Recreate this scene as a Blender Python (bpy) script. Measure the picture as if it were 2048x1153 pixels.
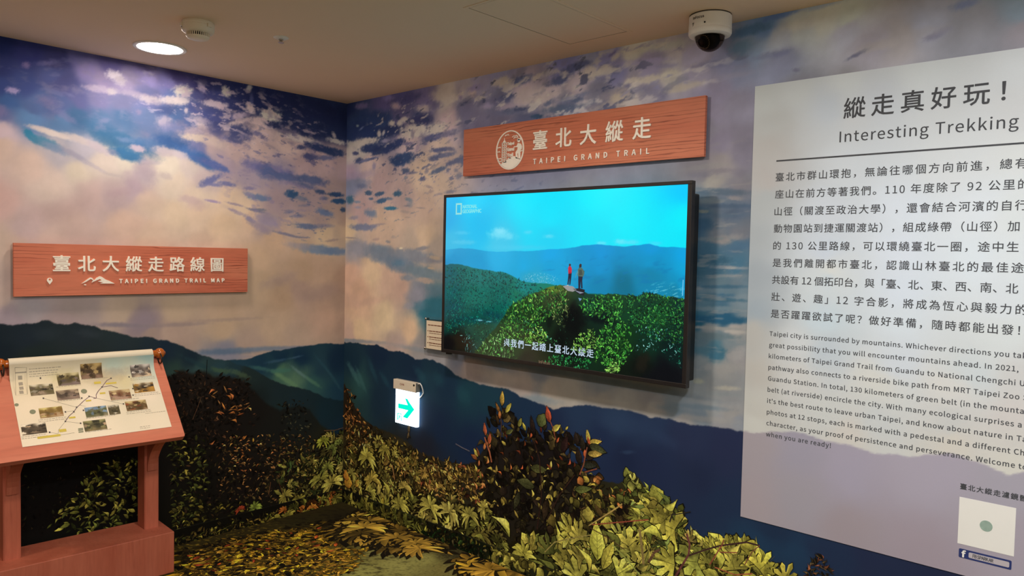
import bpy, bmesh, math, random, os
import numpy as np
from mathutils import Vector, Matrix

sc = bpy.context.scene
for o in list(bpy.data.objects):
    bpy.data.objects.remove(o, do_unlink=True)

# ------------------------------------------------------------------ camera, world, exposure
ROOM_X, ROOM_Y, ROOM_Z = 6.6, -5.4, 2.579
cam_data = bpy.data.cameras.new('camera')
cam = bpy.data.objects.new('camera', cam_data)
sc.collection.objects.link(cam)
sc.camera = cam
cam_data.sensor_fit = 'HORIZONTAL'
cam_data.sensor_width = 36.0
cam_data.lens = 36.0 * 1506.893 / 2048.0
cam_data.clip_start = 0.02
cam.matrix_world = Matrix([[0.733999, -0.043447, 0.67776, 4.09435], [0.678816, 0.015614, -0.734142, -2.842675], [0.021313, 0.998934, 0.040953, 1.619998], [0.0, 0.0, 0.0, 1.0]])

world = bpy.data.worlds.new('world')
sc.world = world
world.use_nodes = True
world.node_tree.nodes['Background'].inputs[0].default_value = (0.75, 0.8, 0.9, 1)
world.node_tree.nodes['Background'].inputs[1].default_value = 0.05

sc.view_settings.view_transform = 'Standard'
sc.view_settings.look = 'None'
sc.view_settings.exposure = 0.0
sc.view_settings.gamma = 1.0
sc.view_settings.use_curve_mapping = False
sc.cycles.use_denoising = True
sc.cycles.max_bounces = 8
sc.cycles.sample_clamp_indirect = 4.0

# radiance of the recessed lamps, (x, y): (strength, colour)
LAMPS = [
    (0.3968, -1.3344, 105.0, (1.0, 0.82, 0.66, 1)),
    (2.09, -1.33, 250.0, (1.0, 0.88, 0.75, 1)),
    (3.79, -1.33, 340.0, (0.97, 1.0, 1.04, 1)),
    (5.49, -1.33, 220.0, (0.97, 1.0, 1.04, 1)),
    (0.39, -3.2, 140.0, (1.0, 0.8, 0.6, 1)),
    (2.09, -3.2, 130.0, (1.0, 0.88, 0.75, 1)),
    (3.75, -3.3, 300.0, (0.97, 1.0, 1.04, 1)),
    (5.45, -3.25, 280.0, (0.97, 1.0, 1.04, 1))]

# ------------------------------------------------------------------ helpers
COL = sc.collection

def lin(c):
    r = [((v / 255.0) / 12.92 if v <= 10.3 else (((v / 255.0) + 0.055) / 1.055) ** 2.4) for v in c[:3]]
    return (r[0], r[1], r[2], 1.0)

def mat(name, color, rough=0.6, metal=0.0, emit=None, strength=0.0, spec=0.5, alpha=1.0, trans=0.0, ior=1.45, noise=0.0, nscale=20.0, bump=0.0, coat=0.0):
    m = bpy.data.materials.new(name)
    m.use_nodes = True
    nt = m.node_tree
    b = nt.nodes['Principled BSDF']
    b.inputs['Base Color'].default_value = color
    b.inputs['Roughness'].default_value = rough
    b.inputs['Metallic'].default_value = metal
    b.inputs['Specular IOR Level'].default_value = spec
    b.inputs['IOR'].default_value = ior
    b.inputs['Transmission Weight'].default_value = trans
    b.inputs['Coat Weight'].default_value = coat
    b.inputs['Alpha'].default_value = alpha
    if emit is not None:
        b.inputs['Emission Color'].default_value = emit
        b.inputs['Emission Strength'].default_value = strength
    if noise > 0 or bump > 0:
        tc = nt.nodes.new('ShaderNodeTexCoord')
        n = nt.nodes.new('ShaderNodeTexNoise')
        n.inputs['Scale'].default_value = nscale
        n.inputs['Detail'].default_value = 5
        nt.links.new(tc.outputs['Object'], n.inputs['Vector'])
        if noise > 0:
            mp = nt.nodes.new('ShaderNodeMapRange')
            mp.inputs['To Min'].default_value = 1 - noise
            mp.inputs['To Max'].default_value = 1 + noise
            nt.links.new(n.outputs['Fac'], mp.inputs['Value'])
            hs = nt.nodes.new('ShaderNodeHueSaturation')
            hs.inputs['Color'].default_value = color
            nt.links.new(mp.outputs['Result'], hs.inputs['Value'])
            nt.links.new(hs.outputs['Color'], b.inputs['Base Color'])
        if bump > 0:
            bp = nt.nodes.new('ShaderNodeBump')
            bp.inputs['Strength'].default_value = bump
            bp.inputs['Distance'].default_value = 0.002
            nt.links.new(n.outputs['Fac'], bp.inputs['Height'])
            nt.links.new(bp.outputs['Normal'], b.inputs['Normal'])
    return m

def tag(o, label=None, cat=None, group=None, kind=None):
    if label: o['label'] = label
    if cat: o['category'] = cat
    if group: o['group'] = group
    if kind: o['kind'] = kind
    return o

def thing(name, label, cat, loc=(0, 0, 0), rotz=0.0, group=None):
    o = bpy.data.objects.new(name, None)
    o.empty_display_size = 0.05
    COL.objects.link(o)
    o.location = loc
    o.rotation_euler = (0, 0, rotz)
    return tag(o, label, cat, group)

def link(name, me, m=None, parent=None, label=None, loc=None):
    o = bpy.data.objects.new(name, me)
    COL.objects.link(o)
    if m is not None:
        for mm in (m if isinstance(m, (list, tuple)) else [m]):
            me.materials.append(mm)
    if parent is not None:
        o.parent = parent
    if loc is not None:
        o.location = loc
    if label:
        o['label'] = label
    return o

def obj(name, bm, m=None, parent=None, smooth=False, label=None, loc=None):
    me = bpy.data.meshes.new(name)
    bmesh.ops.recalc_face_normals(bm, faces=bm.faces)
    if smooth:
        for f in bm.faces: f.smooth = True
        for e in bm.edges:
            if len(e.link_faces) == 2 and e.calc_face_angle(0) > 0.7:
                e.smooth = False
    bm.to_mesh(me)
    bm.free()
    return link(name, me, m, parent, label, loc)

def BM(): return bmesh.new()

def add_box(bm, c, s, bevel=0.0, rot=None, seg=2):
    r = bmesh.ops.create_cube(bm, size=1.0)
    vs = r['verts']
    for v in vs:
        v.co = Vector((v.co.x * s[0], v.co.y * s[1], v.co.z * s[2]))
    if bevel > 0:
        es = list({e for v in vs for e in v.link_edges})
        rb = bmesh.ops.bevel(bm, geom=es, offset=bevel, segments=seg, profile=0.5, affect='EDGES')
        vs = list({v for f in rb['faces'] for v in f.verts} | {v for v in vs if v.is_valid})
    M = rot.to_4x4() if rot is not None else Matrix.Identity(4)
    for v in vs:
        v.co = M @ v.co + Vector(c)
    return vs

def add_lathe(bm, prof, c=(0, 0, 0), n=48, axis='Z', cap=True):
    """prof: list of (radius, height). axis: rotation axis ('Z' or a Matrix)"""
    rings = []
    M = Matrix.Identity(3) if axis == 'Z' else axis
    for r, h in prof:
        ring = []
        if r < 1e-6:
            ring = [bm.verts.new(M @ Vector((0, 0, h)) + Vector(c))]
        else:
            for i in range(n):
                a = 2 * math.pi * i / n
                ring.append(bm.verts.new(M @ Vector((r * math.cos(a), r * math.sin(a), h)) + Vector(c)))
        rings.append(ring)
    for a, b in zip(rings[:-1], rings[1:]):
        for i in range(n):
            j = (i + 1) % n
            if len(a) == 1 and len(b) == 1: continue
            if len(a) == 1: bm.faces.new((a[0], b[i], b[j]))
            elif len(b) == 1: bm.faces.new((a[i], a[j], b[0]))
            else: bm.faces.new((a[i], a[j], b[j], b[i]))
    if cap:
        for ring in (rings[0], rings[-1]):
            if len(ring) > 2: bm.faces.new(ring)

def add_tube(bm, pts, r, n=10):
    pts = [Vector(p) for p in pts]
    rings = []
    for i, p in enumerate(pts):
        t = (pts[min(i + 1, len(pts) - 1)] - pts[max(i - 1, 0)]).normalized()
        u = t.orthogonal().normalized() if i == 0 else (u - t * u.dot(t)).normalized()
        w = t.cross(u)
        rr = r[i] if isinstance(r, (list, tuple)) else r
        rings.append([bm.verts.new(p + (u * math.cos(2 * math.pi * k / n) + w * math.sin(2 * math.pi * k / n)) * rr) for k in range(n)])
    for a, b in zip(rings[:-1], rings[1:]):
        for k in range(n):
            bm.faces.new((a[k], a[(k + 1) % n], b[(k + 1) % n], b[k]))
    bm.faces.new(rings[0]); bm.faces.new(rings[-1])

def add_prism(bm, poly, d, M=None):
    """extrude a 2D polygon (x, y) from z=0 to z=d, then transform by M"""
    M = M or Matrix.Identity(4)
    a = [bm.verts.new(M @ Vector((p[0], p[1], 0))) for p in poly]
    b = [bm.verts.new(M @ Vector((p[0], p[1], d))) for p in poly]
    n = len(poly)
    bm.faces.new(a[::-1]); bm.faces.new(b)
    for i in range(n):
        bm.faces.new((a[i], a[(i + 1) % n], b[(i + 1) % n], b[i]))

def stroke_poly(pts, w):
    """flat ribbon outline (2D) along a polyline"""
    L, Rr = [], []
    for i, p in enumerate(pts):
        a = Vector(pts[max(i - 1, 0)]); b = Vector(pts[min(i + 1, len(pts) - 1)])
        t = (b - a).normalized(); nn = Vector((-t.y, t.x)) * w * 0.5
        L.append(Vector(p) + nn); Rr.append(Vector(p) - nn)
    return L + Rr[::-1]

# frames that carry 2D print (x right, y up, z out of the surface) onto a surface
def frame(origin, right, up):
    r = Vector(right).normalized(); u = Vector(up).normalized(); n = r.cross(u)
    M = Matrix((r, u, n)).transposed().to_4x4()
    M.translation = Vector(origin)
    return M
BACK = lambda y=0.0: frame((0, y, 0), (1, 0, 0), (0, 0, 1))          # (x, z) on the back wall
LEFT = lambda x=0.0: frame((x, 0, 0), (0, 1, 0), (0, 0, 1))          # (y, z) on the left wall

# ------------------------------------------------------------------ lettering
FONT = None
for _d in (bpy.utils.resource_path('LOCAL'), bpy.utils.system_resource('DATAFILES') or ''):
    for _s in ('datafiles/fonts', 'fonts'):
        _p = os.path.join(_d, _s, 'Noto Sans CJK Regular.woff2')
        if FONT is None and os.path.exists(_p):
            try: FONT = bpy.data.fonts.load(_p)
            except Exception: FONT = None

def text_mesh(s, size=1.0, space=1.0, bold=0.0, depth=0.0, res=3):
    cu = bpy.data.curves.new('lettering', 'FONT')
    cu.body = s
    cu.size = size
    if FONT is not None: cu.font = FONT
    cu.space_character = space
    cu.offset = bold
    cu.extrude = depth / 2
    cu.resolution_u = res
    o = bpy.data.objects.new('lettering', cu)
    COL.objects.link(o)
    dg = bpy.context.evaluated_depsgraph_get()
    me = bpy.data.meshes.new_from_object(o.evaluated_get(dg))
    bpy.data.objects.remove(o, do_unlink=True)
    bpy.data.curves.remove(cu)
    return me

def co_array(me):
    a = np.empty(len(me.vertices) * 3); me.vertices.foreach_get('co', a); return a.reshape(-1, 3)

def set_co(me, a):
    me.vertices.foreach_set('co', a.reshape(-1)); me.update()

def fit_text(s, x0, x1, y0, y1, extra='', bold=0.0, depth=0.0, even=True, res=3, ref=None):
    """lettering whose inked box is x0..x1, y0..y1 (2D); letter spacing absorbs the width; extra glyphs run on after x1"""
    h = y1 - y0
    m1 = text_mesh(ref or s, 1.0, 1.0); a = co_array(m1)
    k = h / (a[:, 1].max() - a[:, 1].min())
    yb = a[:, 1].min()
    m1 = text_mesh(s, 1.0, 1.0); a = co_array(m1)
    m2 = text_mesh(s, 1.0, 1.4); b = co_array(m2)
    w1 = np.ptp(a[:, 0]); w2 = np.ptp(b[:, 0])
    tgt = (x1 - x0) / k
    sp = 1.0 + 0.4 * (tgt - w1) / max(w2 - w1, 1e-6)
    kx = k
    if sp < 0.9 or not even:
        sp = 0.95; kx = (x1 - x0) / (w1 + (w2 - w1) * (sp - 1) / 0.4)
    xl = a[:, 0].min()
    me = text_mesh(s + extra, 1.0, sp, 0.0, depth / k, res)
    c = co_array(me)
    c[:, 0] = x0 + (c[:, 0] - xl) * kx
    c[:, 1] = y0 + (c[:, 1] - yb) * k
    c[:, 2] *= k
    set_co(me, c)
    if bold > 0:                              # heavier weight: the strokes grown by small offsets
        q = bold * 0.7
        ms = []
        for i_, (dx, dy) in enumerate(((bold, 0), (-bold, 0), (0, bold), (0, -bold), (q, q), (-q, q), (q, -q), (-q, -q))):
            m = me.copy(); set_co(m, c + np.array([dx, dy, -(i_ + 1) * 2e-5])); ms.append(m)
        me = join_meshes(ms + [me], 'lettering')
    return me

def lay(me, M, lift=0.0005):
    """put flat lettering onto a surface frame"""
    a = co_array(me)
    a[:, 2] -= a[:, 2].min() - lift
    Mn = np.array(M)
    set_co(me, a @ Mn[:3, :3].T + Mn[:3, 3])
    return me

def join_meshes(ms, name):
    bm = BM()
    for m in ms:
        bm.from_mesh(m); bpy.data.meshes.remove(m)
    me = bpy.data.meshes.new(name); bm.to_mesh(me); bm.free()
    return me

def absorb(o, me, m):
    """add print (a mesh with its own ink) to the part that carries it"""
    bm = BM(); bm.from_mesh(o.data); n = len(bm.faces)
    bm.from_mesh(me); bm.faces.ensure_lookup_table()
    if m.name not in [x.name for x in o.data.materials]: o.data.materials.append(m)
    k = [x.name for x in o.data.materials].index(m.name)
    for f in bm.faces[n:]: f.material_index = k
    bm.to_mesh(o.data); bm.free(); bpy.data.meshes.remove(me)


def letters(s, x0, x1, y0, y1, bold=0.0, depth=0.0):
    """one raised mesh per character, spread evenly over x0..x1; returns [(character, mesh)]"""
    chars = [c for c in s]
    probe = fit_text(s, x0, x1, y0, y1)
    a = co_array(probe); bpy.data.meshes.remove(probe)
    out = []
    m0 = text_mesh(s, 1.0, 1.0); q = co_array(m0); k = (y1 - y0) / np.ptp(q[:, 1]); yb = q[:, 1].min(); bpy.data.meshes.remove(m0)
    full = {}
    # advance of every prefix at the fitted spacing, measured with a trailing bar
    m1 = text_mesh(s, 1.0, 1.0); w1 = np.ptp(co_array(m1)[:, 0]); m2 = text_mesh(s, 1.0, 1.4); w2 = np.ptp(co_array(m2)[:, 0])
    bpy.data.meshes.remove(m1); bpy.data.meshes.remove(m2)
    sp = 1.0 + 0.4 * ((x1 - x0) / k - w1) / max(w2 - w1, 1e-6)
    first = text_mesh(s[0], 1.0, sp); xl = co_array(first)[:, 0].min(); bpy.data.meshes.remove(first)
    for i, c in enumerate(chars):
        if c == ' ': continue
        # where this glyph's inked right edge falls inside the full line
        pre = text_mesh(s[:i + 1], 1.0, sp); xr = co_array(pre)[:, 0].max(); bpy.data.meshes.remove(pre)
        g = text_mesh(c, 1.0, 1.0, 0.0, depth / k); b = co_array(g)
        gr = b[:, 0].max()
        b[:, 0] = x0 + (b[:, 0] - gr + xr - xl) * k
        b[:, 1] = y0 + (b[:, 1] - yb) * k
        b[:, 2] *= k
        set_co(g, b)
        if bold > 0:
            qd = bold * 0.7; ms = []
            for i_, (dx, dy) in enumerate(((bold, 0), (-bold, 0), (0, bold), (0, -bold), (qd, qd), (-qd, qd), (qd, -qd), (-qd, -qd))):
                m = g.copy(); set_co(m, b + np.array([dx, dy, -(i_ + 1) * 3e-5])); ms.append(m)
            g = join_meshes(ms + [g], 'letter')
        out.append((c, g))
    return out
# ================================================================== painter of the printed surfaces
# Prints (mural, floor carpet, screen picture) are kept as vertex colours in surface metres.
_pr = np.random.RandomState(7)
_PERM = np.tile(_pr.permutation(256), 3)
_GA = _pr.rand(256) * 2 * np.pi
_GX, _GY = np.cos(_GA), np.sin(_GA)

def perlin(x, y):
    xi = np.floor(x).astype(np.int64); yi = np.floor(y).astype(np.int64)
    xf = x - xi; yf = y - yi
    xi &= 255; yi &= 255
    u = xf * xf * xf * (xf * (xf * 6 - 15) + 10); w = yf * yf * yf * (yf * (yf * 6 - 15) + 10)
    def g(ix, iy, fx, fy):
        h = _PERM[_PERM[ix] + iy] & 255
        return _GX[h] * fx + _GY[h] * fy
    a = g(xi, yi, xf, yf); b = g(xi + 1, yi, xf - 1, yf)
    c = g(xi, yi + 1, xf, yf - 1); d = g(xi + 1, yi + 1, xf - 1, yf - 1)
    return (a + u * (b - a)) * (1 - w) + (c + u * (d - c)) * w

def fbm(x, y, octv=5, seed=0.0, gain=0.5):
    v = 0; a = 1.0; t = 0
    for k in range(octv):
        v = v + a * perlin(x * 2 ** k + seed * 17.3 + 31.7 * k, y * 2 ** k - seed * 9.1 + 11.3 * k)
        t += a; a *= gain
    return v / t * 1.6

def sstep(a, b, x):
    t = np.clip((x - a) / (b - a), 0, 1); return t * t * (3 - 2 * t)

def paint(P, X, Z):
    """P: list of layers in surface metres; X, Z: coordinate arrays; returns display-referred rgb 0..255"""
    n = X.size
    out = np.zeros((n, 3))
    wx = fbm(X * 5.0, Z * 5.0, 5, 1.0) ; wz = fbm(X * 5.0, Z * 5.0, 5, 2.0)
    jx = 0.020 * fbm(X * 13.0, Z * 17.0, 5, 21.0, 0.6); jz = 0.014 * fbm(X * 13.0, Z * 17.0, 5, 23.0, 0.6)
    for L in P:
        k = L[0]
        if k == 'pts':                       # smooth field through colour samples
            _, pts, amp, power = L
            pts = np.array(pts, float)
            x = X + wx * amp; z = Z + wz * amp
            for i in range(0, n, 60000):
                d2 = (x[i:i + 60000, None] - pts[None, :, 0]) ** 2 + (z[i:i + 60000, None] - pts[None, :, 1]) ** 2 + 1e-5
                w = d2 ** (-power / 2)
                out[i:i + 60000] = (w @ pts[:, 2:5]) / w.sum(1)[:, None]
        elif k == 'blob':                    # soft noisy patch: centre, two axes, colour, opacity, softness, edge noise
            _, cx, cz, a1x, a1z, a2x, a2z, r, g, b, op, soft, en = L
            det = a1x * a2z - a1z * a2x
            R = 1.7 * max(math.hypot(a1x, a1z), math.hypot(a2x, a2z))
            idx = np.nonzero((np.abs(X - cx) < R) & (np.abs(Z - cz) < R))[0]
            if not len(idx): continue
            jk = min(1.0, 14 * min(math.hypot(a1x, a1z), math.hypot(a2x, a2z)))
            dx = X[idx] - cx + jx[idx] * jk; dz = Z[idx] - cz + jz[idx] * jk
            p = (dx * a2z - dz * a2x) / det; q = (-dx * a1z + dz * a1x) / det
            sz = math.sqrt(abs(det))
            f = 1.5 / max(sz, 0.01)
            nn = fbm(X[idx] * f, Z[idx] * f, 6, 3.0 + cx + cz, 0.68)
            d = np.sqrt(p * p + q * q) + nn * en * 1.25
            al = (1 - sstep(1 - soft * 1.2, 1 + soft * 0.8, d)) * op
            out[idx] += (np.array([r, g, b]) - out[idx]) * al[:, None]
        elif k == 'streaks':                 # noise modulated patches inside a soft region
            _, cx, cz, rx, rz, sx, sz, t0, t1, r, g, b, op, ang, sd = L
            idx = np.nonzero((np.abs(X - cx) < rx * 1.3) & (np.abs(Z - cz) < rz * 1.3))[0]
            if not len(idx): continue
            d = np.sqrt(((X[idx] - cx) / rx) ** 2 + ((Z[idx] - cz) / rz) ** 2)
            ca, sa = math.cos(ang), math.sin(ang)
            x2 = (X[idx] * ca + Z[idx] * sa) / sx; z2 = (-X[idx] * sa + Z[idx] * ca) / sz
            nn = fbm(x2 + wx[idx] * 0.3, z2 + wz[idx] * 0.3, 5, sd, 0.55)
            al = sstep(t0, t1, nn) * (1 - sstep(0.6, 1.15, d)) * op
            out[idx] += (np.array([r, g, b]) - out[idx]) * al[:, None]
        elif k == 'grain':                   # value variation
            _, s, amt, sd = L
            nn = fbm(X / s, Z / s, 5, sd, 0.6)
            out *= (1 + nn * amt)[:, None]
        elif k == 'below':                   # everything under a skyline gets its own colour field
            _, line, pts, soft, jag, power = L
            line = np.array(line)
            h = np.interp(X, line[:, 0], line[:, 1]) + fbm(X * 22, X * 0 + 3.3, 4, 5.0, 0.6) * jag
            al = sstep(-soft, soft, h - Z)
            idx = np.nonzero(al > 0.001)[0]
            pts = np.array(pts, float)
            x = X[idx] + wx[idx] * 0.05; z = Z[idx] + wz[idx] * 0.05
            col = np.empty((len(idx), 3))
            for i in range(0, len(idx), 60000):
                d2 = (x[i:i + 60000, None] - pts[None, :, 0]) ** 2 + (z[i:i + 60000, None] - pts[None, :, 1]) ** 2 + 1e-4
                w = d2 ** (-power / 2)
                col[i:i + 60000] = (w @ pts[:, 2:5]) / w.sum(1)[:, None]
            out[idx] += (col - out[idx]) * al[idx][:, None]
    return np.clip(out, 0, 255)

def lin_arr(c):
    v = np.clip(c, 0, 255) / 255.0
    return np.where(v <= 0.0404, v / 12.92, ((v + 0.055) / 1.055) ** 2.4)

# ---- leaf outlines, unit length along +y, stem at the origin
def leaf_jag(P, rnd, a):
    return [(x * (1 + rnd.uniform(-a, a)) + rnd.uniform(-a, a) * 0.12, y + rnd.uniform(-a, a) * 0.10) for x, y in P]

def leaf_oval(w=0.42, n=5):
    R = [(w * 0.5 * math.sin(math.pi * (k / (n + 1)) ** 0.8), k / (n + 1)) for k in range(1, n + 1)]
    return [(0, 0)] + R + [(0, 1.0)] + [(-x, y) for x, y in R[::-1]]

def leaf_shapes(kind, rnd):
    """list of (outline, tone) polygons for one leaf"""
    if kind == 'oval': return [(leaf_jag(leaf_oval(rnd.uniform(0.3, 0.5), 6), rnd, 0.10), 1.0)]
    if kind == 'blade': return [(leaf_oval(rnd.uniform(0.12, 0.2), 4), 1.0)]
    if kind == 'round': return [(leaf_jag(leaf_oval(rnd.uniform(0.6, 0.95), 9), rnd, 0.16), 1.0)]
    if kind == 'half':                        # drooping leaf seen from the side: a crescent
        w = rnd.uniform(0.28, 0.42)
        up = [(w * math.sin(math.pi * t) + 0.10 * math.sin(2 * math.pi * t), t) for t in (0.12, 0.28, 0.45, 0.62, 0.8)]
        lo = [(0.10 * math.sin(math.pi * t), t) for t in (0.8, 0.62, 0.45, 0.28, 0.12)]
        return [([(0, 0)] + up + [(0, 1)] + lo, 1.0)]
    if kind == 'palm':                        # hand-shaped leaf of many drooping fingers
        n = rnd.choice([8, 9, 10, 11]); spread = rnd.uniform(3.2, 5.0); out = []
        for k in range(n):
            a = (k / (n - 1) - 0.5) * spread
            L = (1.0 - 0.25 * abs(k / (n - 1) - 0.5) * 2) * rnd.uniform(0.8, 1.05)
            w = rnd.uniform(0.06, 0.10); dr = rnd.uniform(0.25, 0.5)
            cen = [(math.sin(a) * L * s * (1 - 0.15 * s * s), math.cos(a) * L * s * 0.85 - dr * s * s * L) for s in (0.03, 0.25, 0.5, 0.75, 1.0)]
            ws = [0.05, w * 0.8, w, w * 0.85, 0.012]
            l, r = [], []
            for i, p in enumerate(cen):
                q0 = cen[max(i - 1, 0)]; q1 = cen[min(i + 1, 4)]
                tx, ty = q1[0] - q0[0], q1[1] - q0[1]; m = math.hypot(tx, ty) or 1
                l.append((p[0] - ty / m * ws[i], p[1] + tx / m * ws[i])); r.append((p[0] + ty / m * ws[i], p[1] - tx / m * ws[i]))
            out.append((l + r[::-1], rnd.uniform(0.75, 1.15)))
        return out
    if kind == 'lobed':                       # big leaf cut into a few broad pointed lobes
        n = rnd.choice([5, 6, 7]); spread = rnd.uniform(2.6, 4.0); P = [(0, 0)]
        for k in range(n):
            a0 = ((k + 0.12) / n - 0.5) * spread; a1 = ((k + 0.5) / n - 0.5) * spread; a2 = ((k + 0.88) / n - 0.5) * spread
            L = rnd.uniform(0.8, 1.05) * (1 - 0.2 * abs((k + 0.5) / n - 0.5))
            for a, s in ((a0, 0.42), (a0 * 0.8 + a1 * 0.2, 0.82), (a1, 1.0), (a2 * 0.8 + a1 * 0.2, 0.80), (a2, 0.42)):
                P.append((math.sin(a) * L * s * 0.8, math.cos(a) * L * s - 0.12 * s * s * abs(a)))
        return [(P, 1.0)]
    return [(leaf_oval(), 1.0)]

class Print:
    """a printed surface: fine coloured grid plus crisp printed leaf shapes, gathered in one mesh"""
    def __init__(self):
        self.v = []; self.c = []; self.f = []; self.n = 0; self.lift = 0.0; self.k = []
    def grid(self, xs, zs, layers, post=None):
        X, Z = np.meshgrid(xs, zs); sh = X.shape
        x, z = X.ravel(), Z.ravel()
        col = paint(layers, x, z)
        if post: col = post(col, x, z)
        self.v.append(np.stack([x, z, np.zeros_like(x)], 1)); self.c.append(lin_arr(col))
        i = np.arange(sh[0] * sh[1]).reshape(sh) + self.n
        self.f.append(np.stack([i[:-1, :-1], i[:-1, 1:], i[1:, 1:], i[1:, :-1]], -1).reshape(-1, 4))
        self.n += x.size; self.k.append(np.zeros((sh[0] - 1) * (sh[1] - 1), np.int32))
        return self
    def poly(self, pts, cols):
        self.lift += 2.2e-7
        k = len(pts)
        self.v.append(np.array([[p[0], p[1], 0.00025 + self.lift] for p in pts])); self.c.append(lin_arr(np.array(cols, float)))
        self.f.append(list(range(self.n, self.n + k))); self.n += k; self.k.append(np.ones(1, np.int32))
    def leaf(self, kind, x, z, size, ang, color, rnd, squash=1.0, clip=None):
        ca, sa = math.cos(ang), math.sin(ang)
        c = np.array(color, float)
        shapes = leaf_shapes(kind, rnd)
        if size > 0.024:
            # printed shadow: larger dark copy behind the leaf that sets it off
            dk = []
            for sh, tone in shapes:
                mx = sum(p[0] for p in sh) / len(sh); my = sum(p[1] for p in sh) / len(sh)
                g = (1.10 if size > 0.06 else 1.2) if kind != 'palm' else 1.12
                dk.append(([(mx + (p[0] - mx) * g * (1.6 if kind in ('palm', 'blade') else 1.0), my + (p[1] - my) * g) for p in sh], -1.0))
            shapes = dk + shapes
        if kind in ('oval', 'round', 'half', 'lobed') and size > 0.05:
            w = 0.011
            vein = [([(-w, 0.02), (w, 0.02), (w * 0.4, 0.93), (-w * 0.4, 0.93)], 0.55)]
            if kind in ('oval', 'round'):
                for k in range(1, 5):
                    y = 0.12 + 0.17 * k
                    for sg in (-1, 1):
                        vein.append(([(0, y), (sg * 0.16, y + 0.15), (sg * 0.16, y + 0.162), (0, y + 0.018)], 0.62))
            shapes = shapes + vein
        for sh, tone in shapes:
            P = []
            for px, py in sh:
                py *= size; px *= size * squash
                P.append((x + px * ca - py * sa, z + px * sa + py * ca))
            if clip is not None:
                P = [(min(max(p[0], clip[0]), clip[1]), min(max(p[1], clip[2]), clip[3])) for p in P]
                xs_ = [p[0] for p in P]; zs_ = [p[1] for p in P]
                if max(xs_) - min(xs_) < 1e-4 or max(zs_) - min(zs_) < 1e-4: continue
            cols = []
            k = len(sh)
            for i, (px, py) in enumerate(sh):
                t = min(max(math.hypot(px, py), 0), 1)
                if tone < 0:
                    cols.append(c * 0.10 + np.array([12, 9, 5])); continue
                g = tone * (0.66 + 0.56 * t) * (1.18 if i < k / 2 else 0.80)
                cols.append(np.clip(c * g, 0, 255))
            self.poly(P, cols)
    def build(self, name, M, materials):
        V = np.concatenate(self.v); C_ = np.concatenate(self.c)
        Mn = np.array(M); V = V @ Mn[:3, :3].T + Mn[:3, 3]
        loops = []; starts = []; totals = []; s = 0
        for f in self.f:
            if isinstance(f, list):
                loops.append(np.array(f)); starts.append([s]); totals.append([len(f)]); s += len(f)
            else:
                loops.append(f.ravel()); m = len(f); starts.append(s + 4 * np.arange(m)); totals.append(np.full(m, 4)); s += 4 * m
        loops = np.concatenate(loops).astype(np.int32); starts = np.concatenate(starts).astype(np.int32); totals = np.concatenate(totals).astype(np.int32)
        me = bpy.data.meshes.new(name)
        me.vertices.add(len(V)); me.vertices.foreach_set('co', V.ravel())
        me.loops.add(len(loops)); me.loops.foreach_set('vertex_index', loops)
        me.polygons.add(len(starts)); me.polygons.foreach_set('loop_start', starts); me.polygons.foreach_set('loop_total', totals)
        if isinstance(materials, (list, tuple)) and len(materials) > 1: me.polygons.foreach_set('material_index', np.concatenate(self.k))
        me.update(calc_edges=True)
        at = me.color_attributes.new('print', 'FLOAT_COLOR', 'POINT')
        at.data.foreach_set('color', np.concatenate([C_, np.ones((len(C_), 1))], 1).astype(np.float32).ravel())
        return link(name, me, materials)

def print_material(name, rough=0.5, spec=0.3, emis=0.0, fine=0.06, fscale=260.0, coat=0.0, wave=0.0):
    """printed film: colour from the print, broken up by fine procedural grain"""
    m = bpy.data.materials.new(name); m.use_nodes = True
    nt = m.node_tree; N = nt.nodes.new; Lk = nt.links.new
    b = nt.nodes['Principled BSDF']; b.inputs['Roughness'].default_value = rough; b.inputs['Specular IOR Level'].default_value = spec
    b.inputs['Coat Weight'].default_value = coat
    a = N('ShaderNodeVertexColor'); a.layer_name = 'print'
    tc = N('ShaderNodeTexCoord')
    n = N('ShaderNodeTexNoise'); n.inputs['Scale'].default_value = fscale; n.inputs['Detail'].default_value = 4
    Lk(tc.outputs['Object'], n.inputs['Vector'])
    r = N('ShaderNodeMapRange'); r.inputs['From Min'].default_value = 0.25; r.inputs['From Max'].default_value = 0.75
    r.inputs['To Min'].default_value = 1 - fine; r.inputs['To Max'].default_value = 1 + fine
    Lk(n.outputs['Fac'], r.inputs['Value'])
    h = N('ShaderNodeHueSaturation'); Lk(r.outputs['Result'], h.inputs['Value']); Lk(a.outputs['Color'], h.inputs['Color'])
    if emis > 0:
        b.inputs['Base Color'].default_value = (0.004, 0.004, 0.004, 1)
        Lk(h.outputs['Color'], b.inputs['Emission Color']); b.inputs['Emission Strength'].default_value = emis
    else:
        Lk(h.outputs['Color'], b.inputs['Base Color'])
    return m
# ================================================================== setting
rnd = random.Random(11)
M_mural = print_material('mural_film', rough=0.7, spec=0.08, fine=0.035, fscale=420.0)
M_leafprint = print_material('mural_film_foliage', rough=0.7, spec=0.08, fine=0.42, fscale=70.0)
M_carpet = print_material('printed_carpet', rough=0.9, spec=0.1, fine=0.16, fscale=300.0)
M_ceiling = mat('ceiling_paint', lin((246, 220, 192)), 0.85, noise=0.02, nscale=3.0)
M_wallpaint = mat('plain_wall_paint', lin((225, 212, 196)), 0.8, noise=0.02, nscale=3.0)

def span(a, b, step, *far):
    return np.concatenate([np.arange(a, b, step), [b], np.array(far)]) if far else np.concatenate([np.arange(a, b, step), [b]])

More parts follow.
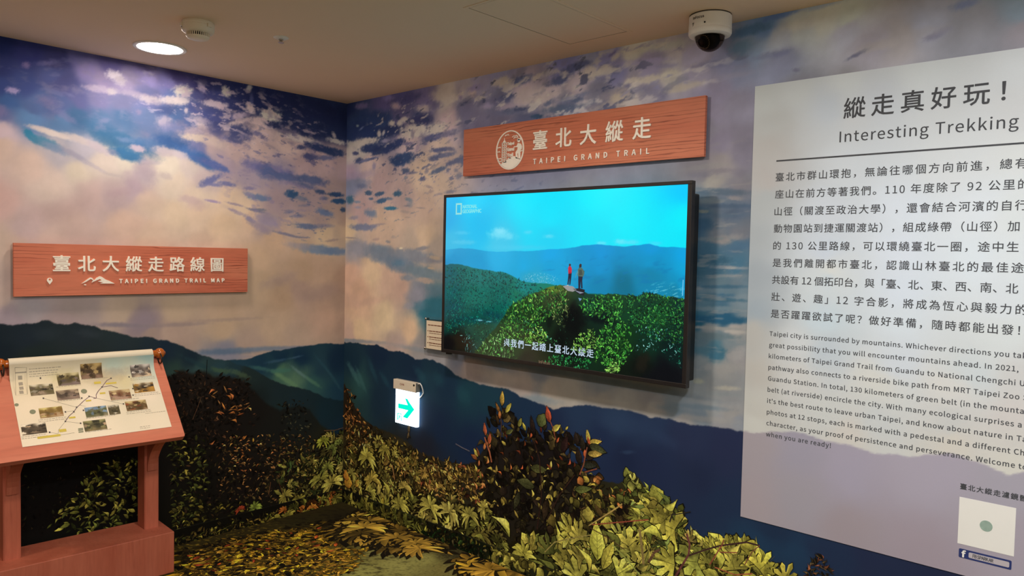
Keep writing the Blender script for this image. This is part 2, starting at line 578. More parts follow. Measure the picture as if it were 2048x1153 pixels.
bm = BM(); add_box(bm, (ROOM_X / 2, ROOM_Y / 2, ROOM_Z + 0.05), (ROOM_X + 0.4, -ROOM_Y + 0.4, 0.1)); tag(obj('ceiling', bm, M_ceiling), kind='structure')
bm = BM(); add_box(bm, (ROOM_X + 0.05, ROOM_Y / 2, ROOM_Z / 2), (0.1, -ROOM_Y, ROOM_Z)); tag(obj('wall_right', bm, M_wallpaint), kind='structure')
bm = BM(); add_box(bm, (ROOM_X / 2, ROOM_Y - 0.05, ROOM_Z / 2), (ROOM_X, 0.1, ROOM_Z)); tag(obj('wall_front', bm, M_wallpaint), kind='structure')

LEFT_PRINT = {  # print colours with the lamp light divided out, spot by spot
    'layers': [
        ('pts', [(-1.887, 2.561, 42, 55, 118), (-1.768, 2.53, 60, 68, 139), (-1.664, 2.505, 64, 68, 128), (-1.555, 2.539, 103, 105, 171), (-1.418, 2.554, 100, 97, 162), (-1.223, 2.568, 100, 95, 149), (-1.094, 2.554, 82, 78, 140), (-0.958, 2.539, 71, 72, 137), (-1.887, 2.448, 58, 69, 133), (-1.789, 2.399, 72, 88, 156), (-1.685, 2.441, 83, 95, 159), (-1.621, 2.394, 77, 83, 140), (-1.533, 2.495, 135, 130, 191), (-1.465, 2.459, 141, 135, 182), (-1.347, 2.468, 149, 145, 190), (-1.223, 2.529, 162, 159, 228), (-1.12, 2.509, 139, 140, 214), (-1.888, 2.357, 65, 83, 153), (-1.849, 2.285, 72, 107, 174), (-1.889, 2.221, 106, 120, 180), (-1.748, 2.289, 88, 112, 171), (-1.664, 2.291, 85, 102, 159), (-1.578, 2.341, 92, 99, 155), (-1.465, 2.372, 112, 115, 164), (-1.347, 2.367, 109, 116, 162), (-1.223, 2.4, 106, 115, 169), (-1.107, 2.446, 110, 130, 198), (-1.769, 2.228, 99, 140, 197), (-1.643, 2.211, 88, 124, 175), (-1.578, 2.256, 66, 103, 151), (-1.465, 2.261, 83, 114, 160), (-1.347, 2.291, 77, 110, 157), (-1.223, 2.31, 93, 115, 163), (-1.107, 2.314, 83, 112, 170), (-1.012, 2.328, 91, 113, 174), (-1.889, 2.149, 216, 199, 216), (-1.89, 2.062, 215, 194, 188), (-1.77, 2.006, 214, 194, 189), (-1.891, 1.833, 212, 181, 180), (-1.687, 1.931, 211, 196, 192), (-1.644, 2.067, 178, 176, 192), (-1.556, 1.992, 207, 199, 190), (-1.533, 2.104, 175, 175, 195), (-1.442, 2.04, 200, 193, 192), (-1.347, 2.05, 201, 198, 194), (-1.273, 2.019, 179, 171, 183), (-1.298, 1.939, 176, 161, 177), (-1.395, 1.881, 179, 163, 172), (-1.511, 1.86, 191, 172, 175), (-1.132, 2.059, 217, 212, 206), (-1.092, 1.956, 221, 210, 201), (-1.222, 1.867, 204, 186, 179), (-1.092, 1.809, 227, 208, 188), (-1.771, 1.724, 200, 180, 184), (-1.579, 1.733, 202, 180, 177), (-1.346, 1.744, 212, 187, 176), (-0.955, 1.926, 229, 214, 202), (-0.955, 1.817, 236, 214, 195), (-0.811, 1.768, 235, 210, 185), (-0.66, 1.804, 236, 208, 185), (-0.499, 1.693, 223, 194, 169), (-0.366, 1.728, 215, 194, 183), (-0.33, 1.637, 213, 186, 163), (-0.154, 1.736, 231, 210, 182), (-0.004, 1.741, 206, 187, 170), (-0.187, 1.515, 201, 176, 157), (0.0, 1.451, 181, 158, 142), (-1.872, 1.65, 205, 185, 175), (-0.595, 1.573, 217, 189, 163), (-0.594, 1.426, 202, 177, 152), (-0.328, 1.392, 185, 161, 150), (-0.036, 1.322, 176, 155, 142), (-0.463, 1.334, 193, 166, 142), (-0.329, 1.515, 200, 174, 151), (-1.688, 1.656, 208, 186, 181), (-1.222, 1.671, 214, 191, 175), (-1.688, 1.512, 188, 170, 164), (-1.222, 1.513, 195, 173, 159), (-1.893, 1.373, 198, 178, 172), (-1.773, 1.341, 165, 158, 165), (-1.58, 1.315, 168, 155, 154), (-1.346, 1.311, 190, 171, 155), (-1.09, 1.302, 197, 175, 153), (-0.808, 1.301, 198, 172, 149), (-1.834, 1.277, 167, 154, 166), (-1.624, 1.243, 173, 156, 160), (-1.247, 1.218, 149, 136, 148), (-1.221, 1.174, 169, 150, 143), (-1.09, 1.175, 186, 163, 151), (-0.807, 1.172, 201, 175, 150), (-0.495, 1.185, 205, 179, 156), (-0.147, 1.199, 204, 175, 158), (-0.654, 1.076, 188, 165, 152), (-0.325, 1.099, 199, 175, 158), (0.005, 1.126, 181, 158, 144), (-0.807, 1.058, 145, 144, 159), (-0.957, 2.172, 120, 130, 186), (-0.872, 2.321, 82, 92, 154), (-0.756, 2.478, 72, 82, 151), (-0.603, 2.532, 49, 62, 123), (-0.34, 2.517, 53, 69, 131), (-0.127, 2.489, 61, 83, 148), (-0.014, 2.443, 54, 73, 131), (-0.27, 2.406, 54, 72, 127), (-0.474, 2.525, 49, 65, 127), (-0.9, 2.207, 194, 178, 190), (-0.754, 2.196, 208, 188, 196), (-0.6, 2.214, 222, 201, 206), (-0.601, 2.33, 227, 208, 217), (-0.405, 2.267, 241, 220, 222), (-0.16, 2.204, 225, 203, 212), (-0.011, 2.189, 207, 188, 197), (-0.336, 2.155, 211, 189, 201), (-0.813, 2.105, 183, 169, 193), (-0.662, 2.064, 181, 170, 194), (-0.47, 2.096, 179, 170, 197), (-0.008, 2.029, 189, 171, 173), (-0.264, 1.947, 185, 168, 178), (-0.469, 1.933, 188, 170, 183), (-0.006, 1.869, 184, 165, 158), (-0.191, 1.828, 188, 170, 171), (-0.533, 1.781, 183, 169, 179), (-0.722, 1.858, 243, 221, 199), (-0.812, 1.909, 240, 218, 198), (-0.928, 2.011, 207, 194, 203), (-1.011, 2.058, 210, 202, 205)], 0.045, 4.0),
        ('blob', -1.39, 2.577, 0.143, 0.008, -0.003, -0.025, 85, 85, 149, 0.4, 0.6, 0.5),
        ('blob', -1.223, 2.619, 0.227, -0.002, -0.006, -0.031, 41, 35, 56, 0.5, 0.7, 0.3),
        ('blob', -1.784, 2.469, 0.018, 0.004, -0.0, -0.016, 158, 142, 204, 0.7, 0.6, 0.5),
        ('blob', -1.702, 2.495, 0.046, 0.013, 0.001, -0.012, 120, 120, 186, 0.7, 0.6, 0.5),
        ('blob', -1.839, 2.341, 0.026, 0.0, -0.002, -0.016, 195, 182, 238, 0.8, 0.5, 0.5),
        ('blob', -1.696, 2.317, 0.046, -0.001, -0.004, -0.026, 117, 116, 172, 0.6, 0.6, 0.5),
        ('blob', -1.889, 2.239, 0.027, 0.004, -0.0, -0.027, 138, 132, 187, 0.6, 0.6, 0.5),
        ('blob', -1.399, 2.496, 0.041, -0.004, -0.006, -0.023, 210, 208, 232, 0.95, 0.5, 0.6),
        ('blob', -1.366, 2.472, 0.026, -0.018, -0.014, -0.02, 183, 181, 203, 0.8, 0.5, 0.6),
        ('blob', -1.465, 2.414, 0.083, 0.002, -0.002, -0.018, 166, 161, 194, 0.85, 0.5, 0.5),
        ('blob', -1.409, 2.412, 0.024, 0.004, -0.0, -0.017, 177, 176, 193, 0.9, 0.5, 0.5),
        ('blob', -1.298, 2.418, 0.113, -0.001, -0.003, -0.015, 158, 155, 189, 0.85, 0.5, 0.5),
        ('blob', -1.223, 2.4, 0.07, -0.004, -0.004, -0.021, 179, 176, 195, 0.9, 0.45, 0.5),
        ('blob', -1.107, 2.414, 0.068, -0.001, -0.004, -0.024, 211, 208, 222, 0.95, 0.4, 0.5),
        ('blob', -1.051, 2.477, 0.054, 0.009, 0.0, -0.029, 243, 242, 243, 0.9, 0.45, 0.6),
        ('blob', -1.062, 2.427, 0.058, -0.001, -0.004, -0.022, 226, 222, 237, 0.9, 0.4, 0.6),
        ('blob', -1.278, 2.329, 0.015, 0.002, 0.0, -0.015, 134, 130, 171, 0.7, 0.6, 0.5),
        ('blob', -1.151, 2.302, 0.042, 0.006, 0.0, -0.034, 175, 170, 198, 0.85, 0.6, 0.5),
        ('blob', -1.106, 2.274, 0.08, 0.011, 0.0, -0.026, 148, 148, 197, 0.5, 0.6, 0.5),
        ('blob', -1.622, 2.257, 0.057, -0.028, -0.008, -0.016, 117, 123, 174, 0.6, 0.6, 0.5),
        ('blob', -1.453, 2.258, 0.037, 0.012, 0.002, -0.012, 125, 132, 176, 0.6, 0.6, 0.5),
        ('blob', -1.146, 2.36, 0.063, 0.01, 0.0, -0.031, 73, 86, 142, 0.6, 0.6, 0.5),
        ('blob', -1.371, 2.174, 0.164, -0.063, -0.018, -0.041, 59, 105, 152, 0.9, 0.5, 0.4),
        ('blob', -1.442, 2.17, 0.083, -0.036, -0.013, -0.028, 56, 105, 151, 0.6, 0.5, 0.4),
        ('blob', -1.223, 2.167, 0.127, -0.003, -0.004, -0.031, 68, 109, 168, 0.7, 0.6, 0.4),
        ('blob', -1.334, 2.102, 0.088, -0.023, -0.01, -0.03, 54, 108, 162, 0.95, 0.4, 0.4),
        ('blob', -1.106, 2.194, 0.103, -0.015, -0.009, -0.034, 56, 95, 160, 0.9, 0.5, 0.4),
        ('blob', -0.956, 2.123, 0.118, -0.053, -0.017, -0.03, 74, 115, 185, 0.95, 0.4, 0.4),
        ('blob', -0.842, 2.088, 0.058, -0.02, -0.007, -0.016, 92, 120, 190, 0.8, 0.5, 0.4),
        ('blob', -1.765, 2.142, 0.03, -0.027, -0.012, -0.017, 53, 131, 175, 0.95, 0.35, 0.35),
        ('blob', -1.707, 2.119, 0.071, -0.023, -0.008, -0.023, 77, 132, 171, 0.9, 0.35, 0.35),
        ('blob', -1.661, 2.096, 0.06, -0.02, -0.007, -0.021, 123, 143, 180, 0.8, 0.45, 0.4),
        ('blob', -1.578, 2.075, 0.077, -0.04, -0.007, -0.013, 152, 154, 181, 0.7, 0.5, 0.4),
        ('blob', -1.728, 2.182, 0.057, -0.008, -0.003, -0.012, 200, 191, 202, 0.9, 0.5, 0.4),
        ('blob', -1.665, 2.165, 0.095, -0.018, -0.004, -0.014, 208, 201, 205, 0.95, 0.4, 0.35),
        ('blob', -1.556, 2.15, 0.079, -0.025, -0.006, -0.017, 189, 184, 193, 0.95, 0.45, 0.4),
        ('blob', -1.476, 2.123, 0.06, -0.03, -0.009, -0.018, 180, 175, 193, 0.9, 0.45, 0.4),
        ('blob', -1.406, 2.107, 0.027, -0.007, -0.005, -0.015, 121, 132, 169, 0.7, 0.5, 0.4),
        ('blob', -1.285, 2.141, 0.041, -0.006, -0.004, -0.018, 174, 166, 191, 0.95, 0.45, 0.5),
        ('blob', -1.347, 2.177, 0.043, -0.002, -0.002, -0.013, 106, 131, 176, 0.7, 0.6, 0.5),
        ('blob', -1.145, 2.142, 0.061, -0.009, -0.007, -0.026, 191, 184, 200, 0.9, 0.5, 0.5),
        ('blob', -1.066, 2.133, 0.046, -0.011, -0.007, -0.021, 199, 194, 211, 0.8, 0.5, 0.5),
        ('blob', -1.223, 2.076, 0.056, 0.001, -0.001, -0.013, 173, 170, 193, 0.6, 0.5, 0.4),
        ('blob', -1.488, 2.025, 0.057, -0.027, -0.004, -0.009, 177, 172, 187, 0.7, 0.5, 0.4),
        ('blob', -1.406, 1.993, 0.051, -0.007, -0.001, -0.008, 182, 176, 183, 0.7, 0.5, 0.3),
        ('blob', -1.243, 2.022, 0.041, 0.034, 0.044, -0.06, 172, 162, 181, 0.75, 0.5, 0.35),
        ('blob', -1.31, 1.972, 0.03, 0.029, 0.041, -0.048, 171, 157, 175, 0.6, 0.5, 0.35),
        ('blob', -1.371, 1.908, 0.057, 0.015, 0.004, -0.025, 174, 156, 169, 0.6, 0.6, 0.35),
        ('blob', -1.145, 2.013, 0.039, -0.011, -0.006, -0.018, 187, 178, 187, 0.6, 0.5, 0.4),
        ('blob', -1.644, 1.802, 0.15, 0.045, 0.009, -0.047, 185, 162, 165, 0.5, 0.7, 0.3),
        ('blob', -1.145, 1.833, 0.132, 0.008, 0.0, -0.058, 220, 203, 186, 0.5, 0.7, 0.3),
        ('blob', -1.011, 1.895, 0.065, -0.007, -0.004, -0.022, 202, 183, 191, 0.7, 0.5, 0.4),
        ('blob', -0.969, 1.871, 0.05, -0.005, -0.006, -0.033, 208, 186, 189, 0.6, 0.6, 0.4),
        ('blob', -0.949, 1.685, 0.079, 0.003, 0.0, -0.05, 208, 183, 167, 0.6, 0.45, 0.4),
        ('blob', -1.144, 1.7, 0.16, 0.006, 0.0, -0.027, 218, 198, 183, 0.4, 0.7, 0.3),
        ('blob', -0.34, 2.472, 0.416, -0.013, -0.031, -0.14, 50, 64, 119, 0.95, 0.35, 0.4),
        ('blob', -0.603, 2.532, 0.221, 0.002, -0.015, -0.082, 49, 62, 123, 0.9, 0.4, 0.4),
        ('blob', -0.144, 2.387, 0.198, -0.015, -0.017, -0.063, 53, 70, 123, 0.95, 0.4, 0.4),
        ('blob', -0.474, 2.43, 0.094, -0.016, -0.018, -0.047, 50, 66, 118, 0.9, 0.4, 0.4),
        ('blob', -0.801, 2.526, 0.147, 0.001, -0.008, -0.045, 58, 70, 133, 0.8, 0.5, 0.4),
        ('blob', -0.873, 2.381, 0.098, 0.005, -0.003, -0.033, 83, 95, 164, 0.9, 0.4, 0.5),
        ('blob', -0.844, 2.366, 0.076, 0.011, 0.0, -0.028, 90, 100, 173, 0.8, 0.4, 0.5),
        ('blob', -0.98, 2.397, 0.052, -0.01, -0.011, -0.032, 91, 103, 172, 0.9, 0.4, 0.5),
        ('blob', -0.972, 2.464, 0.041, -0.0, -0.005, -0.027, 94, 102, 169, 0.9, 0.4, 0.5),
        ('blob', -0.867, 2.487, 0.069, 0.002, -0.003, -0.025, 76, 86, 156, 0.9, 0.4, 0.5),
        ('blob', -0.947, 2.511, 0.019, -0.023, -0.016, -0.014, 194, 185, 232, 0.9, 0.45, 0.5),
        ('blob', -0.81, 2.513, 0.02, 0.015, 0.019, -0.028, 243, 243, 243, 0.9, 0.4, 0.5),
        ('blob', -0.873, 2.436, 0.074, 0.002, -0.003, -0.02, 228, 217, 243, 0.95, 0.4, 0.6),
        ('blob', -0.838, 2.425, 0.022, -0.014, -0.011, -0.015, 229, 214, 240, 0.9, 0.4, 0.5),
        ('blob', -1.034, 2.375, 0.011, 0.002, 0.0, -0.016, 212, 206, 229, 0.9, 0.5, 0.3),
        ('blob', -0.669, 2.561, 0.017, -0.003, -0.008, -0.023, 232, 236, 243, 0.9, 0.5, 0.5),
        ('blob', -0.656, 2.494, 0.012, 0.002, 0.0, -0.04, 120, 130, 197, 0.6, 0.6, 0.5),
        ('blob', -0.662, 2.442, 0.026, -0.02, -0.015, -0.017, 243, 229, 243, 0.95, 0.4, 0.5),
        ('blob', -0.535, 2.421, 0.07, -0.003, -0.008, -0.038, 243, 243, 243, 0.97, 0.35, 0.55),
        ('blob', -0.731, 2.392, 0.045, 0.014, 0.004, -0.022, 224, 210, 241, 0.9, 0.45, 0.5),
        ('blob', -0.752, 2.343, 0.078, 0.041, 0.008, -0.017, 240, 223, 233, 0.95, 0.4, 0.5),
        ('blob', -0.602, 2.374, 0.08, -0.008, -0.007, -0.026, 239, 220, 230, 0.9, 0.4, 0.5),
        ('blob', -0.957, 2.336, 0.063, -0.013, -0.008, -0.022, 189, 182, 211, 0.8, 0.5, 0.5),
        ('blob', -0.949, 2.304, 0.032, -0.007, -0.006, -0.016, 224, 213, 222, 0.9, 0.45, 0.5),
        ('blob', -0.985, 2.272, 0.094, 0.023, 0.003, -0.024, 188, 176, 197, 0.8, 0.5, 0.5),
        ('blob', -0.979, 2.235, 0.083, -0.001, -0.003, -0.022, 213, 203, 200, 0.95, 0.4, 0.5),
        ('blob', -0.872, 2.224, 0.082, -0.018, -0.01, -0.027, 209, 195, 198, 0.9, 0.5, 0.5),
        ('blob', -0.725, 2.302, 0.083, -0.008, -0.01, -0.04, 83, 93, 150, 0.97, 0.35, 0.55),
        ('blob', -0.755, 2.258, 0.059, -0.002, -0.005, -0.026, 86, 96, 153, 0.9, 0.4, 0.5),
        ('blob', -0.712, 2.281, 0.015, 0.002, 0.0, -0.02, 149, 146, 190, 0.8, 0.5, 0.5),
        ('blob', -0.617, 2.308, 0.033, -0.007, -0.005, -0.014, 128, 130, 183, 0.9, 0.5, 0.5),
        ('blob', -0.525, 2.373, 0.056, -0.007, -0.006, -0.021, 56, 68, 118, 0.97, 0.35, 0.5),
        ('blob', -0.433, 2.339, 0.039, -0.005, -0.004, -0.012, 143, 139, 179, 0.8, 0.5, 0.5),
        ('blob', -0.338, 2.312, 0.135, -0.012, -0.006, -0.021, 243, 237, 240, 0.9, 0.45, 0.5),
        ('blob', -0.081, 2.33, 0.072, -0.008, -0.005, -0.016, 243, 243, 243, 0.9, 0.45, 0.5),
        ('blob', -0.096, 2.365, 0.014, 0.006, 0.01, -0.022, 243, 237, 243, 0.8, 0.5, 0.5),
        ('blob', -0.197, 2.272, 0.112, -0.014, -0.008, -0.025, 59, 79, 135, 0.97, 0.35, 0.45),
        ('blob', -0.087, 2.26, 0.081, -0.003, -0.005, -0.029, 58, 81, 135, 0.95, 0.35, 0.45),
        ('blob', -0.33, 2.262, 0.034, -0.0, -0.002, -0.015, 84, 95, 146, 0.95, 0.4, 0.5),
        ('blob', -0.267, 2.211, 0.053, 0.002, -0.002, -0.025, 88, 98, 155, 0.95, 0.4, 0.5),
        ('blob', -0.16, 2.217, 0.08, 0.009, 0.0, -0.016, 117, 131, 188, 0.85, 0.5, 0.5),
        ('blob', -0.534, 2.243, 0.049, -0.018, -0.004, -0.008, 188, 174, 193, 0.85, 0.5, 0.4),
        ('blob', -0.432, 2.291, 0.033, -0.001, -0.002, -0.012, 190, 176, 197, 0.8, 0.5, 0.5),
        ('blob', -0.389, 2.276, 0.013, -0.003, -0.008, -0.021, 196, 179, 199, 0.7, 0.5, 0.5),
        ('blob', -0.885, 2.101, 0.091, -0.026, -0.008, -0.021, 95, 115, 187, 0.9, 0.45, 0.45),
        ('blob', -0.899, 2.011, 0.062, 0.034, 0.01, -0.019, 108, 119, 181, 0.9, 0.45, 0.5),
        ('blob', -0.801, 2.0, 0.053, -0.004, -0.002, -0.014, 119, 128, 186, 0.9, 0.45, 0.5),
        ('blob', -0.87, 1.988, 0.046, -0.002, -0.002, -0.011, 124, 131, 188, 0.8, 0.5, 0.5),
        ('blob', -0.552, 2.109, 0.164, -0.021, -0.009, -0.035, 117, 123, 189, 0.85, 0.5, 0.5),
        ('blob', -0.548, 2.089, 0.064, -0.004, -0.007, -0.041, 98, 120, 181, 0.8, 0.5, 0.5),
        ('blob', -0.42, 2.068, 0.133, -0.013, -0.006, -0.027, 98, 118, 175, 0.85, 0.5, 0.5),
        ('blob', -0.251, 2.071, 0.119, -0.011, -0.006, -0.028, 93, 113, 166, 0.9, 0.4, 0.5),
        ('blob', -0.3, 2.03, 0.082, -0.008, -0.003, -0.015, 105, 120, 170, 0.85, 0.5, 0.5),
        ('blob', -0.664, 1.986, 0.037, 0.003, 0.0, -0.012, 143, 140, 186, 0.85, 0.5, 0.5),
        ('blob', -0.598, 1.936, 0.076, -0.002, -0.002, -0.02, 120, 143, 187, 0.95, 0.4, 0.45),
        ('blob', -0.661, 1.948, 0.041, -0.011, -0.005, -0.014, 143, 151, 192, 0.8, 0.5, 0.5),
        ('blob', -0.389, 1.972, 0.047, -0.004, -0.005, -0.027, 63, 100, 148, 0.97, 0.35, 0.5),
        ('blob', -0.32, 1.95, 0.048, -0.003, -0.002, -0.015, 129, 145, 177, 0.8, 0.5, 0.5),
        ('blob', -0.19, 2.002, 0.042, -0.006, -0.004, -0.015, 75, 97, 141, 0.95, 0.4, 0.5),
        ('blob', -0.076, 1.995, 0.06, 0.001, -0.001, -0.016, 55, 84, 129, 0.97, 0.35, 0.5),
        ('blob', -0.053, 1.953, 0.057, 0.002, -0.001, -0.019, 51, 89, 136, 0.97, 0.35, 0.5),
        ('blob', -0.164, 1.964, 0.033, 0.002, 0.0, -0.012, 109, 123, 163, 0.85, 0.5, 0.5),
        ('blob', -0.022, 1.9, 0.023, 0.001, 0.0, -0.016, 57, 83, 124, 0.9, 0.4, 0.5),
        ('blob', -0.299, 1.911, 0.049, 0.006, 0.001, -0.009, 151, 151, 179, 0.8, 0.5, 0.5),
        ('blob', -0.156, 1.874, 0.062, -0.016, -0.008, -0.021, 111, 138, 186, 0.9, 0.5, 0.5),
        ('blob', -0.347, 1.844, 0.048, 0.003, 0.0, -0.012, 144, 146, 179, 0.85, 0.5, 0.5),
        ('blob', -0.405, 1.865, 0.037, 0.006, 0.002, -0.012, 144, 146, 179, 0.85, 0.5, 0.5),
        ('blob', -0.287, 1.783, 0.099, -0.002, -0.001, -0.018, 111, 131, 171, 0.93, 0.45, 0.5),
        ('blob', -0.154, 1.792, 0.066, 0.003, 0.0, -0.013, 149, 151, 177, 0.7, 0.5, 0.5),
        ('blob', -0.62, 1.859, 0.061, -0.011, -0.002, -0.009, 132, 135, 165, 0.9, 0.45, 0.5),
        ('blob', -0.598, 1.866, 0.044, -0.001, -0.001, -0.009, 124, 133, 160, 0.8, 0.5, 0.5),
        ('blob', -0.559, 1.809, 0.081, -0.016, -0.011, -0.04, 167, 158, 187, 0.85, 0.5, 0.5),
        ('blob', -0.66, 1.807, 0.036, -0.021, -0.009, -0.012, 158, 154, 188, 0.9, 0.45, 0.5),
        ('blob', -0.597, 1.763, 0.074, -0.033, -0.01, -0.019, 169, 157, 179, 0.8, 0.5, 0.5),
        ('blob', -0.764, 1.853, 0.029, -0.006, -0.002, -0.008, 170, 159, 190, 0.8, 0.5, 0.5),
        ('blob', -0.728, 1.838, 0.035, -0.007, -0.003, -0.011, 176, 164, 191, 0.7, 0.5, 0.5),
        ('blob', -0.427, 1.729, 0.085, -0.016, -0.002, -0.009, 140, 141, 170, 0.9, 0.45, 0.4),
        ('blob', -0.331, 1.714, 0.055, -0.002, -0.0, -0.006, 141, 143, 166, 0.8, 0.5, 0.4),
        ('blob', -0.884, 1.896, 0.045, -0.005, -0.001, -0.008, 172, 157, 201, 0.9, 0.45, 0.4),
        ('blob', -0.752, 1.888, 0.053, -0.009, -0.002, -0.007, 171, 159, 185, 0.8, 0.5, 0.4),
        ('blob', -0.418, 1.813, 0.04, 0.008, 0.003, -0.015, 227, 203, 182, 0.8, 0.5, 0.5),
        ('blob', -0.383, 1.782, 0.048, 0.002, 0.0, -0.009, 223, 198, 180, 0.7, 0.5, 0.5),
        ('blob', -0.189, 1.64, 0.168, -0.012, -0.003, -0.031, 130, 154, 187, 0.93, 0.4, 0.4),
        ('blob', -0.071, 1.633, 0.098, -0.004, -0.002, -0.025, 117, 144, 182, 0.8, 0.4, 0.4),
        ('blob', -0.331, 1.662, 0.104, -0.01, -0.003, -0.021, 174, 169, 183, 0.6, 0.5, 0.4),
        ('blob', -0.098, 1.703, 0.052, 0.008, 0.002, -0.009, 175, 159, 159, 0.8, 0.5, 0.5),
        ('blob', -0.331, 1.689, 0.083, -0.003, -0.001, -0.012, 216, 193, 171, 0.8, 0.5, 0.4),
        ('blob', -0.464, 1.454, 0.126, 0.041, 0.014, -0.034, 171, 151, 148, 0.5, 0.6, 0.4),
        ('blob', -0.167, 1.373, 0.142, 0.03, 0.016, -0.049, 167, 148, 146, 0.5, 0.6, 0.4),
        ('blob', -1.395, 1.231, 0.082, -0.004, -0.0, -0.013, 126, 122, 137, 0.7, 0.6, 0.4),
        ('blob', -1.322, 1.222, 0.15, -0.013, -0.0, -0.01, 136, 129, 141, 0.6, 0.6, 0.4),
        ('blob', -1.09, 1.215, 0.191, -0.003, 0.0, -0.011, 151, 138, 141, 0.6, 0.6, 0.4),
        ('blob', -0.808, 1.229, 0.242, 0.001, 0.001, -0.011, 165, 147, 141, 0.5, 0.6, 0.4),
        ('blob', -0.807, 1.046, 0.212, -0.009, 0.001, -0.02, 97, 119, 147, 0.85, 0.55, 0.3),
        ('blob', -0.526, 1.043, 0.233, -0.01, 0.001, -0.015, 118, 136, 160, 0.8, 0.6, 0.3),
        ('blob', -0.746, 1.013, 0.123, -0.01, 0.0, -0.014, 150, 148, 165, 0.6, 0.6, 0.3),
        ('blob', -0.289, 1.037, 0.178, -0.005, 0.001, -0.009, 140, 142, 161, 0.6, 0.6, 0.3),
        ('streaks', -0.471, 2.141, 0.42, 0.45, 0.09, 0.045, 0.12, 0.42, 159, 151, 192, 0.55, -0.18, 4.0),
        ('streaks', -1.347, 2.38, 0.55, 0.22, 0.12, 0.06, 0.08, 0.5, 134, 132, 172, 0.45, -0.12, 6.0),
        ('streaks', -0.602, 2.359, 0.4, 0.22, 0.07, 0.04, 0.18, 0.4, 235, 218, 225, 0.5, -0.15, 8.0),
        ('streaks', -0.815, 2.426, 0.38, 0.17, 0.085, 0.036, 0.16, 0.34, 215, 204, 232, 0.8, -0.2, 31.0),
        ('streaks', -1.146, 2.439, 0.4, 0.15, 0.12, 0.045, 0.22, 0.45, 181, 179, 210, 0.6, -0.15, 32.0),
        ('streaks', -0.371, 2.242, 0.34, 0.2, 0.075, 0.03, 0.2, 0.36, 112, 115, 166, 0.7, -0.18, 33.0),
        ('streaks', -0.724, 2.171, 0.3, 0.18, 0.07, 0.03, 0.24, 0.4, 125, 128, 180, 0.6, -0.2, 34.0),
        ('streaks', -0.473, 2.377, 0.34, 0.14, 0.09, 0.035, 0.24, 0.38, 241, 224, 240, 0.6, -0.18, 35.0),
        ('streaks', -0.263, 1.886, 0.22, 0.22, 0.06, 0.022, 0.26, 0.38, 112, 126, 168, 0.65, -0.12, 36.0),
        ('streaks', -1.621, 2.406, 0.4, 0.18, 0.14, 0.06, 0.2, 0.5, 121, 126, 180, 0.4, -0.1, 37.0),
        ('grain', 0.14, 0.07, 3.0),
        ('below', [(-1.221, 0.93), (-0.836, 0.997), (-0.791, 0.994), (-0.746, 0.998), (-0.685, 0.99), (-0.654, 0.996), (-0.591, 1.012), (-0.526, 1.025), (-0.5, 1.032), (-0.46, 1.025), (-0.393, 1.033), (-0.324, 1.04), (-0.218, 1.045), (-0.145, 1.049), (-0.07, 1.041), (0.014, 1.031)], [(-0.746, 0.952, 36, 66, 83), (-0.59, 0.952, 30, 59, 80), (-0.459, 0.895, 83, 120, 95), (-0.509, 0.93, 35, 66, 81), (-0.323, 0.959, 26, 53, 77), (-0.356, 0.823, 94, 129, 104), (-0.179, 0.883, 41, 70, 86), (-0.031, 0.934, 28, 51, 74), (-0.028, 0.739, 34, 66, 87), (-0.215, 0.792, 54, 92, 92), (-0.46, 0.986, 25, 52, 75)], 0.004, 0.006, 3.0),
        ('blob', -0.418, 0.845, 0.099, -0.066, -0.009, -0.012, 107, 145, 109, 0.85, 0.5, 0.4),
        ('blob', -0.59, 0.931, 0.07, -0.018, -0.002, -0.012, 61, 104, 103, 0.8, 0.5, 0.4),
        ('blob', -0.459, 0.904, 0.081, -0.003, 0.001, -0.015, 72, 120, 107, 0.8, 0.5, 0.4),
        ('blob', -0.315, 0.871, 0.073, -0.057, -0.006, -0.007, 106, 139, 139, 0.7, 0.5, 0.4),
        ('blob', -0.233, 0.813, 0.06, -0.043, -0.008, -0.009, 87, 129, 106, 0.8, 0.5, 0.4),
        ('blob', -0.143, 0.896, 0.073, -0.081, -0.008, -0.005, 47, 86, 101, 0.6, 0.5, 0.4),
        ('blob', -0.075, 0.809, 0.057, -0.075, -0.009, -0.005, 53, 91, 102, 0.6, 0.5, 0.4),
        ('blob', -0.476, 0.966, 0.079, 0.006, 0.002, -0.009, 63, 97, 122, 0.6, 0.5, 0.4),
        ('blob', -0.351, 0.977, 0.047, 0.005, 0.002, -0.006, 80, 113, 138, 0.5, 0.5, 0.4),
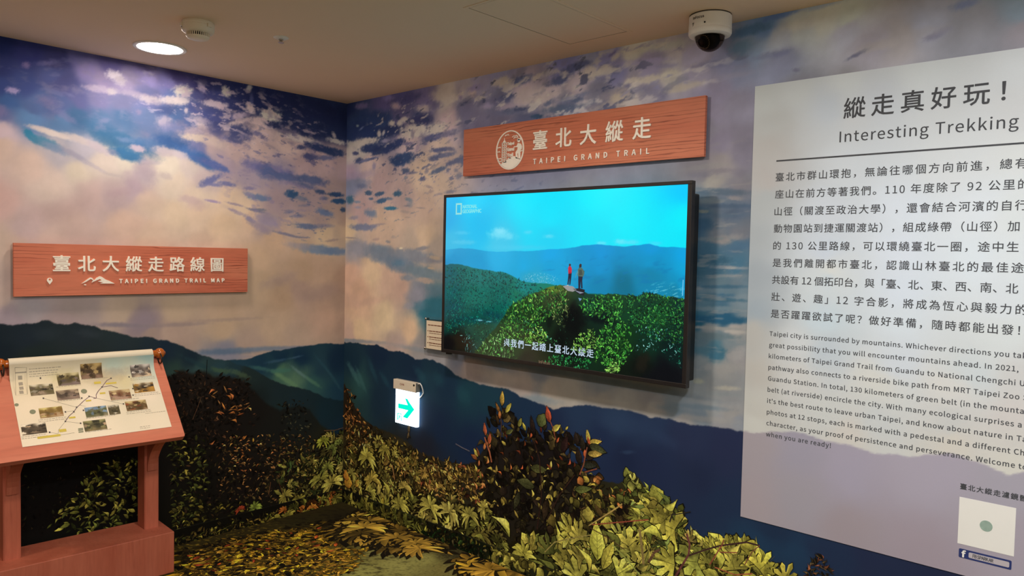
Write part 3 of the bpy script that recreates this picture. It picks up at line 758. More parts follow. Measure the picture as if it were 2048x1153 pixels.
        ('below', [(-2.009, 1.251), (-1.933, 1.263), (-1.894, 1.262), (-1.874, 1.258), (-1.844, 1.25), (-1.814, 1.253), (-1.79, 1.259), (-1.763, 1.255), (-1.736, 1.261), (-1.71, 1.269), (-1.693, 1.268), (-1.672, 1.255), (-1.635, 1.246), (-1.602, 1.247), (-1.569, 1.25), (-1.535, 1.238), (-1.477, 1.223), (-1.431, 1.205), (-1.371, 1.183), (-1.317, 1.167), (-1.284, 1.157), (-1.247, 1.16), (-1.208, 1.152), (-1.182, 1.137), (-1.13, 1.131), (-1.084, 1.112), (-1.035, 1.084), (-0.98, 1.06), (-0.937, 1.037), (-0.894, 1.019), (-0.836, 1.003), (-0.791, 0.996), (-0.746, 0.975), (-0.7, 0.956), (-0.653, 0.943), (-0.541, 0.87), (-0.424, 0.809), (-0.321, 0.782), (-0.25, 0.761), (-0.14, 0.7), (0.012, 0.659)], [(-1.895, 1.141, 26, 37, 47), (-1.794, 1.181, 33, 44, 55), (-1.774, 1.084, 35, 47, 46), (-1.58, 1.166, 39, 49, 57), (-1.58, 1.067, 40, 52, 50), (-1.346, 1.125, 40, 53, 60), (-1.346, 1.047, 48, 61, 54), (-1.143, 1.083, 30, 46, 63), (-1.221, 1.116, 36, 51, 62), (-1.007, 1.032, 29, 45, 59), (-1.089, 0.97, 48, 71, 66), (-0.951, 0.957, 52, 78, 79), (-0.836, 0.96, 45, 71, 80), (-0.746, 0.952, 36, 60, 71), (-0.894, 0.895, 44, 60, 54), (-0.653, 0.914, 35, 50, 51), (-0.715, 0.876, 40, 50, 46), (-0.457, 0.758, 32, 47, 52), (-0.32, 0.71, 31, 48, 55), (-0.139, 0.591, 27, 50, 61), (-0.024, 0.477, 26, 49, 65), (-0.456, 0.635, 32, 50, 52), (-0.652, 0.752, 25, 32, 33), (-0.247, 0.511, 34, 44, 44), (-0.95, 0.789, 24, 22, 20), (-1.088, 0.669, 21, 19, 17), (-0.803, 0.482, 25, 21, 18), (-0.316, 0.334, 31, 29, 23), (-0.485, 0.12, 26, 21, 17), (-1.087, 0.255, 21, 18, 15), (-1.466, 0.598, 16, 14, 13), (-1.692, 0.391, 16, 13, 12), (-0.021, 0.246, 34, 53, 58), (-0.018, 0.015, 29, 31, 20), (-0.133, 0.171, 36, 38, 27), (-1.898, 0.556, 17, 15, 15), (-0.587, 0.534, 41, 42, 37)], 0.004, 0.01, 3.0),
        ('blob', -0.836, 0.94, 0.076, -0.02, -0.002, -0.014, 74, 101, 72, 0.7, 0.5, 0.5),
        ('blob', -0.721, 0.912, 0.075, -0.036, -0.006, -0.013, 85, 109, 80, 0.6, 0.5, 0.5),
        ('blob', -0.965, 0.992, 0.102, -0.059, -0.006, -0.012, 37, 64, 72, 0.6, 0.5, 0.5),
        ('blob', -1.711, 1.204, 0.064, -0.004, -0.0, -0.029, 51, 62, 71, 0.4, 0.7, 0.5),
        ('blob', -1.512, 1.192, 0.059, -0.015, -0.004, -0.022, 59, 70, 80, 0.4, 0.7, 0.5),
        ('below', [(-2.011, 0.922), (-1.69, 0.918), (-1.221, 0.898), (-1.143, 0.93), (-1.103, 0.944), (-1.062, 0.96), (-0.993, 0.939), (-0.951, 0.957), (-0.879, 0.911), (-0.791, 0.902), (-0.684, 0.861), (-0.605, 0.775), (-0.556, 0.722), (-0.457, 0.66), (-0.32, 0.673), (-0.249, 0.638), (-0.175, 0.532), (-0.062, 0.457), (0.023, 0.417)], [(-1.691, 0.637, 16, 14, 13), (-1.346, 0.445, 17, 15, 14), (-1.089, 0.806, 25, 21, 18), (-0.951, 0.845, 33, 27, 22), (-0.805, 0.8, 31, 25, 22), (-0.651, 0.692, 27, 24, 21), (-0.804, 0.598, 27, 22, 18), (-0.489, 0.549, 29, 29, 26), (-0.318, 0.554, 30, 34, 32), (-0.453, 0.329, 30, 26, 20), (-0.173, 0.372, 40, 41, 30), (-0.023, 0.345, 49, 50, 33), (-0.019, 0.081, 42, 42, 26), (-0.243, 0.129, 32, 31, 22), (-0.648, 0.276, 27, 21, 18), (-0.948, 0.338, 22, 20, 15), (-0.582, 0.021, 23, 20, 12), (-1.004, 0.068, 21, 19, 11), (-1.467, 0.212, 18, 16, 13)], 0.014, 0.012, 3.0),
    ],
    'leaves': [
        ([(-1.143, 0.921), (-1.103, 0.95), (-1.062, 0.965), (-1.021, 0.953), (-0.993, 0.928), (-0.951, 0.971), (-0.94, 0.97), (-0.928, 0.921), (-0.879, 0.899), (-0.844, 0.941), (-0.832, 0.912), (-0.791, 0.907), (-0.745, 0.879), (-0.7, 0.886), (-0.637, 0.838), (-0.589, 0.773), (-0.652, 0.766), (-0.713, 0.613), (-1.142, 0.541)], 420, ['oval', 'half'], 0.017, 0.0369, 0, 3.1, [(34, 26, 20), (44, 32, 23), (55, 39, 27), (29, 23, 18), (48, 40, 30)], 0.3),
        ([(-1.089, 0.888), (-0.652, 0.781), (-0.587, 0.564), (-0.773, 0.477), (-1.115, 0.591)], 200, ['half', 'oval'], 0.0143, 0.0315, 0, 3.1, [(24, 20, 16), (32, 24, 19), (40, 29, 22), (20, 17, 15), (74, 50, 33), (87, 59, 39)], 0.3),
        ([(-0.864, 0.849), (-0.652, 0.781), (-0.635, 0.661), (-0.744, 0.617), (-0.834, 0.688), (-0.893, 0.782)], 26, ['half', 'blade'], 0.029, 0.0493, 1.2, 0.9, [(227, 139, 68), (200, 113, 63), (182, 128, 74), (239, 168, 95)], 0.2),
        ([(-1.115, 0.646), (0.015, 0.405), (0.022, -0.027), (-0.646, 0.007), (-1.087, 0.089)], 1100, ['oval', 'half'], 0.0151, 0.0331, 0, 3.1, [(27, 22, 18), (35, 26, 21), (44, 32, 24), (23, 20, 16), (62, 45, 28), (72, 57, 34), (54, 51, 28)], 0.3),
        ([(-0.833, 0.545), (-0.247, 0.48), (-0.171, 0.178), (-0.451, 0.082), (-0.861, 0.205)], 300, ['half', 'oval'], 0.0152, 0.0305, 1.3, 1.2, [(120, 101, 55), (152, 109, 62), (92, 74, 45), (177, 125, 70), (75, 58, 39)], 0.3),
        ([(-0.834, 0.602), (-0.317, 0.46), (-0.452, 0.236), (-0.832, 0.372)], 70, ['half'], 0.015, 0.0299, 1.3, 1.0, [(238, 146, 72), (210, 119, 66), (192, 134, 77), (243, 176, 99)], 0.25),
        ([(-0.457, 0.697), (-0.267, 0.703), (-0.247, 0.511), (-0.455, 0.482)], 90, ['oval', 'half'], 0.0156, 0.0311, 0, 3.1, [(35, 36, 30), (53, 54, 41), (96, 93, 68), (44, 39, 30)], 0.3),
        ([(-1.115, 0.564), (-0.921, 0.559), (-0.876, 0.323), (-0.947, 0.053), (-1.086, 0.033)], 170, ['oval', 'half'], 0.0225, 0.0422, 1.2, 1.2, [(110, 111, 47), (144, 136, 59), (83, 88, 41), (171, 154, 67), (60, 65, 34)], 0.3),
        ([(-1.692, 0.268), (-1.536, 0.458), (-1.371, 0.529), (-1.246, 0.479), (-1.245, 0.156), (-1.467, 0.134)], 230, ['oval', 'half'], 0.0234, 0.0493, 1.2, 1.3, [(133, 137, 57), (169, 163, 70), (100, 107, 45), (195, 183, 78), (77, 84, 39)], 0.3),
        ([(-1.817, 0.588), (-1.246, 0.559), (-1.245, 0.291), (-1.819, 0.227)], 170, ['oval', 'half'], 0.0152, 0.0304, 0, 3.1, [(23, 19, 16), (31, 23, 18), (39, 28, 21), (20, 17, 14), (47, 37, 22), (40, 42, 25)], 0.3),
        ([(-0.453, 0.329), (0.016, 0.339), (0.022, -0.027), (-0.45, -0.011)], 230, ['blade', 'palm', 'oval'], 0.032, 0.0705, 0.2, 1.4, [(108, 113, 53), (155, 149, 69), (76, 87, 45), (181, 168, 81)], 0.3),
        ([(-0.454, 0.421), (0.015, 0.438), (0.022, -0.027), (-0.45, -0.011)], 260, ['half', 'oval', 'blade'], 0.0192, 0.0416, 0, 3.1, [(193, 163, 77), (226, 189, 89), (146, 121, 62), (102, 94, 48)], 0.3),
        ([(-1.087, 0.228), (-0.71, 0.171), (-0.45, 0.02), (-0.889, -0.048), (-1.086, -0.05)], 120, ['oval', 'half'], 0.0232, 0.0435, 1.3, 1.2, [(92, 85, 34), (127, 112, 43), (66, 60, 29)], 0.3),
        ([(-0.118, 0.427), (0.015, 0.438), (0.019, 0.14), (-0.114, 0.102)], 36, ['palm', 'blade'], 0.0525, 0.0984, 0, 1.4, [(172, 160, 79), (209, 193, 98), (125, 134, 64)], 0.25),
    ],
    'single': [
        ('palm', -0.913, 0.022, 0.132, 0.175, (188, 171, 62)),
        ('palm', -0.786, 0.041, 0.088, -0.698, (182, 167, 62)),
        ('palm', -0.615, 0.101, 0.0783, 0.175, (167, 184, 76)),
        ('palm', -0.171, 0.185, 0.1227, 0.0, (205, 197, 88)),
        ('palm', -0.081, 0.14, 0.131, 0.349, (231, 213, 100)),
        ('palm', -0.064, 0.019, 0.1316, 0.524, (222, 199, 85)),
        ('palm', -0.116, 0.248, 0.0845, 0.0, (169, 173, 78)),
        ('palm', -0.152, 0.426, 0.0773, 0.0, (186, 189, 70)),
        ('round', -0.15, -0.02, 0.078, -1.222, (243, 160, 56)),
        ('round', -0.197, -0.015, 0.071, -0.349, (243, 150, 53)),
        ('round', -0.241, -0.024, 0.0513, 0.175, (243, 141, 54)),
        ('palm', -0.71, 0.111, 0.0534, 0.349, (206, 85, 50)),
        ('palm', -0.418, 0.13, 0.0808, 0.698, (185, 169, 76)),
        ('palm', -0.313, 0.082, 0.0823, -0.349, (178, 164, 68)),
        ('palm', -0.348, 0.026, 0.0693, -1.047, (166, 142, 65)),
        ('oval', -0.697, 0.522, 0.0324, -0.873, (243, 141, 65)),
        ('oval', -0.631, 0.496, 0.0268, 0.0, (243, 171, 71)),
        ('half', -0.898, 0.533, 0.037, -1.222, (189, 113, 63)),
    ],
    'stems': [
        ([(-0.91, 1.01), (-0.912, 0.939), (-0.915, 0.869), (-0.918, 0.869), (-0.916, 0.94), (-0.913, 1.01)], (21, 25, 28)),
        ([(-0.994, 0.683), (-0.966, 0.749), (-0.946, 0.803), (-0.943, 0.802), (-0.963, 0.748), (-0.991, 0.682)], (90, 64, 45)),
        ([(-0.145, 0.491), (-0.063, 0.481), (0.014, 0.489), (0.014, 0.486), (-0.063, 0.478), (-0.145, 0.487)], (125, 94, 62)),
        ([(-0.404, 0.242), (-0.353, 0.326), (-0.326, 0.399), (-0.322, 0.397), (-0.349, 0.324), (-0.4, 0.24)], (44, 36, 31)),
        ([(-0.494, 0.306), (-0.455, 0.36), (-0.452, 0.358), (-0.492, 0.305)], (107, 90, 54)),
        ([(-0.514, 0.234), (-0.527, 0.16), (-0.53, 0.161), (-0.517, 0.234)], (130, 88, 54)),
        ([(-0.465, 0.239), (-0.43, 0.139), (-0.433, 0.139), (-0.467, 0.238)], (111, 69, 47)),
        ([(-0.406, 0.276), (-0.384, 0.3), (-0.391, 0.33), (-0.38, 0.332), (-0.373, 0.297), (-0.398, 0.268)], (78, 103, 54)),
    ],
    'skirt': [
        ('pts', [(-0.017, -0.051, 24, 23, 16), (-0.646, -0.029, 19, 17, 11), (-1.003, -0.017, 18, 16, 9)], 0.01, 3),
    ],
    'skirt_leaves': [
        ([(0.028, 0.055), (-1.114, 0.054), (-1.113, -0.043), (0.03, -0.069)], 700, ['oval', 'half', 'blade'], 0.0182, 0.0394, 0, 3.1, [(57, 49, 24), (88, 73, 32), (40, 35, 19), (129, 105, 46), (158, 143, 56), (107, 107, 41)], 0.3),
        ([(0.028, 0.055), (-0.451, 0.051), (-0.45, -0.027), (0.03, -0.069)], 60, ['palm', 'half'], 0.0514, 0.09, 0.2, 1.3, [(167, 154, 64), (136, 133, 54), (239, 139, 57)], 0.3),
    ],
}
BACK_PRINT = {  # colours corrected at each point for the lamp light falling there
    'layers': [
        ('pts', [(0.031, 2.562, 64, 86, 160), (0.14, 2.461, 78, 104, 171), (0.271, 2.38, 57, 83, 142), (0.036, 2.362, 64, 88, 147), (0.367, 2.543, 130, 131, 203), (0.535, 2.551, 120, 125, 195), (0.537, 2.442, 121, 124, 180), (0.762, 2.5, 149, 149, 210), (0.931, 2.515, 243, 243, 243), (1.092, 2.521, 221, 223, 243), (0.37, 2.437, 74, 98, 154), (0.721, 2.394, 94, 107, 163), (0.144, 2.299, 243, 243, 243), (0.633, 2.307, 239, 224, 236), (0.977, 2.344, 240, 224, 240), (0.897, 2.241, 242, 227, 221), (0.037, 2.283, 243, 241, 243), (0.251, 2.158, 240, 223, 225), (0.041, 2.124, 208, 191, 222), (0.042, 2.06, 156, 171, 212), (0.354, 2.045, 210, 190, 198), (0.772, 2.081, 236, 219, 203), (0.549, 1.946, 209, 191, 195), (0.778, 1.881, 220, 200, 189), (0.153, 1.898, 216, 193, 200), (0.36, 1.801, 231, 210, 194), (0.781, 1.738, 231, 211, 189), (0.049, 1.741, 243, 225, 198), (0.505, 1.829, 232, 211, 195), (0.903, 2.018, 226, 209, 196), (0.983, 2.124, 215, 200, 198), (0.078, 1.645, 183, 183, 197), (0.648, 1.68, 210, 197, 186), (0.87, 1.652, 191, 182, 176), (0.265, 1.507, 243, 221, 193), (0.054, 1.501, 240, 206, 188), (0.164, 1.394, 233, 200, 179), (0.562, 1.426, 217, 189, 177), (0.465, 1.468, 227, 200, 184), (0.746, 1.362, 150, 157, 178), (0.879, 1.298, 57, 127, 152), (0.792, 1.307, 70, 134, 159), (0.166, 1.267, 238, 208, 184), (0.422, 1.222, 243, 224, 192), (0.661, 1.18, 241, 213, 184), (0.169, 1.14, 243, 219, 187), (0.063, 1.083, 219, 193, 182), (0.523, 1.079, 205, 187, 182), (0.754, 1.057, 171, 170, 174), (0.885, 1.05, 171, 173, 182), (1.207, 2.532, 198, 202, 243), (1.353, 2.563, 186, 195, 243), (1.531, 2.437, 229, 221, 243), (1.696, 2.392, 207, 200, 213), (1.849, 2.42, 209, 202, 220), (1.785, 2.547, 161, 171, 242), (1.934, 2.547, 186, 199, 243), (1.358, 2.408, 136, 144, 187), (1.095, 2.413, 145, 150, 195), (1.136, 2.342, 150, 152, 192), (1.568, 2.321, 114, 123, 161), (1.791, 2.344, 125, 135, 173), (1.997, 2.377, 146, 151, 181), (2.082, 2.344, 187, 183, 189), (1.176, 2.298, 139, 140, 176), (1.361, 2.279, 132, 133, 166), (1.7, 2.246, 120, 121, 151), (2.001, 2.239, 133, 131, 154), (2.182, 2.551, 237, 243, 243), (2.019, 2.551, 169, 178, 243), (2.078, 2.461, 159, 164, 218), (2.262, 2.473, 185, 184, 227), (2.365, 2.404, 215, 216, 218), (2.386, 2.496, 223, 224, 243), (2.481, 2.476, 202, 204, 243), (2.136, 2.348, 193, 188, 193), (2.292, 2.339, 159, 160, 191), (2.507, 2.394, 182, 181, 211), (2.619, 2.417, 161, 167, 204), (2.684, 2.403, 156, 165, 199), (2.6, 2.319, 163, 160, 189), (2.604, 2.218, 155, 152, 177), (2.689, 2.248, 157, 156, 179), (2.608, 2.096, 145, 141, 163), (2.717, 2.067, 137, 134, 152), (2.561, 2.162, 146, 145, 163), (2.848, 2.401, 160, 169, 202), (2.825, 2.49, 208, 221, 243), (2.922, 2.501, 219, 233, 243), (3.014, 2.52, 233, 243, 243), (3.105, 2.467, 207, 214, 238), (3.176, 2.401, 189, 188, 205), (3.103, 2.521, 228, 243, 243), (3.274, 2.401, 195, 193, 200), (3.351, 2.455, 189, 197, 220), (3.501, 2.393, 169, 173, 187), (3.625, 2.37, 175, 173, 186), (3.622, 2.433, 157, 178, 199), (2.724, 2.46, 158, 184, 220), (2.782, 2.556, 135, 176, 243), (2.932, 2.238, 144, 147, 161), (3.115, 2.215, 149, 149, 155), (3.437, 2.175, 136, 136, 145), (3.634, 2.15, 134, 135, 140), (2.939, 2.049, 134, 130, 134), (3.289, 2.021, 121, 124, 134), (3.586, 1.997, 122, 123, 125), (2.946, 1.86, 119, 125, 135), (3.214, 1.851, 109, 117, 130), (3.523, 1.84, 113, 118, 126), (3.648, 1.804, 114, 118, 122), (2.872, 1.748, 123, 128, 135), (2.953, 1.671, 95, 115, 130), (3.303, 1.674, 100, 115, 130), (3.599, 1.677, 104, 116, 127), (2.859, 1.554, 105, 124, 136), (3.139, 1.564, 112, 127, 135), (3.142, 1.491, 89, 111, 129), (3.464, 1.509, 98, 113, 130), (3.66, 1.519, 105, 116, 128), (2.866, 1.379, 130, 129, 130), (3.059, 1.338, 116, 125, 133), (2.968, 1.253, 109, 120, 130), (3.315, 1.361, 99, 116, 128), (3.543, 1.349, 112, 118, 123), (2.893, 1.167, 143, 135, 130), (3.153, 1.2, 132, 130, 128), (3.474, 1.241, 121, 120, 121), (2.898, 1.051, 147, 140, 134), (3.158, 1.073, 121, 126, 130), (3.48, 1.09, 128, 123, 118), (3.674, 1.171, 123, 121, 119), (2.9, 0.993, 150, 145, 140), (3.162, 0.982, 144, 138, 130), (3.681, 0.996, 137, 133, 123), (2.611, 2.015, 157, 152, 156), (2.521, 1.99, 140, 136, 144), (2.569, 1.94, 166, 161, 156), (2.68, 1.92, 139, 137, 147), (2.548, 1.885, 101, 118, 133), (2.66, 1.867, 108, 124, 144), (2.528, 1.792, 71, 103, 129), (2.684, 1.806, 93, 109, 132), (2.62, 1.746, 120, 128, 139), (2.708, 1.739, 118, 123, 134), (2.688, 1.685, 84, 114, 137), (2.578, 1.668, 70, 108, 133), (2.534, 1.615, 64, 105, 127), (2.691, 1.604, 75, 115, 141), (2.603, 1.606, 68, 105, 129), (2.628, 1.541, 103, 128, 142), (2.693, 1.558, 110, 130, 144), (2.651, 1.502, 69, 111, 140), (2.54, 1.459, 94, 127, 144), (2.718, 1.464, 124, 143, 155), (2.655, 1.383, 45, 92, 122), (2.543, 1.375, 43, 95, 120), (2.59, 1.345, 138, 145, 148), (2.711, 1.339, 167, 163, 160), (2.545, 1.302, 97, 120, 131), (2.691, 1.301, 121, 136, 144), (2.616, 1.246, 79, 122, 141), (2.715, 1.236, 150, 149, 152), (2.55, 1.176, 128, 137, 142), (2.641, 1.166, 151, 152, 152), (2.62, 1.112, 140, 144, 146), (2.71, 1.083, 142, 146, 150), (2.553, 1.072, 139, 145, 148), (2.601, 1.022, 150, 155, 158), (2.713, 1.002, 158, 158, 158), (2.556, 0.994, 128, 142, 154), (2.649, 0.95, 151, 153, 158), (2.736, 0.965, 142, 149, 159), (1.091, 1.091, 125, 135, 158), (1.172, 1.018, 174, 163, 162), (1.396, 1.057, 136, 145, 158), (1.398, 0.991, 184, 174, 168), (1.672, 1.063, 135, 142, 152), (1.739, 0.959, 182, 174, 165), (1.574, 0.962, 178, 168, 164), (1.643, 0.908, 157, 162, 169), (1.865, 0.964, 173, 169, 162), (2.04, 1.036, 135, 141, 147), (2.042, 0.966, 161, 158, 154), (2.312, 1.005, 140, 140, 143), (2.314, 0.943, 159, 156, 152), (2.182, 0.952, 163, 162, 159), (2.438, 0.969, 125, 139, 150), (2.464, 0.93, 160, 158, 157), (1.881, 1.423, 143, 140, 144), (1.87, 1.78, 154, 150, 152), (2.158, 1.664, 118, 126, 141), (1.379, 1.657, 177, 167, 163), (1.39, 1.292, 142, 152, 166), (2.301, 1.336, 109, 126, 141)], 0.04, 4.0),  # samples right of and under the television keep its cast shade in their colour
        ('blob', 0.159, 2.546, 0.072, -0.003, 0.006, -0.022, 177, 170, 242, 0.8, 0.6, 0.5),
        ('blob', 0.416, 2.564, 0.056, 0.002, 0.009, -0.021, 178, 175, 243, 0.7, 0.6, 0.5),
        ('blob', 0.498, 2.506, 0.047, -0.003, 0.004, -0.024, 243, 226, 243, 0.85, 0.6, 0.4),
        ('blob', 0.763, 2.46, 0.078, -0.005, 0.004, -0.023, 243, 239, 243, 0.9, 0.6, 0.4),
        ('blob', 0.931, 2.515, 0.114, -0.004, 0.008, -0.034, 243, 243, 243, 0.9, 0.5, 0.4),
        ('blob', 0.849, 2.464, 0.063, 0.008, 0.012, -0.022, 135, 140, 199, 0.7, 0.6, 0.5),
        ('blob', 0.618, 2.535, 0.113, 0.005, 0.013, -0.03, 101, 107, 175, 0.8, 0.6, 0.5),
        ('blob', 0.219, 2.438, 0.23, -0.005, 0.019, -0.075, 67, 94, 158, 0.9, 0.4, 0.4),
        ('blob', 0.142, 2.393, 0.208, -0.02, 0.001, -0.056, 61, 84, 148, 0.95, 0.4, 0.4),
        ('blob', 0.444, 2.363, 0.138, 0.01, 0.016, -0.036, 59, 77, 132, 0.9, 0.4, 0.4),
        ('blob', 0.721, 2.391, 0.111, 0.004, 0.012, -0.035, 78, 86, 142, 0.9, 0.45, 0.4),
        ('blob', 0.458, 2.407, 0.031, 0.004, 0.01, -0.018, 243, 243, 243, 0.95, 0.45, 0.4),
        ('blob', 0.534, 2.399, 0.027, -0.009, -0.009, -0.016, 243, 243, 243, 0.95, 0.45, 0.4),
        ('blob', 0.575, 2.415, 0.043, 0.005, 0.01, -0.018, 243, 243, 243, 0.9, 0.5, 0.4),
        ('blob', 0.115, 2.427, 0.016, -0.002, 0.0, -0.008, 203, 237, 243, 0.8, 0.6, 0.3),
        ('blob', 0.157, 2.407, 0.024, 0.01, 0.007, -0.005, 161, 185, 243, 0.7, 0.6, 0.3),
        ('blob', 0.337, 2.356, 0.02, -0.003, -0.003, -0.024, 243, 242, 243, 0.9, 0.5, 0.4),
        ('blob', 0.381, 2.357, 0.013, -0.005, -0.012, -0.015, 226, 232, 243, 0.9, 0.5, 0.4),
        ('blob', 0.221, 2.323, 0.122, -0.003, 0.004, -0.022, 243, 243, 243, 0.95, 0.4, 0.5),
        ('blob', 0.064, 2.318, 0.085, -0.016, -0.005, -0.018, 243, 243, 243, 0.9, 0.45, 0.5),
        ('blob', 0.397, 2.308, 0.038, 0.001, 0.004, -0.012, 197, 196, 233, 0.7, 0.5, 0.5),
        ('blob', 0.668, 2.342, 0.129, 0.008, 0.016, -0.041, 243, 243, 243, 0.95, 0.4, 0.5),
        ('blob', 0.655, 2.325, 0.018, -0.002, 0.001, -0.029, 159, 158, 191, 0.7, 0.5, 0.4),
        ('blob', 0.852, 2.335, 0.105, 0.01, 0.015, -0.034, 243, 243, 243, 0.9, 0.45, 0.5),
        ('blob', 0.258, 2.274, 0.121, -0.005, 0.003, -0.025, 67, 88, 145, 0.97, 0.35, 0.5),
        ('blob', 0.398, 2.26, 0.129, 0.015, 0.016, -0.03, 61, 80, 137, 0.97, 0.35, 0.5),
        ('blob', 0.532, 2.287, 0.061, 0.009, 0.013, -0.023, 67, 87, 146, 0.95, 0.35, 0.5),
        ('blob', 0.33, 2.241, 0.057, 0.007, 0.006, -0.012, 76, 95, 147, 0.9, 0.4, 0.5),
        ('blob', 0.097, 2.256, 0.037, -0.003, 0.0, -0.013, 96, 108, 159, 0.95, 0.4, 0.5),
        ('blob', 0.62, 2.271, 0.055, -0.005, 0.0, -0.012, 142, 143, 192, 0.9, 0.4, 0.5),
        ('blob', 0.845, 2.288, 0.106, 0.008, 0.008, -0.02, 110, 122, 180, 0.95, 0.4, 0.5),
        ('blob', 0.978, 2.3, 0.101, 0.01, 0.007, -0.017, 156, 158, 201, 0.9, 0.45, 0.5),
        ('blob', 0.702, 2.241, 0.016, -0.006, -0.015, -0.02, 190, 178, 207, 0.8, 0.5, 0.5),
        ('blob', 0.768, 2.258, 0.022, -0.002, 0.0, -0.009, 120, 128, 179, 0.7, 0.5, 0.4),
        ('blob', 0.898, 2.213, 0.082, 0.001, 0.003, -0.014, 110, 124, 176, 0.95, 0.4, 0.5),
        ('blob', 0.98, 2.212, 0.048, -0.01, -0.003, -0.011, 133, 139, 177, 0.85, 0.45, 0.5),
        ('blob', 0.919, 2.181, 0.114, 0.005, 0.004, -0.014, 124, 137, 182, 0.9, 0.4, 0.5),
        ('blob', 0.848, 2.167, 0.05, 0.002, 0.004, -0.014, 106, 121, 168, 0.9, 0.4, 0.5),
        ('blob', 1.023, 2.14, 0.076, 0.011, 0.008, -0.016, 113, 125, 167, 0.93, 0.4, 0.5),
        ('blob', 1.083, 2.144, 0.044, 0.008, 0.014, -0.026, 120, 134, 174, 0.9, 0.4, 0.5),
        ('blob', 0.562, 2.187, 0.11, -0.001, 0.006, -0.033, 65, 93, 146, 0.97, 0.35, 0.5),
        ('blob', 0.52, 2.173, 0.065, -0.012, -0.008, -0.029, 62, 89, 142, 0.97, 0.35, 0.5),
        ('blob', 0.613, 2.201, 0.073, -0.005, 0.001, -0.023, 71, 97, 149, 0.95, 0.4, 0.5),
        ('blob', 0.135, 2.206, 0.047, 0.002, 0.006, -0.019, 92, 109, 162, 0.95, 0.4, 0.5),
        ('blob', 0.224, 2.206, 0.117, 0.012, 0.004, -0.009, 137, 150, 202, 0.9, 0.4, 0.5),
        ('blob', 0.291, 2.161, 0.02, -0.003, -0.006, -0.024, 172, 170, 213, 0.8, 0.5, 0.5),
        ('blob', 0.596, 2.115, 0.037, -0.002, 0.0, -0.018, 92, 110, 150, 0.95, 0.4, 0.5),
        ('blob', 0.647, 2.1, 0.054, 0.0, 0.002, -0.009, 134, 138, 173, 0.85, 0.45, 0.5),
        ('blob', 0.888, 2.1, 0.076, 0.018, 0.009, -0.013, 112, 131, 170, 0.95, 0.4, 0.5),
        ('blob', 0.785, 2.103, 0.016, -0.005, -0.009, -0.016, 158, 157, 181, 0.8, 0.5, 0.5),
        ('blob', 0.755, 2.059, 0.026, -0.001, 0.0, -0.014, 127, 130, 166, 0.9, 0.4, 0.5),
        ('blob', 1.032, 2.091, 0.02, -0.001, 0.0, -0.011, 147, 151, 177, 0.8, 0.5, 0.5),
        ('blob', 1.057, 2.059, 0.023, -0.007, -0.01, -0.02, 145, 151, 176, 0.85, 0.45, 0.5),
        ('blob', 0.106, 2.069, 0.136, -0.018, -0.009, -0.043, 152, 167, 205, 0.85, 0.5, 0.5),
        ('blob', 0.16, 2.048, 0.052, -0.003, 0.0, -0.016, 130, 148, 193, 0.8, 0.5, 0.5),
        ('blob', 0.068, 2.116, 0.118, -0.007, 0.001, -0.025, 192, 181, 217, 0.7, 0.6, 0.5),
        ('blob', 0.226, 2.119, 0.091, 0.004, 0.008, -0.025, 196, 185, 213, 0.6, 0.6, 0.5),
        ('blob', 0.239, 2.001, 0.041, -0.002, 0.0, -0.015, 86, 117, 158, 0.97, 0.35, 0.5),
        ('blob', 0.35, 1.99, 0.053, 0.006, 0.005, -0.012, 84, 117, 159, 0.97, 0.35, 0.5),
        ('blob', 0.525, 1.983, 0.042, 0.0, 0.002, -0.018, 74, 116, 154, 0.97, 0.35, 0.5),
        ('blob', 0.265, 1.963, 0.025, -0.001, 0.0, -0.009, 102, 129, 168, 0.95, 0.4, 0.5),
        ('blob', 0.371, 1.947, 0.061, 0.009, 0.007, -0.015, 81, 121, 166, 0.97, 0.35, 0.5),
        ('blob', 0.449, 1.956, 0.034, -0.001, 0.0, -0.009, 120, 145, 180, 0.85, 0.5, 0.5),
        ('blob', 0.044, 1.964, 0.043, -0.002, 0.001, -0.029, 84, 134, 172, 0.95, 0.4, 0.5),
        ('blob', 0.12, 1.949, 0.037, -0.001, 0.0, -0.009, 141, 167, 199, 0.85, 0.5, 0.5),
        ('blob', 0.628, 1.946, 0.036, -0.005, -0.003, -0.011, 136, 158, 182, 0.9, 0.45, 0.5),
        ('blob', 0.643, 1.92, 0.027, -0.004, -0.006, -0.023, 152, 168, 189, 0.7, 0.5, 0.5),
        ('blob', 0.615, 1.909, 0.032, 0.001, 0.001, -0.006, 154, 154, 173, 0.85, 0.45, 0.5),
        ('blob', 0.46, 1.898, 0.067, -0.002, 0.0, -0.012, 70, 136, 179, 0.97, 0.3, 0.3),
        ('blob', 0.267, 1.873, 0.062, -0.015, -0.013, -0.023, 133, 159, 198, 0.9, 0.5, 0.5),
        ('blob', 0.131, 1.914, 0.037, -0.001, 0.0, -0.009, 177, 180, 210, 0.8, 0.5, 0.5),
        ('blob', 0.09, 1.849, 0.053, 0.002, 0.002, -0.013, 171, 170, 198, 0.85, 0.5, 0.5),
        ('blob', 0.738, 1.893, 0.044, -0.003, -0.0, -0.005, 173, 165, 172, 0.8, 0.5, 0.4),
        ('blob', 0.598, 1.874, 0.046, -0.006, -0.002, -0.009, 191, 181, 184, 0.7, 0.5, 0.5),
        ('blob', 0.622, 1.841, 0.028, -0.001, 0.0, -0.004, 184, 171, 170, 0.7, 0.5, 0.4),
        ('blob', 0.809, 2.011, 0.033, -0.009, -0.004, -0.008, 178, 167, 178, 0.8, 0.5, 0.5),
        ('blob', 0.827, 1.982, 0.024, 0.005, 0.005, -0.008, 186, 171, 179, 0.7, 0.5, 0.5),
        ('blob', 0.987, 1.975, 0.048, 0.003, 0.003, -0.011, 151, 153, 177, 0.85, 0.45, 0.5),
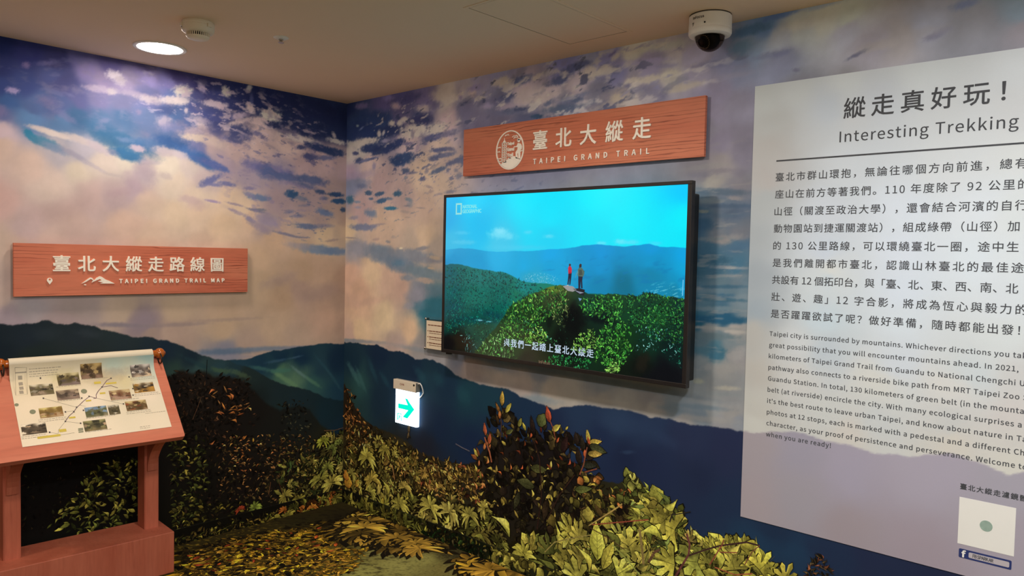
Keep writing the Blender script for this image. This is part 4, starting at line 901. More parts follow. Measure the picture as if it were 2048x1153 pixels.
        ('blob', 0.904, 1.967, 0.025, -0.001, 0.0, -0.006, 176, 168, 179, 0.8, 0.5, 0.5),
        ('blob', 0.181, 1.787, 0.135, -0.006, -0.001, -0.022, 138, 153, 191, 0.95, 0.4, 0.5),
        ('blob', 0.284, 1.792, 0.06, 0.006, 0.004, -0.012, 143, 153, 189, 0.8, 0.45, 0.5),
        ('blob', 0.36, 1.804, 0.059, 0.002, 0.001, -0.006, 185, 175, 186, 0.8, 0.5, 0.4),
        ('blob', 0.049, 1.722, 0.076, -0.003, -0.0, -0.005, 169, 162, 174, 0.8, 0.5, 0.4),
        ('blob', 0.322, 1.712, 0.039, 0.004, 0.003, -0.009, 195, 176, 178, 0.7, 0.5, 0.5),
        ('blob', 0.441, 1.697, 0.024, -0.003, -0.002, -0.009, 153, 158, 174, 0.8, 0.5, 0.5),
        ('blob', 0.184, 1.652, 0.204, -0.02, -0.013, -0.05, 168, 174, 195, 0.93, 0.4, 0.4),
        ('blob', 0.413, 1.618, 0.218, -0.026, -0.017, -0.054, 144, 160, 184, 0.95, 0.35, 0.4),
        ('blob', 0.363, 1.648, 0.118, -0.004, -0.003, -0.031, 135, 157, 183, 0.7, 0.5, 0.4),
        ('blob', 0.673, 1.616, 0.221, -0.017, -0.008, -0.041, 147, 159, 179, 0.93, 0.4, 0.4),
        ('blob', 0.559, 1.56, 0.205, -0.033, -0.02, -0.046, 128, 150, 177, 0.93, 0.4, 0.4),
        ('blob', 0.54, 1.569, 0.056, 0.001, 0.0, -0.021, 103, 143, 177, 0.8, 0.5, 0.5),
        ('blob', 0.787, 1.522, 0.195, -0.021, -0.01, -0.034, 128, 153, 173, 0.9, 0.4, 0.4),
        ('blob', 0.63, 1.485, 0.064, 0.002, 0.0, -0.018, 139, 157, 180, 0.8, 0.5, 0.4),
        ('blob', 0.871, 1.596, 0.101, -0.005, -0.003, -0.02, 150, 154, 169, 0.85, 0.45, 0.4),
        ('blob', 0.761, 1.66, 0.06, 0.007, 0.003, -0.011, 146, 152, 170, 0.85, 0.45, 0.4),
        ('blob', 0.788, 1.474, 0.077, -0.006, -0.004, -0.017, 194, 180, 173, 0.9, 0.4, 0.5),
        ('blob', 0.838, 1.547, 0.034, -0.001, -0.001, -0.007, 209, 192, 174, 0.9, 0.45, 0.4),
        ('blob', 0.566, 1.659, 0.019, 0.0, 0.0, -0.007, 243, 237, 214, 0.9, 0.5, 0.3),
        ('blob', 0.871, 1.607, 0.059, -0.006, -0.003, -0.011, 205, 189, 169, 0.8, 0.45, 0.4),
        ('blob', 0.876, 1.411, 0.124, 0.021, 0.011, -0.039, 108, 143, 165, 0.8, 0.5, 0.4),
        ('blob', 0.71, 1.389, 0.105, 0.017, 0.012, -0.04, 161, 163, 181, 0.6, 0.6, 0.4),
        ('blob', 0.87, 1.326, 0.138, 0.035, 0.022, -0.048, 60, 125, 150, 0.95, 0.4, 0.35),
        ('blob', 0.747, 1.327, 0.069, 0.012, 0.008, -0.028, 97, 143, 169, 0.7, 0.5, 0.4),
        ('blob', 0.819, 1.274, 0.074, -0.013, -0.011, -0.022, 60, 129, 154, 0.95, 0.35, 0.35),
        ('blob', 0.648, 1.321, 0.054, 0.009, 0.006, -0.02, 168, 173, 192, 0.7, 0.5, 0.4),
        ('blob', 0.244, 1.319, 0.197, 0.041, 0.011, -0.024, 220, 188, 174, 0.6, 0.6, 0.4),
        ('blob', 0.058, 1.325, 0.108, 0.006, 0.001, -0.045, 218, 187, 174, 0.5, 0.6, 0.4),
        ('blob', 1.354, 2.524, 0.063, -0.001, 0.006, -0.024, 243, 243, 243, 0.9, 0.5, 0.5),
        ('blob', 1.383, 2.528, 0.021, 0.024, 0.025, -0.014, 243, 243, 243, 0.8, 0.5, 0.5),
        ('blob', 0.964, 2.505, 0.081, -0.006, 0.005, -0.033, 243, 243, 243, 0.8, 0.5, 0.5),
        ('blob', 1.151, 2.497, 0.031, -0.004, 0.001, -0.024, 241, 232, 243, 0.8, 0.5, 0.5),
        ('blob', 1.053, 2.494, 0.02, -0.003, 0.001, -0.022, 160, 156, 214, 0.7, 0.6, 0.5),
        ('blob', 1.169, 2.521, 0.058, 0.004, 0.007, -0.016, 173, 172, 238, 0.7, 0.6, 0.5),
        ('blob', 1.495, 2.512, 0.066, 0.003, 0.008, -0.023, 114, 132, 190, 0.93, 0.45, 0.5),
        ('blob', 1.528, 2.522, 0.059, 0.002, 0.007, -0.02, 123, 142, 200, 0.8, 0.5, 0.5),
        ('blob', 1.598, 2.429, 0.157, 0.009, 0.016, -0.045, 231, 225, 237, 0.95, 0.45, 0.45),
        ('blob', 1.598, 2.404, 0.098, -0.005, 0.003, -0.02, 228, 222, 229, 0.7, 0.5, 0.4),
        ('blob', 1.393, 2.435, 0.072, 0.01, 0.009, -0.018, 105, 119, 169, 0.95, 0.4, 0.5),
        ('blob', 1.303, 2.428, 0.144, -0.011, 0.003, -0.021, 142, 146, 195, 0.7, 0.6, 0.5),
        ('blob', 1.401, 2.393, 0.068, 0.004, 0.006, -0.016, 206, 198, 226, 0.85, 0.5, 0.5),
        ('blob', 1.266, 2.414, 0.044, -0.005, 0.001, -0.018, 204, 199, 238, 0.7, 0.6, 0.5),
        ('blob', 1.756, 2.48, 0.077, 0.018, 0.014, -0.023, 106, 120, 172, 0.95, 0.4, 0.5),
        ('blob', 1.816, 2.519, 0.071, 0.014, 0.012, -0.021, 115, 129, 190, 0.93, 0.4, 0.5),
        ('blob', 1.882, 2.532, 0.07, -0.001, 0.005, -0.019, 116, 133, 196, 0.9, 0.45, 0.5),
        ('blob', 1.692, 2.525, 0.06, 0.006, 0.007, -0.017, 225, 228, 243, 0.8, 0.5, 0.5),
        ('blob', 1.878, 2.463, 0.071, 0.022, 0.028, -0.04, 228, 222, 243, 0.93, 0.45, 0.45),
        ('blob', 1.936, 2.489, 0.059, 0.008, 0.015, -0.033, 243, 241, 243, 0.9, 0.45, 0.45),
        ('blob', 1.71, 2.443, 0.05, 0.0, 0.004, -0.017, 233, 224, 243, 0.85, 0.5, 0.5),
        ('blob', 1.696, 2.38, 0.049, 0.016, 0.008, -0.011, 115, 131, 173, 0.9, 0.45, 0.5),
        ('blob', 1.728, 2.388, 0.031, 0.0, 0.005, -0.02, 199, 194, 216, 0.7, 0.5, 0.5),
        ('blob', 1.851, 2.384, 0.095, 0.015, 0.007, -0.014, 140, 152, 193, 0.85, 0.5, 0.5),
        ('blob', 1.866, 2.371, 0.04, 0.003, 0.004, -0.012, 108, 125, 166, 0.9, 0.45, 0.5),
        ('blob', 1.911, 2.342, 0.107, 0.022, 0.006, -0.011, 122, 135, 171, 0.85, 0.5, 0.5),
        ('blob', 1.76, 2.341, 0.122, -0.001, 0.004, -0.019, 105, 125, 162, 0.85, 0.5, 0.5),
        ('blob', 1.611, 2.321, 0.046, -0.003, 0.002, -0.012, 66, 95, 131, 0.95, 0.4, 0.5),
        ('blob', 1.465, 2.365, 0.082, -0.005, 0.002, -0.018, 120, 134, 175, 0.85, 0.5, 0.5),
        ('blob', 1.567, 2.353, 0.078, 0.001, 0.003, -0.013, 162, 166, 197, 0.7, 0.5, 0.5),
        ('blob', 2.027, 2.323, 0.105, 0.015, 0.008, -0.018, 188, 184, 191, 0.85, 0.5, 0.4),
        ('blob', 2.053, 2.37, 0.078, 0.011, 0.007, -0.018, 180, 176, 195, 0.7, 0.5, 0.4),
        ('blob', 2.061, 2.554, 0.021, 0.011, 0.007, -0.008, 141, 140, 210, 0.85, 0.5, 0.5),
        ('blob', 2.081, 2.541, 0.026, 0.018, 0.012, -0.011, 243, 243, 243, 0.8, 0.5, 0.5),
        ('blob', 2.078, 2.466, 0.048, 0.003, 0.007, -0.023, 158, 166, 224, 0.9, 0.5, 0.5),
        ('blob', 2.107, 2.408, 0.016, -0.002, 0.0, -0.011, 140, 148, 193, 0.8, 0.5, 0.5),
        ('blob', 2.195, 2.553, 0.076, 0.001, 0.006, -0.02, 242, 243, 243, 0.85, 0.5, 0.4),
        ('blob', 2.335, 2.542, 0.145, -0.007, 0.004, -0.022, 227, 243, 243, 0.6, 0.6, 0.4),
        ('blob', 2.236, 2.494, 0.127, -0.009, 0.002, -0.013, 193, 192, 243, 0.7, 0.6, 0.4),
        ('blob', 2.338, 2.457, 0.064, -0.006, 0.001, -0.011, 169, 172, 219, 0.7, 0.6, 0.4),
        ('blob', 2.174, 2.416, 0.041, 0.003, 0.005, -0.016, 231, 229, 228, 0.9, 0.5, 0.5),
        ('blob', 2.265, 2.412, 0.085, -0.002, 0.003, -0.018, 235, 233, 228, 0.93, 0.5, 0.45),
        ('blob', 2.364, 2.419, 0.048, 0.0, 0.003, -0.015, 238, 239, 234, 0.9, 0.5, 0.45),
        ('blob', 2.438, 2.358, 0.102, 0.002, 0.004, -0.017, 211, 207, 204, 0.9, 0.5, 0.45),
        ('blob', 2.391, 2.347, 0.071, -0.001, 0.002, -0.013, 213, 209, 200, 0.7, 0.5, 0.4),
        ('blob', 2.095, 2.351, 0.036, 0.006, 0.01, -0.022, 214, 208, 198, 0.9, 0.5, 0.45),
        ('blob', 2.201, 2.373, 0.052, -0.001, 0.003, -0.016, 145, 150, 191, 0.8, 0.6, 0.5),
        ('blob', 2.292, 2.356, 0.084, -0.001, 0.003, -0.013, 157, 160, 193, 0.7, 0.6, 0.5),
        ('blob', 2.148, 2.398, 0.025, 0.004, 0.004, -0.009, 159, 161, 200, 0.8, 0.5, 0.5),
        ('blob', 2.574, 2.428, 0.088, -0.005, 0.002, -0.016, 148, 154, 198, 0.8, 0.6, 0.4),
        ('blob', 2.683, 2.427, 0.062, 0.0, 0.004, -0.018, 145, 160, 199, 0.8, 0.6, 0.4),
        ('blob', 2.681, 2.477, 0.043, 0.016, 0.018, -0.03, 126, 162, 199, 0.9, 0.5, 0.4),
        ('blob', 2.721, 2.538, 0.091, 0.008, 0.007, -0.022, 103, 146, 203, 0.9, 0.5, 0.4),
        ('blob', 2.842, 2.573, 0.075, 0.006, 0.005, -0.016, 115, 152, 228, 0.9, 0.5, 0.4),
        ('blob', 2.993, 2.579, 0.07, 0.003, 0.004, -0.015, 166, 196, 243, 0.6, 0.6, 0.4),
        ('blob', 2.664, 2.371, 0.084, -0.001, 0.002, -0.012, 172, 174, 201, 0.6, 0.6, 0.4),
        ('blob', 2.787, 2.426, 0.042, 0.006, 0.004, -0.012, 150, 162, 201, 0.8, 0.6, 0.5),
        ('blob', 2.847, 2.424, 0.048, 0.007, 0.004, -0.012, 144, 154, 196, 0.85, 0.6, 0.5),
        ('blob', 2.912, 2.353, 0.015, -0.002, 0.0, -0.008, 129, 134, 165, 0.7, 0.6, 0.5),
        ('blob', 3.139, 2.377, 0.044, 0.017, 0.003, -0.007, 125, 129, 159, 0.9, 0.5, 0.45),
        ('blob', 3.377, 2.393, 0.028, 0.006, 0.004, -0.01, 147, 148, 179, 0.8, 0.6, 0.5),
        ('blob', 3.398, 2.402, 0.034, 0.012, 0.006, -0.013, 163, 166, 193, 0.7, 0.6, 0.5),
        ('blob', 3.468, 2.483, 0.041, 0.005, 0.004, -0.015, 139, 155, 197, 0.9, 0.6, 0.4),
        ('blob', 3.21, 2.395, 0.079, 0.007, 0.005, -0.018, 201, 198, 201, 0.7, 0.6, 0.4),
        ('blob', 3.321, 2.41, 0.089, 0.008, 0.005, -0.021, 191, 190, 199, 0.5, 0.6, 0.4),
        ('blob', 2.921, 2.52, 0.073, 0.004, 0.006, -0.023, 240, 243, 243, 0.5, 0.6, 0.4),
        ('blob', 2.522, 1.979, 0.068, 0.0, 0.001, -0.012, 131, 128, 140, 0.8, 0.5, 0.5),
        ('blob', 2.612, 1.99, 0.066, 0.0, 0.001, -0.01, 136, 132, 142, 0.7, 0.5, 0.5),
        ('blob', 2.695, 1.979, 0.034, -0.002, 0.001, -0.018, 131, 128, 143, 0.7, 0.6, 0.4),
        ('blob', 2.681, 1.878, 0.034, -0.004, -0.0, -0.008, 180, 169, 163, 0.9, 0.5, 0.5),
        ('blob', 2.692, 1.878, 0.064, -0.007, -0.0, -0.012, 129, 133, 145, 0.6, 0.6, 0.4),
        ('blob', 2.615, 1.905, 0.153, -0.011, -0.0, -0.014, 92, 110, 129, 0.8, 0.5, 0.4),
        ('blob', 2.661, 1.846, 0.129, -0.004, 0.0, -0.01, 85, 105, 130, 0.85, 0.5, 0.4),
        ('blob', 2.539, 1.827, 0.032, -0.001, 0.0, -0.008, 138, 141, 131, 0.8, 0.5, 0.4),
        ('blob', 2.548, 1.871, 0.091, -0.003, 0.0, -0.012, 127, 140, 146, 0.7, 0.5, 0.4),
        ('blob', 2.596, 1.807, 0.154, 0.002, 0.001, -0.01, 94, 114, 135, 0.7, 0.6, 0.4),
        ('blob', 2.529, 1.771, 0.091, -0.001, 0.001, -0.021, 65, 98, 126, 0.8, 0.5, 0.4),
        ('blob', 2.685, 1.773, 0.064, -0.001, 0.001, -0.02, 113, 124, 138, 0.7, 0.6, 0.4),
        ('blob', 2.644, 1.715, 0.086, 0.008, 0.002, -0.014, 140, 140, 143, 0.85, 0.5, 0.5),
        ('blob', 2.64, 1.701, 0.035, 0.0, 0.0, -0.012, 153, 147, 145, 0.7, 0.5, 0.5),
        ('blob', 2.577, 1.713, 0.067, -0.0, 0.0, -0.008, 120, 134, 142, 0.7, 0.5, 0.5),
        ('blob', 2.71, 1.681, 0.059, 0.021, 0.008, -0.019, 79, 111, 139, 0.85, 0.5, 0.4),
        ('blob', 2.557, 1.626, 0.113, 0.002, 0.001, -0.021, 56, 94, 118, 0.85, 0.5, 0.4),
        ('blob', 2.67, 1.596, 0.03, -0.0, -0.0, -0.006, 199, 197, 186, 0.95, 0.45, 0.4),
        ('blob', 2.648, 1.597, 0.065, -0.0, -0.0, -0.008, 133, 141, 150, 0.8, 0.5, 0.4),
        ('blob', 2.724, 1.595, 0.034, 0.001, 0.0, -0.006, 134, 147, 157, 0.8, 0.5, 0.4),
        ('blob', 2.703, 1.562, 0.055, 0.002, 0.0, -0.01, 118, 136, 148, 0.8, 0.5, 0.4),
        ('blob', 2.629, 1.501, 0.174, 0.002, -0.0, -0.014, 111, 135, 149, 0.85, 0.5, 0.35),
        ('blob', 2.629, 1.517, 0.131, 0.006, 0.0, -0.008, 68, 107, 133, 0.8, 0.5, 0.35),
        ('blob', 2.608, 1.463, 0.176, 0.004, -0.0, -0.008, 66, 107, 130, 0.8, 0.5, 0.35),
        ('blob', 2.632, 1.427, 0.174, 0.011, 0.0, -0.01, 119, 140, 151, 0.8, 0.5, 0.35),
        ('blob', 2.633, 1.382, 0.153, 0.006, -0.0, -0.018, 43, 92, 123, 0.97, 0.35, 0.25),
        ('blob', 2.612, 1.345, 0.132, 0.004, -0.0, -0.008, 149, 153, 152, 0.95, 0.4, 0.3),
        ('blob', 2.701, 1.338, 0.056, 0.001, -0.0, -0.008, 177, 174, 169, 0.9, 0.45, 0.3),
        ('blob', 2.591, 1.312, 0.134, 0.005, -0.0, -0.015, 103, 124, 133, 0.85, 0.5, 0.35),
        ('blob', 2.703, 1.286, 0.063, 0.016, 0.004, -0.016, 127, 140, 147, 0.7, 0.6, 0.4),
        ('blob', 2.57, 1.248, 0.091, 0.006, -0.0, -0.017, 80, 118, 134, 0.85, 0.5, 0.45),
        ('blob', 2.623, 1.241, 0.04, 0.004, 0.001, -0.029, 68, 115, 138, 0.95, 0.4, 0.5),
        ('blob', 2.704, 1.245, 0.052, 0.023, 0.01, -0.022, 158, 158, 159, 0.9, 0.45, 0.5),
        ('blob', 2.662, 1.189, 0.087, 0.01, 0.001, -0.025, 157, 157, 156, 0.8, 0.5, 0.4),
        ('blob', 2.549, 1.204, 0.046, 0.005, 0.001, -0.019, 134, 143, 146, 0.85, 0.5, 0.4),
        ('blob', 2.543, 1.117, 0.027, -0.001, -0.002, -0.011, 168, 169, 150, 0.7, 0.5, 0.5),
        ('blob', 2.676, 1.105, 0.056, 0.006, -0.0, -0.01, 172, 170, 160, 0.9, 0.5, 0.4),
        ('blob', 2.622, 1.075, 0.132, 0.012, -0.0, -0.008, 136, 145, 149, 0.6, 0.6, 0.4),
        ('blob', 2.556, 1.009, 0.136, 0.01, -0.001, -0.011, 115, 133, 146, 0.8, 0.6, 0.35),
        ('blob', 2.711, 1.039, 0.056, 0.008, 0.001, -0.016, 153, 156, 160, 0.6, 0.6, 0.4),
        ('blob', 2.603, 0.964, 0.134, 0.011, -0.001, -0.013, 160, 160, 159, 0.7, 0.6, 0.35),
        ('blob', 1.671, 1.068, 0.611, -0.011, -0.004, -0.023, 109, 124, 139, 0.75, 0.6, 0.3),  # this and the next two: television's shade painted below its lower edge
        ('blob', 1.209, 1.084, 0.222, -0.01, -0.004, -0.016, 118, 130, 150, 0.7, 0.6, 0.3),
        ('blob', 2.178, 1.054, 0.409, -0.007, -0.003, -0.016, 110, 124, 136, 0.7, 0.6, 0.3),
        ('blob', 1.676, 0.913, 0.128, 0.005, -0.003, -0.02, 138, 154, 164, 0.8, 0.6, 0.4),
        ('blob', 2.438, 0.98, 0.095, -0.0, -0.002, -0.013, 119, 135, 147, 0.8, 0.6, 0.35),
        ('blob', 1.984, 0.958, 0.171, 0.01, -0.001, -0.014, 173, 169, 160, 0.6, 0.6, 0.4),
        ('blob', 1.398, 0.999, 0.209, -0.007, -0.007, -0.027, 189, 179, 171, 0.6, 0.6, 0.4),
        ('blob', 0.063, 1.061, 0.371, 0.019, -0.001, -0.013, 130, 148, 166, 0.85, 0.5, 0.3),
        ('blob', 0.475, 1.074, 0.42, 0.012, -0.003, -0.018, 191, 180, 184, 0.5, 0.6, 0.4),
        ('blob', 0.798, 1.07, 0.255, -0.004, -0.003, -0.015, 152, 164, 178, 0.7, 0.6, 0.3),
        ('streaks', 1.696, 2.392, 0.9, 0.22, 0.16, 0.08, 0.1, 0.45, 112, 122, 163, 0.45, 0.12, 4.0),
        ('streaks', 0.771, 2.138, 0.35, 0.35, 0.05, 0.022, 0.22, 0.42, 173, 167, 193, 0.5, 0.2, 7.0),
        ('streaks', 0.587, 2.297, 0.4, 0.26, 0.085, 0.034, 0.22, 0.36, 75, 91, 139, 0.75, 0.22, 41.0),
        ('streaks', 0.539, 2.389, 0.34, 0.16, 0.07, 0.03, 0.24, 0.4, 243, 243, 243, 0.7, 0.2, 42.0),
        ('streaks', 0.899, 2.157, 0.3, 0.24, 0.075, 0.028, 0.24, 0.38, 113, 126, 169, 0.7, 0.25, 43.0),
        ('streaks', 1.53, 2.45, 0.75, 0.24, 0.15, 0.065, 0.14, 0.36, 243, 243, 243, 0.75, 0.18, 44.0),
        ('streaks', 1.631, 2.425, 0.75, 0.24, 0.13, 0.055, 0.26, 0.4, 94, 106, 149, 0.8, 0.2, 45.0),
        ('streaks', 2.184, 2.485, 0.55, 0.24, 0.17, 0.06, 0.16, 0.42, 243, 243, 243, 0.6, 0.14, 46.0),
        ('streaks', 2.159, 2.467, 0.55, 0.24, 0.16, 0.06, 0.24, 0.45, 157, 163, 212, 0.55, 0.14, 47.0),
        ('streaks', 1.369, 2.021, 0.45, 0.12, 0.08, 0.03, 0.2, 0.38, 111, 118, 149, 0.6, 0.2, 48.0),
        ('streaks', 2.602, 1.627, 0.24, 0.55, 0.22, 0.03, 0.16, 0.4, 156, 155, 154, 0.5, 0.02, 49.0),
        ('streaks', 0.454, 1.95, 0.3, 0.24, 0.07, 0.024, 0.3, 0.42, 111, 133, 169, 0.6, 0.1, 50.0),
        ('grain', 0.13, 0.09, 3.0),
        ('below', [(0.009, 1.043), (0.074, 1.052), (0.171, 1.052), (0.275, 1.052), (0.336, 1.064), (0.402, 1.052), (0.476, 1.035), (0.571, 1.044), (0.641, 1.034), (0.71, 1.014), (0.764, 1.014), (0.79, 1.023), (0.865, 1.022), (0.929, 1.012), (0.992, 0.997), (1.054, 0.962), (1.115, 0.95), (1.194, 0.941), (1.251, 0.935), (1.345, 0.934), (1.4, 0.936), (1.471, 0.935), (1.542, 0.911), (1.61, 0.903), (1.693, 0.89), (1.768, 0.877), (1.82, 0.897), (1.926, 0.92), (1.985, 0.932), (2.086, 0.933), (2.209, 0.94), (2.314, 0.928), (2.415, 0.937), (2.512, 0.927), (2.604, 0.937), (2.715, 0.939), (2.741, 0.942), (2.8, 0.94), (2.871, 0.962), (2.959, 0.976), (3.026, 0.972), (3.073, 0.96), (3.145, 0.962), (3.197, 0.957), (3.249, 0.945), (3.298, 0.955), (3.379, 0.96), (3.424, 0.978), (3.469, 0.993), (3.528, 0.99), (3.586, 0.976), (3.649, 0.957), (3.693, 0.974), (3.884, 0.947)], [(0.066, 0.938, 33, 59, 80), (0.177, 0.791, 53, 93, 96), (0.071, 0.68, 45, 73, 75), (0.378, 0.988, 29, 50, 78), (0.479, 0.892, 33, 58, 81), (0.384, 0.726, 34, 57, 78), (0.712, 0.95, 29, 50, 77), (0.802, 0.902, 37, 69, 89), (1.016, 0.873, 31, 56, 82), (0.938, 0.663, 30, 48, 78), (1.137, 0.862, 33, 71, 87), (1.329, 0.862, 32, 66, 85), (1.405, 0.742, 33, 49, 82), (1.223, 0.575, 29, 46, 79), (1.612, 0.827, 31, 54, 83), (1.745, 0.774, 33, 46, 78), (1.928, 0.877, 39, 59, 90), (2.048, 0.779, 34, 49, 82), (2.129, 0.886, 43, 63, 94), (2.316, 0.872, 40, 57, 88), (2.321, 0.717, 35, 46, 77), (2.514, 0.864, 41, 51, 81), (2.566, 0.725, 35, 45, 73), (2.674, 0.852, 40, 48, 78), (2.66, 0.641, 35, 50, 78), (2.19, 0.713, 31, 42, 72), (2.794, 0.511, 35, 58, 85), (2.895, 0.578, 33, 50, 76), (2.996, 0.508, 35, 59, 86), (3.089, 0.535, 35, 49, 76), (3.264, 0.549, 37, 46, 73), (3.501, 0.585, 36, 43, 69), (2.984, 0.815, 41, 50, 77), (3.337, 0.802, 41, 49, 75), (3.635, 0.791, 41, 48, 74), (0.813, 0.496, 37, 42, 57), (0.585, 0.453, 42, 43, 42)], 0.004, 0.008, 3.0),
        ('blob', 0.111, 0.853, 0.024, 0.01, 0.072, -0.07, 82, 132, 134, 0.6, 0.5, 0.4),
        ('blob', 0.187, 0.824, 0.019, 0.007, 0.053, -0.07, 72, 120, 124, 0.6, 0.5, 0.4),
        ('blob', 0.304, 0.902, 0.019, 0.007, 0.047, -0.071, 48, 93, 109, 0.5, 0.6, 0.4),
        ('blob', 0.431, 0.855, 0.021, 0.01, 0.05, -0.047, 45, 89, 106, 0.5, 0.6, 0.4),
        ('blob', 0.757, 0.926, 0.03, 0.015, 0.046, -0.045, 45, 90, 108, 0.5, 0.6, 0.4),
        ('blob', 0.923, 0.918, 0.036, 0.019, 0.035, -0.035, 42, 85, 102, 0.5, 0.6, 0.4),
        ('blob', 1.117, 0.859, 0.041, 0.022, 0.041, -0.042, 41, 88, 103, 0.45, 0.6, 0.4),
        ('blob', 0.071, 0.68, 0.076, 0.011, 0.002, -0.097, 55, 86, 81, 0.5, 0.6, 0.4),
        ('blob', 2.184, 0.873, 0.158, 0.003, -0.006, -0.037, 48, 68, 101, 0.4, 0.7, 0.4),
        ('blob', 2.202, 0.75, 0.037, 0.007, 0.0, -0.009, 56, 80, 112, 0.5, 0.6, 0.4),
        ('blob', 1.903, 0.705, 0.09, 0.017, 0.002, -0.048, 42, 74, 107, 0.3, 0.7, 0.4),
        ('blob', 2.795, 0.491, 0.163, 0.018, -0.007, -0.05, 34, 65, 93, 0.5, 0.7, 0.4),
        ('blob', 2.393, 0.842, 0.065, -0.021, -0.014, -0.025, 49, 67, 99, 0.4, 0.7, 0.4),
        ('below', [(-0.273, 0.698), (0.014, 0.77), (0.06, 0.711), (0.138, 0.625), (0.26, 0.565), (0.388, 0.546), (0.512, 0.537), (0.654, 0.511), (0.769, 0.473), (0.879, 0.466), (0.985, 0.458), (1.147, 0.477), (1.225, 0.507), (1.291, 0.588), (1.372, 0.635), (1.461, 0.678), (1.583, 0.684), (1.698, 0.716), (1.795, 0.696), (1.89, 0.641), (1.951, 0.606), (2.025, 0.598), (2.097, 0.59), (2.166, 0.598), (2.206, 0.637), (2.259, 0.648), (2.299, 0.612), (2.326, 0.584), (2.402, 0.58), (2.453, 0.538), (2.498, 0.495), (2.509, 0.454), (2.564, 0.448), (2.599, 0.415), (2.667, 0.445), (2.709, 0.488), (2.774, 0.495), (2.837, 0.483), (2.89, 0.438), (2.941, 0.414), (3.074, 0.435), (3.183, 0.414), (3.904, 0.48)], [(0.073, 0.583, 50, 41, 30), (0.078, 0.356, 60, 54, 34), (0.191, 0.153, 56, 53, 33), (0.39, 0.478, 51, 48, 35), (0.589, 0.302, 65, 62, 39), (0.82, 0.205, 61, 58, 38), (0.815, 0.409, 46, 42, 36), (1.031, 0.312, 61, 58, 39), (1.227, 0.439, 43, 39, 33), (1.409, 0.61, 34, 30, 28), (1.588, 0.516, 27, 22, 22), (1.595, 0.26, 38, 34, 27), (1.748, 0.675, 29, 25, 26), (1.907, 0.584, 27, 23, 23), (1.914, 0.343, 45, 41, 28), (2.197, 0.486, 50, 49, 28), (2.334, 0.34, 51, 54, 29), (2.579, 0.345, 50, 55, 30), (2.798, 0.411, 61, 62, 34), (1.037, 0.086, 34, 34, 25), (1.426, 0.029, 42, 39, 22), (2.067, 0.193, 49, 52, 31), (0.595, 0.061, 27, 26, 18)], 0.004, 0.012, 3.0),
    ],
    'leaves': [
        ([(0.025, 0.771), (0.103, 0.717), (0.181, 0.6), (0.312, 0.558), (0.289, 0.428), (0.034, 0.348)], 120, ['oval', 'half'], 0.0224, 0.0416, 0, 3.1, [(162, 105, 58), (196, 134, 70), (118, 79, 47), (235, 157, 79), (74, 51, 34), (55, 39, 28)], 0.3),
        ([(0.031, 0.511), (0.389, 0.534), (0.769, 0.473), (1.027, 0.453), (1.187, 0.485), (1.191, 0.321), (0.04, 0.054)], 420, ['oval', 'half', 'blade'], 0.0237, 0.0474, 0, 3.1, [(80, 66, 35), (110, 93, 44), (61, 48, 29), (148, 127, 60), (93, 79, 44)], 0.3),
        ([(0.033, 0.413), (0.585, 0.483), (0.858, 0.418), (0.864, 0.216), (0.04, 0.086)], 85, ['palm', 'palm', 'blade'], 0.055, 0.1039, 0, 1.6, [(186, 170, 78), (225, 202, 93), (148, 138, 66), (243, 231, 114)], 0.2),
        ([(0.391, 0.447), (1.226, 0.466), (1.269, 0.285), (0.593, 0.151)], 120, ['half', 'palm', 'blade'], 0.0345, 0.069, 0, 1.8, [(201, 170, 81), (165, 140, 67), (235, 195, 98), (207, 152, 84)], 0.25),
        ([(0.771, 0.4), (1.263, 0.501), (1.42, 0.241), (1.037, 0.086), (0.776, 0.195)], 170, ['half', 'oval'], 0.0252, 0.0504, 0, 3.1, [(150, 114, 63), (106, 81, 48), (187, 150, 80), (87, 71, 41), (171, 96, 63)], 0.3),
        ([(0.031, 0.511), (0.389, 0.534), (0.769, 0.473), (1.187, 0.485), (1.269, 0.285), (0.041, 0.021)], 420, ['half', 'oval', 'blade'], 0.0179, 0.0388, 0, 3.1, [(240, 196, 101), (243, 233, 127), (206, 156, 81), (224, 178, 95), (156, 122, 66)], 0.3),
        ([(0.296, 0.129), (1.418, 0.294), (1.46, 0.093), (0.869, -0.016), (0.299, 0.018)], 70, ['palm', 'palm', 'half'], 0.0749, 0.1324, 0.0, 1.6, [(193, 185, 83), (228, 214, 103), (158, 160, 74), (243, 226, 117)], 0.2),
        ([(1.315, 0.7), (1.437, 0.878), (1.511, 0.76), (1.99, 0.769), (2.023, 0.656), (1.973, 0.382), (1.633, 0.141), (1.347, 0.222), (1.263, 0.501)], 330, ['oval', 'round', 'half'], 0.0355, 0.071, 0, 3.1, [(37, 30, 25), (47, 38, 30), (29, 23, 20), (61, 54, 33), (76, 65, 38), (39, 35, 25)], 0.25),
        ([(1.263, 0.501), (1.995, 0.627), (2.003, 0.39), (1.348, 0.169)], 75, ['half', 'oval'], 0.0227, 0.0454, 1.2, 1.6, [(185, 164, 77), (225, 197, 97), (157, 142, 64)], 0.25),
        ([(1.369, 0.736), (1.87, 0.795), (1.994, 0.651), (1.414, 0.452)], 46, ['oval', 'half'], 0.0226, 0.0402, 0, 1.2, [(206, 110, 59), (176, 86, 52), (152, 131, 66), (168, 153, 71)], 0.25),
        ([(1.186, 0.513), (1.353, 0.653), (1.414, 0.452), (1.23, 0.33)], 30, ['half', 'oval'], 0.0269, 0.0538, 0, 1.5, [(205, 184, 86), (177, 153, 75), (220, 136, 78)], 0.25),
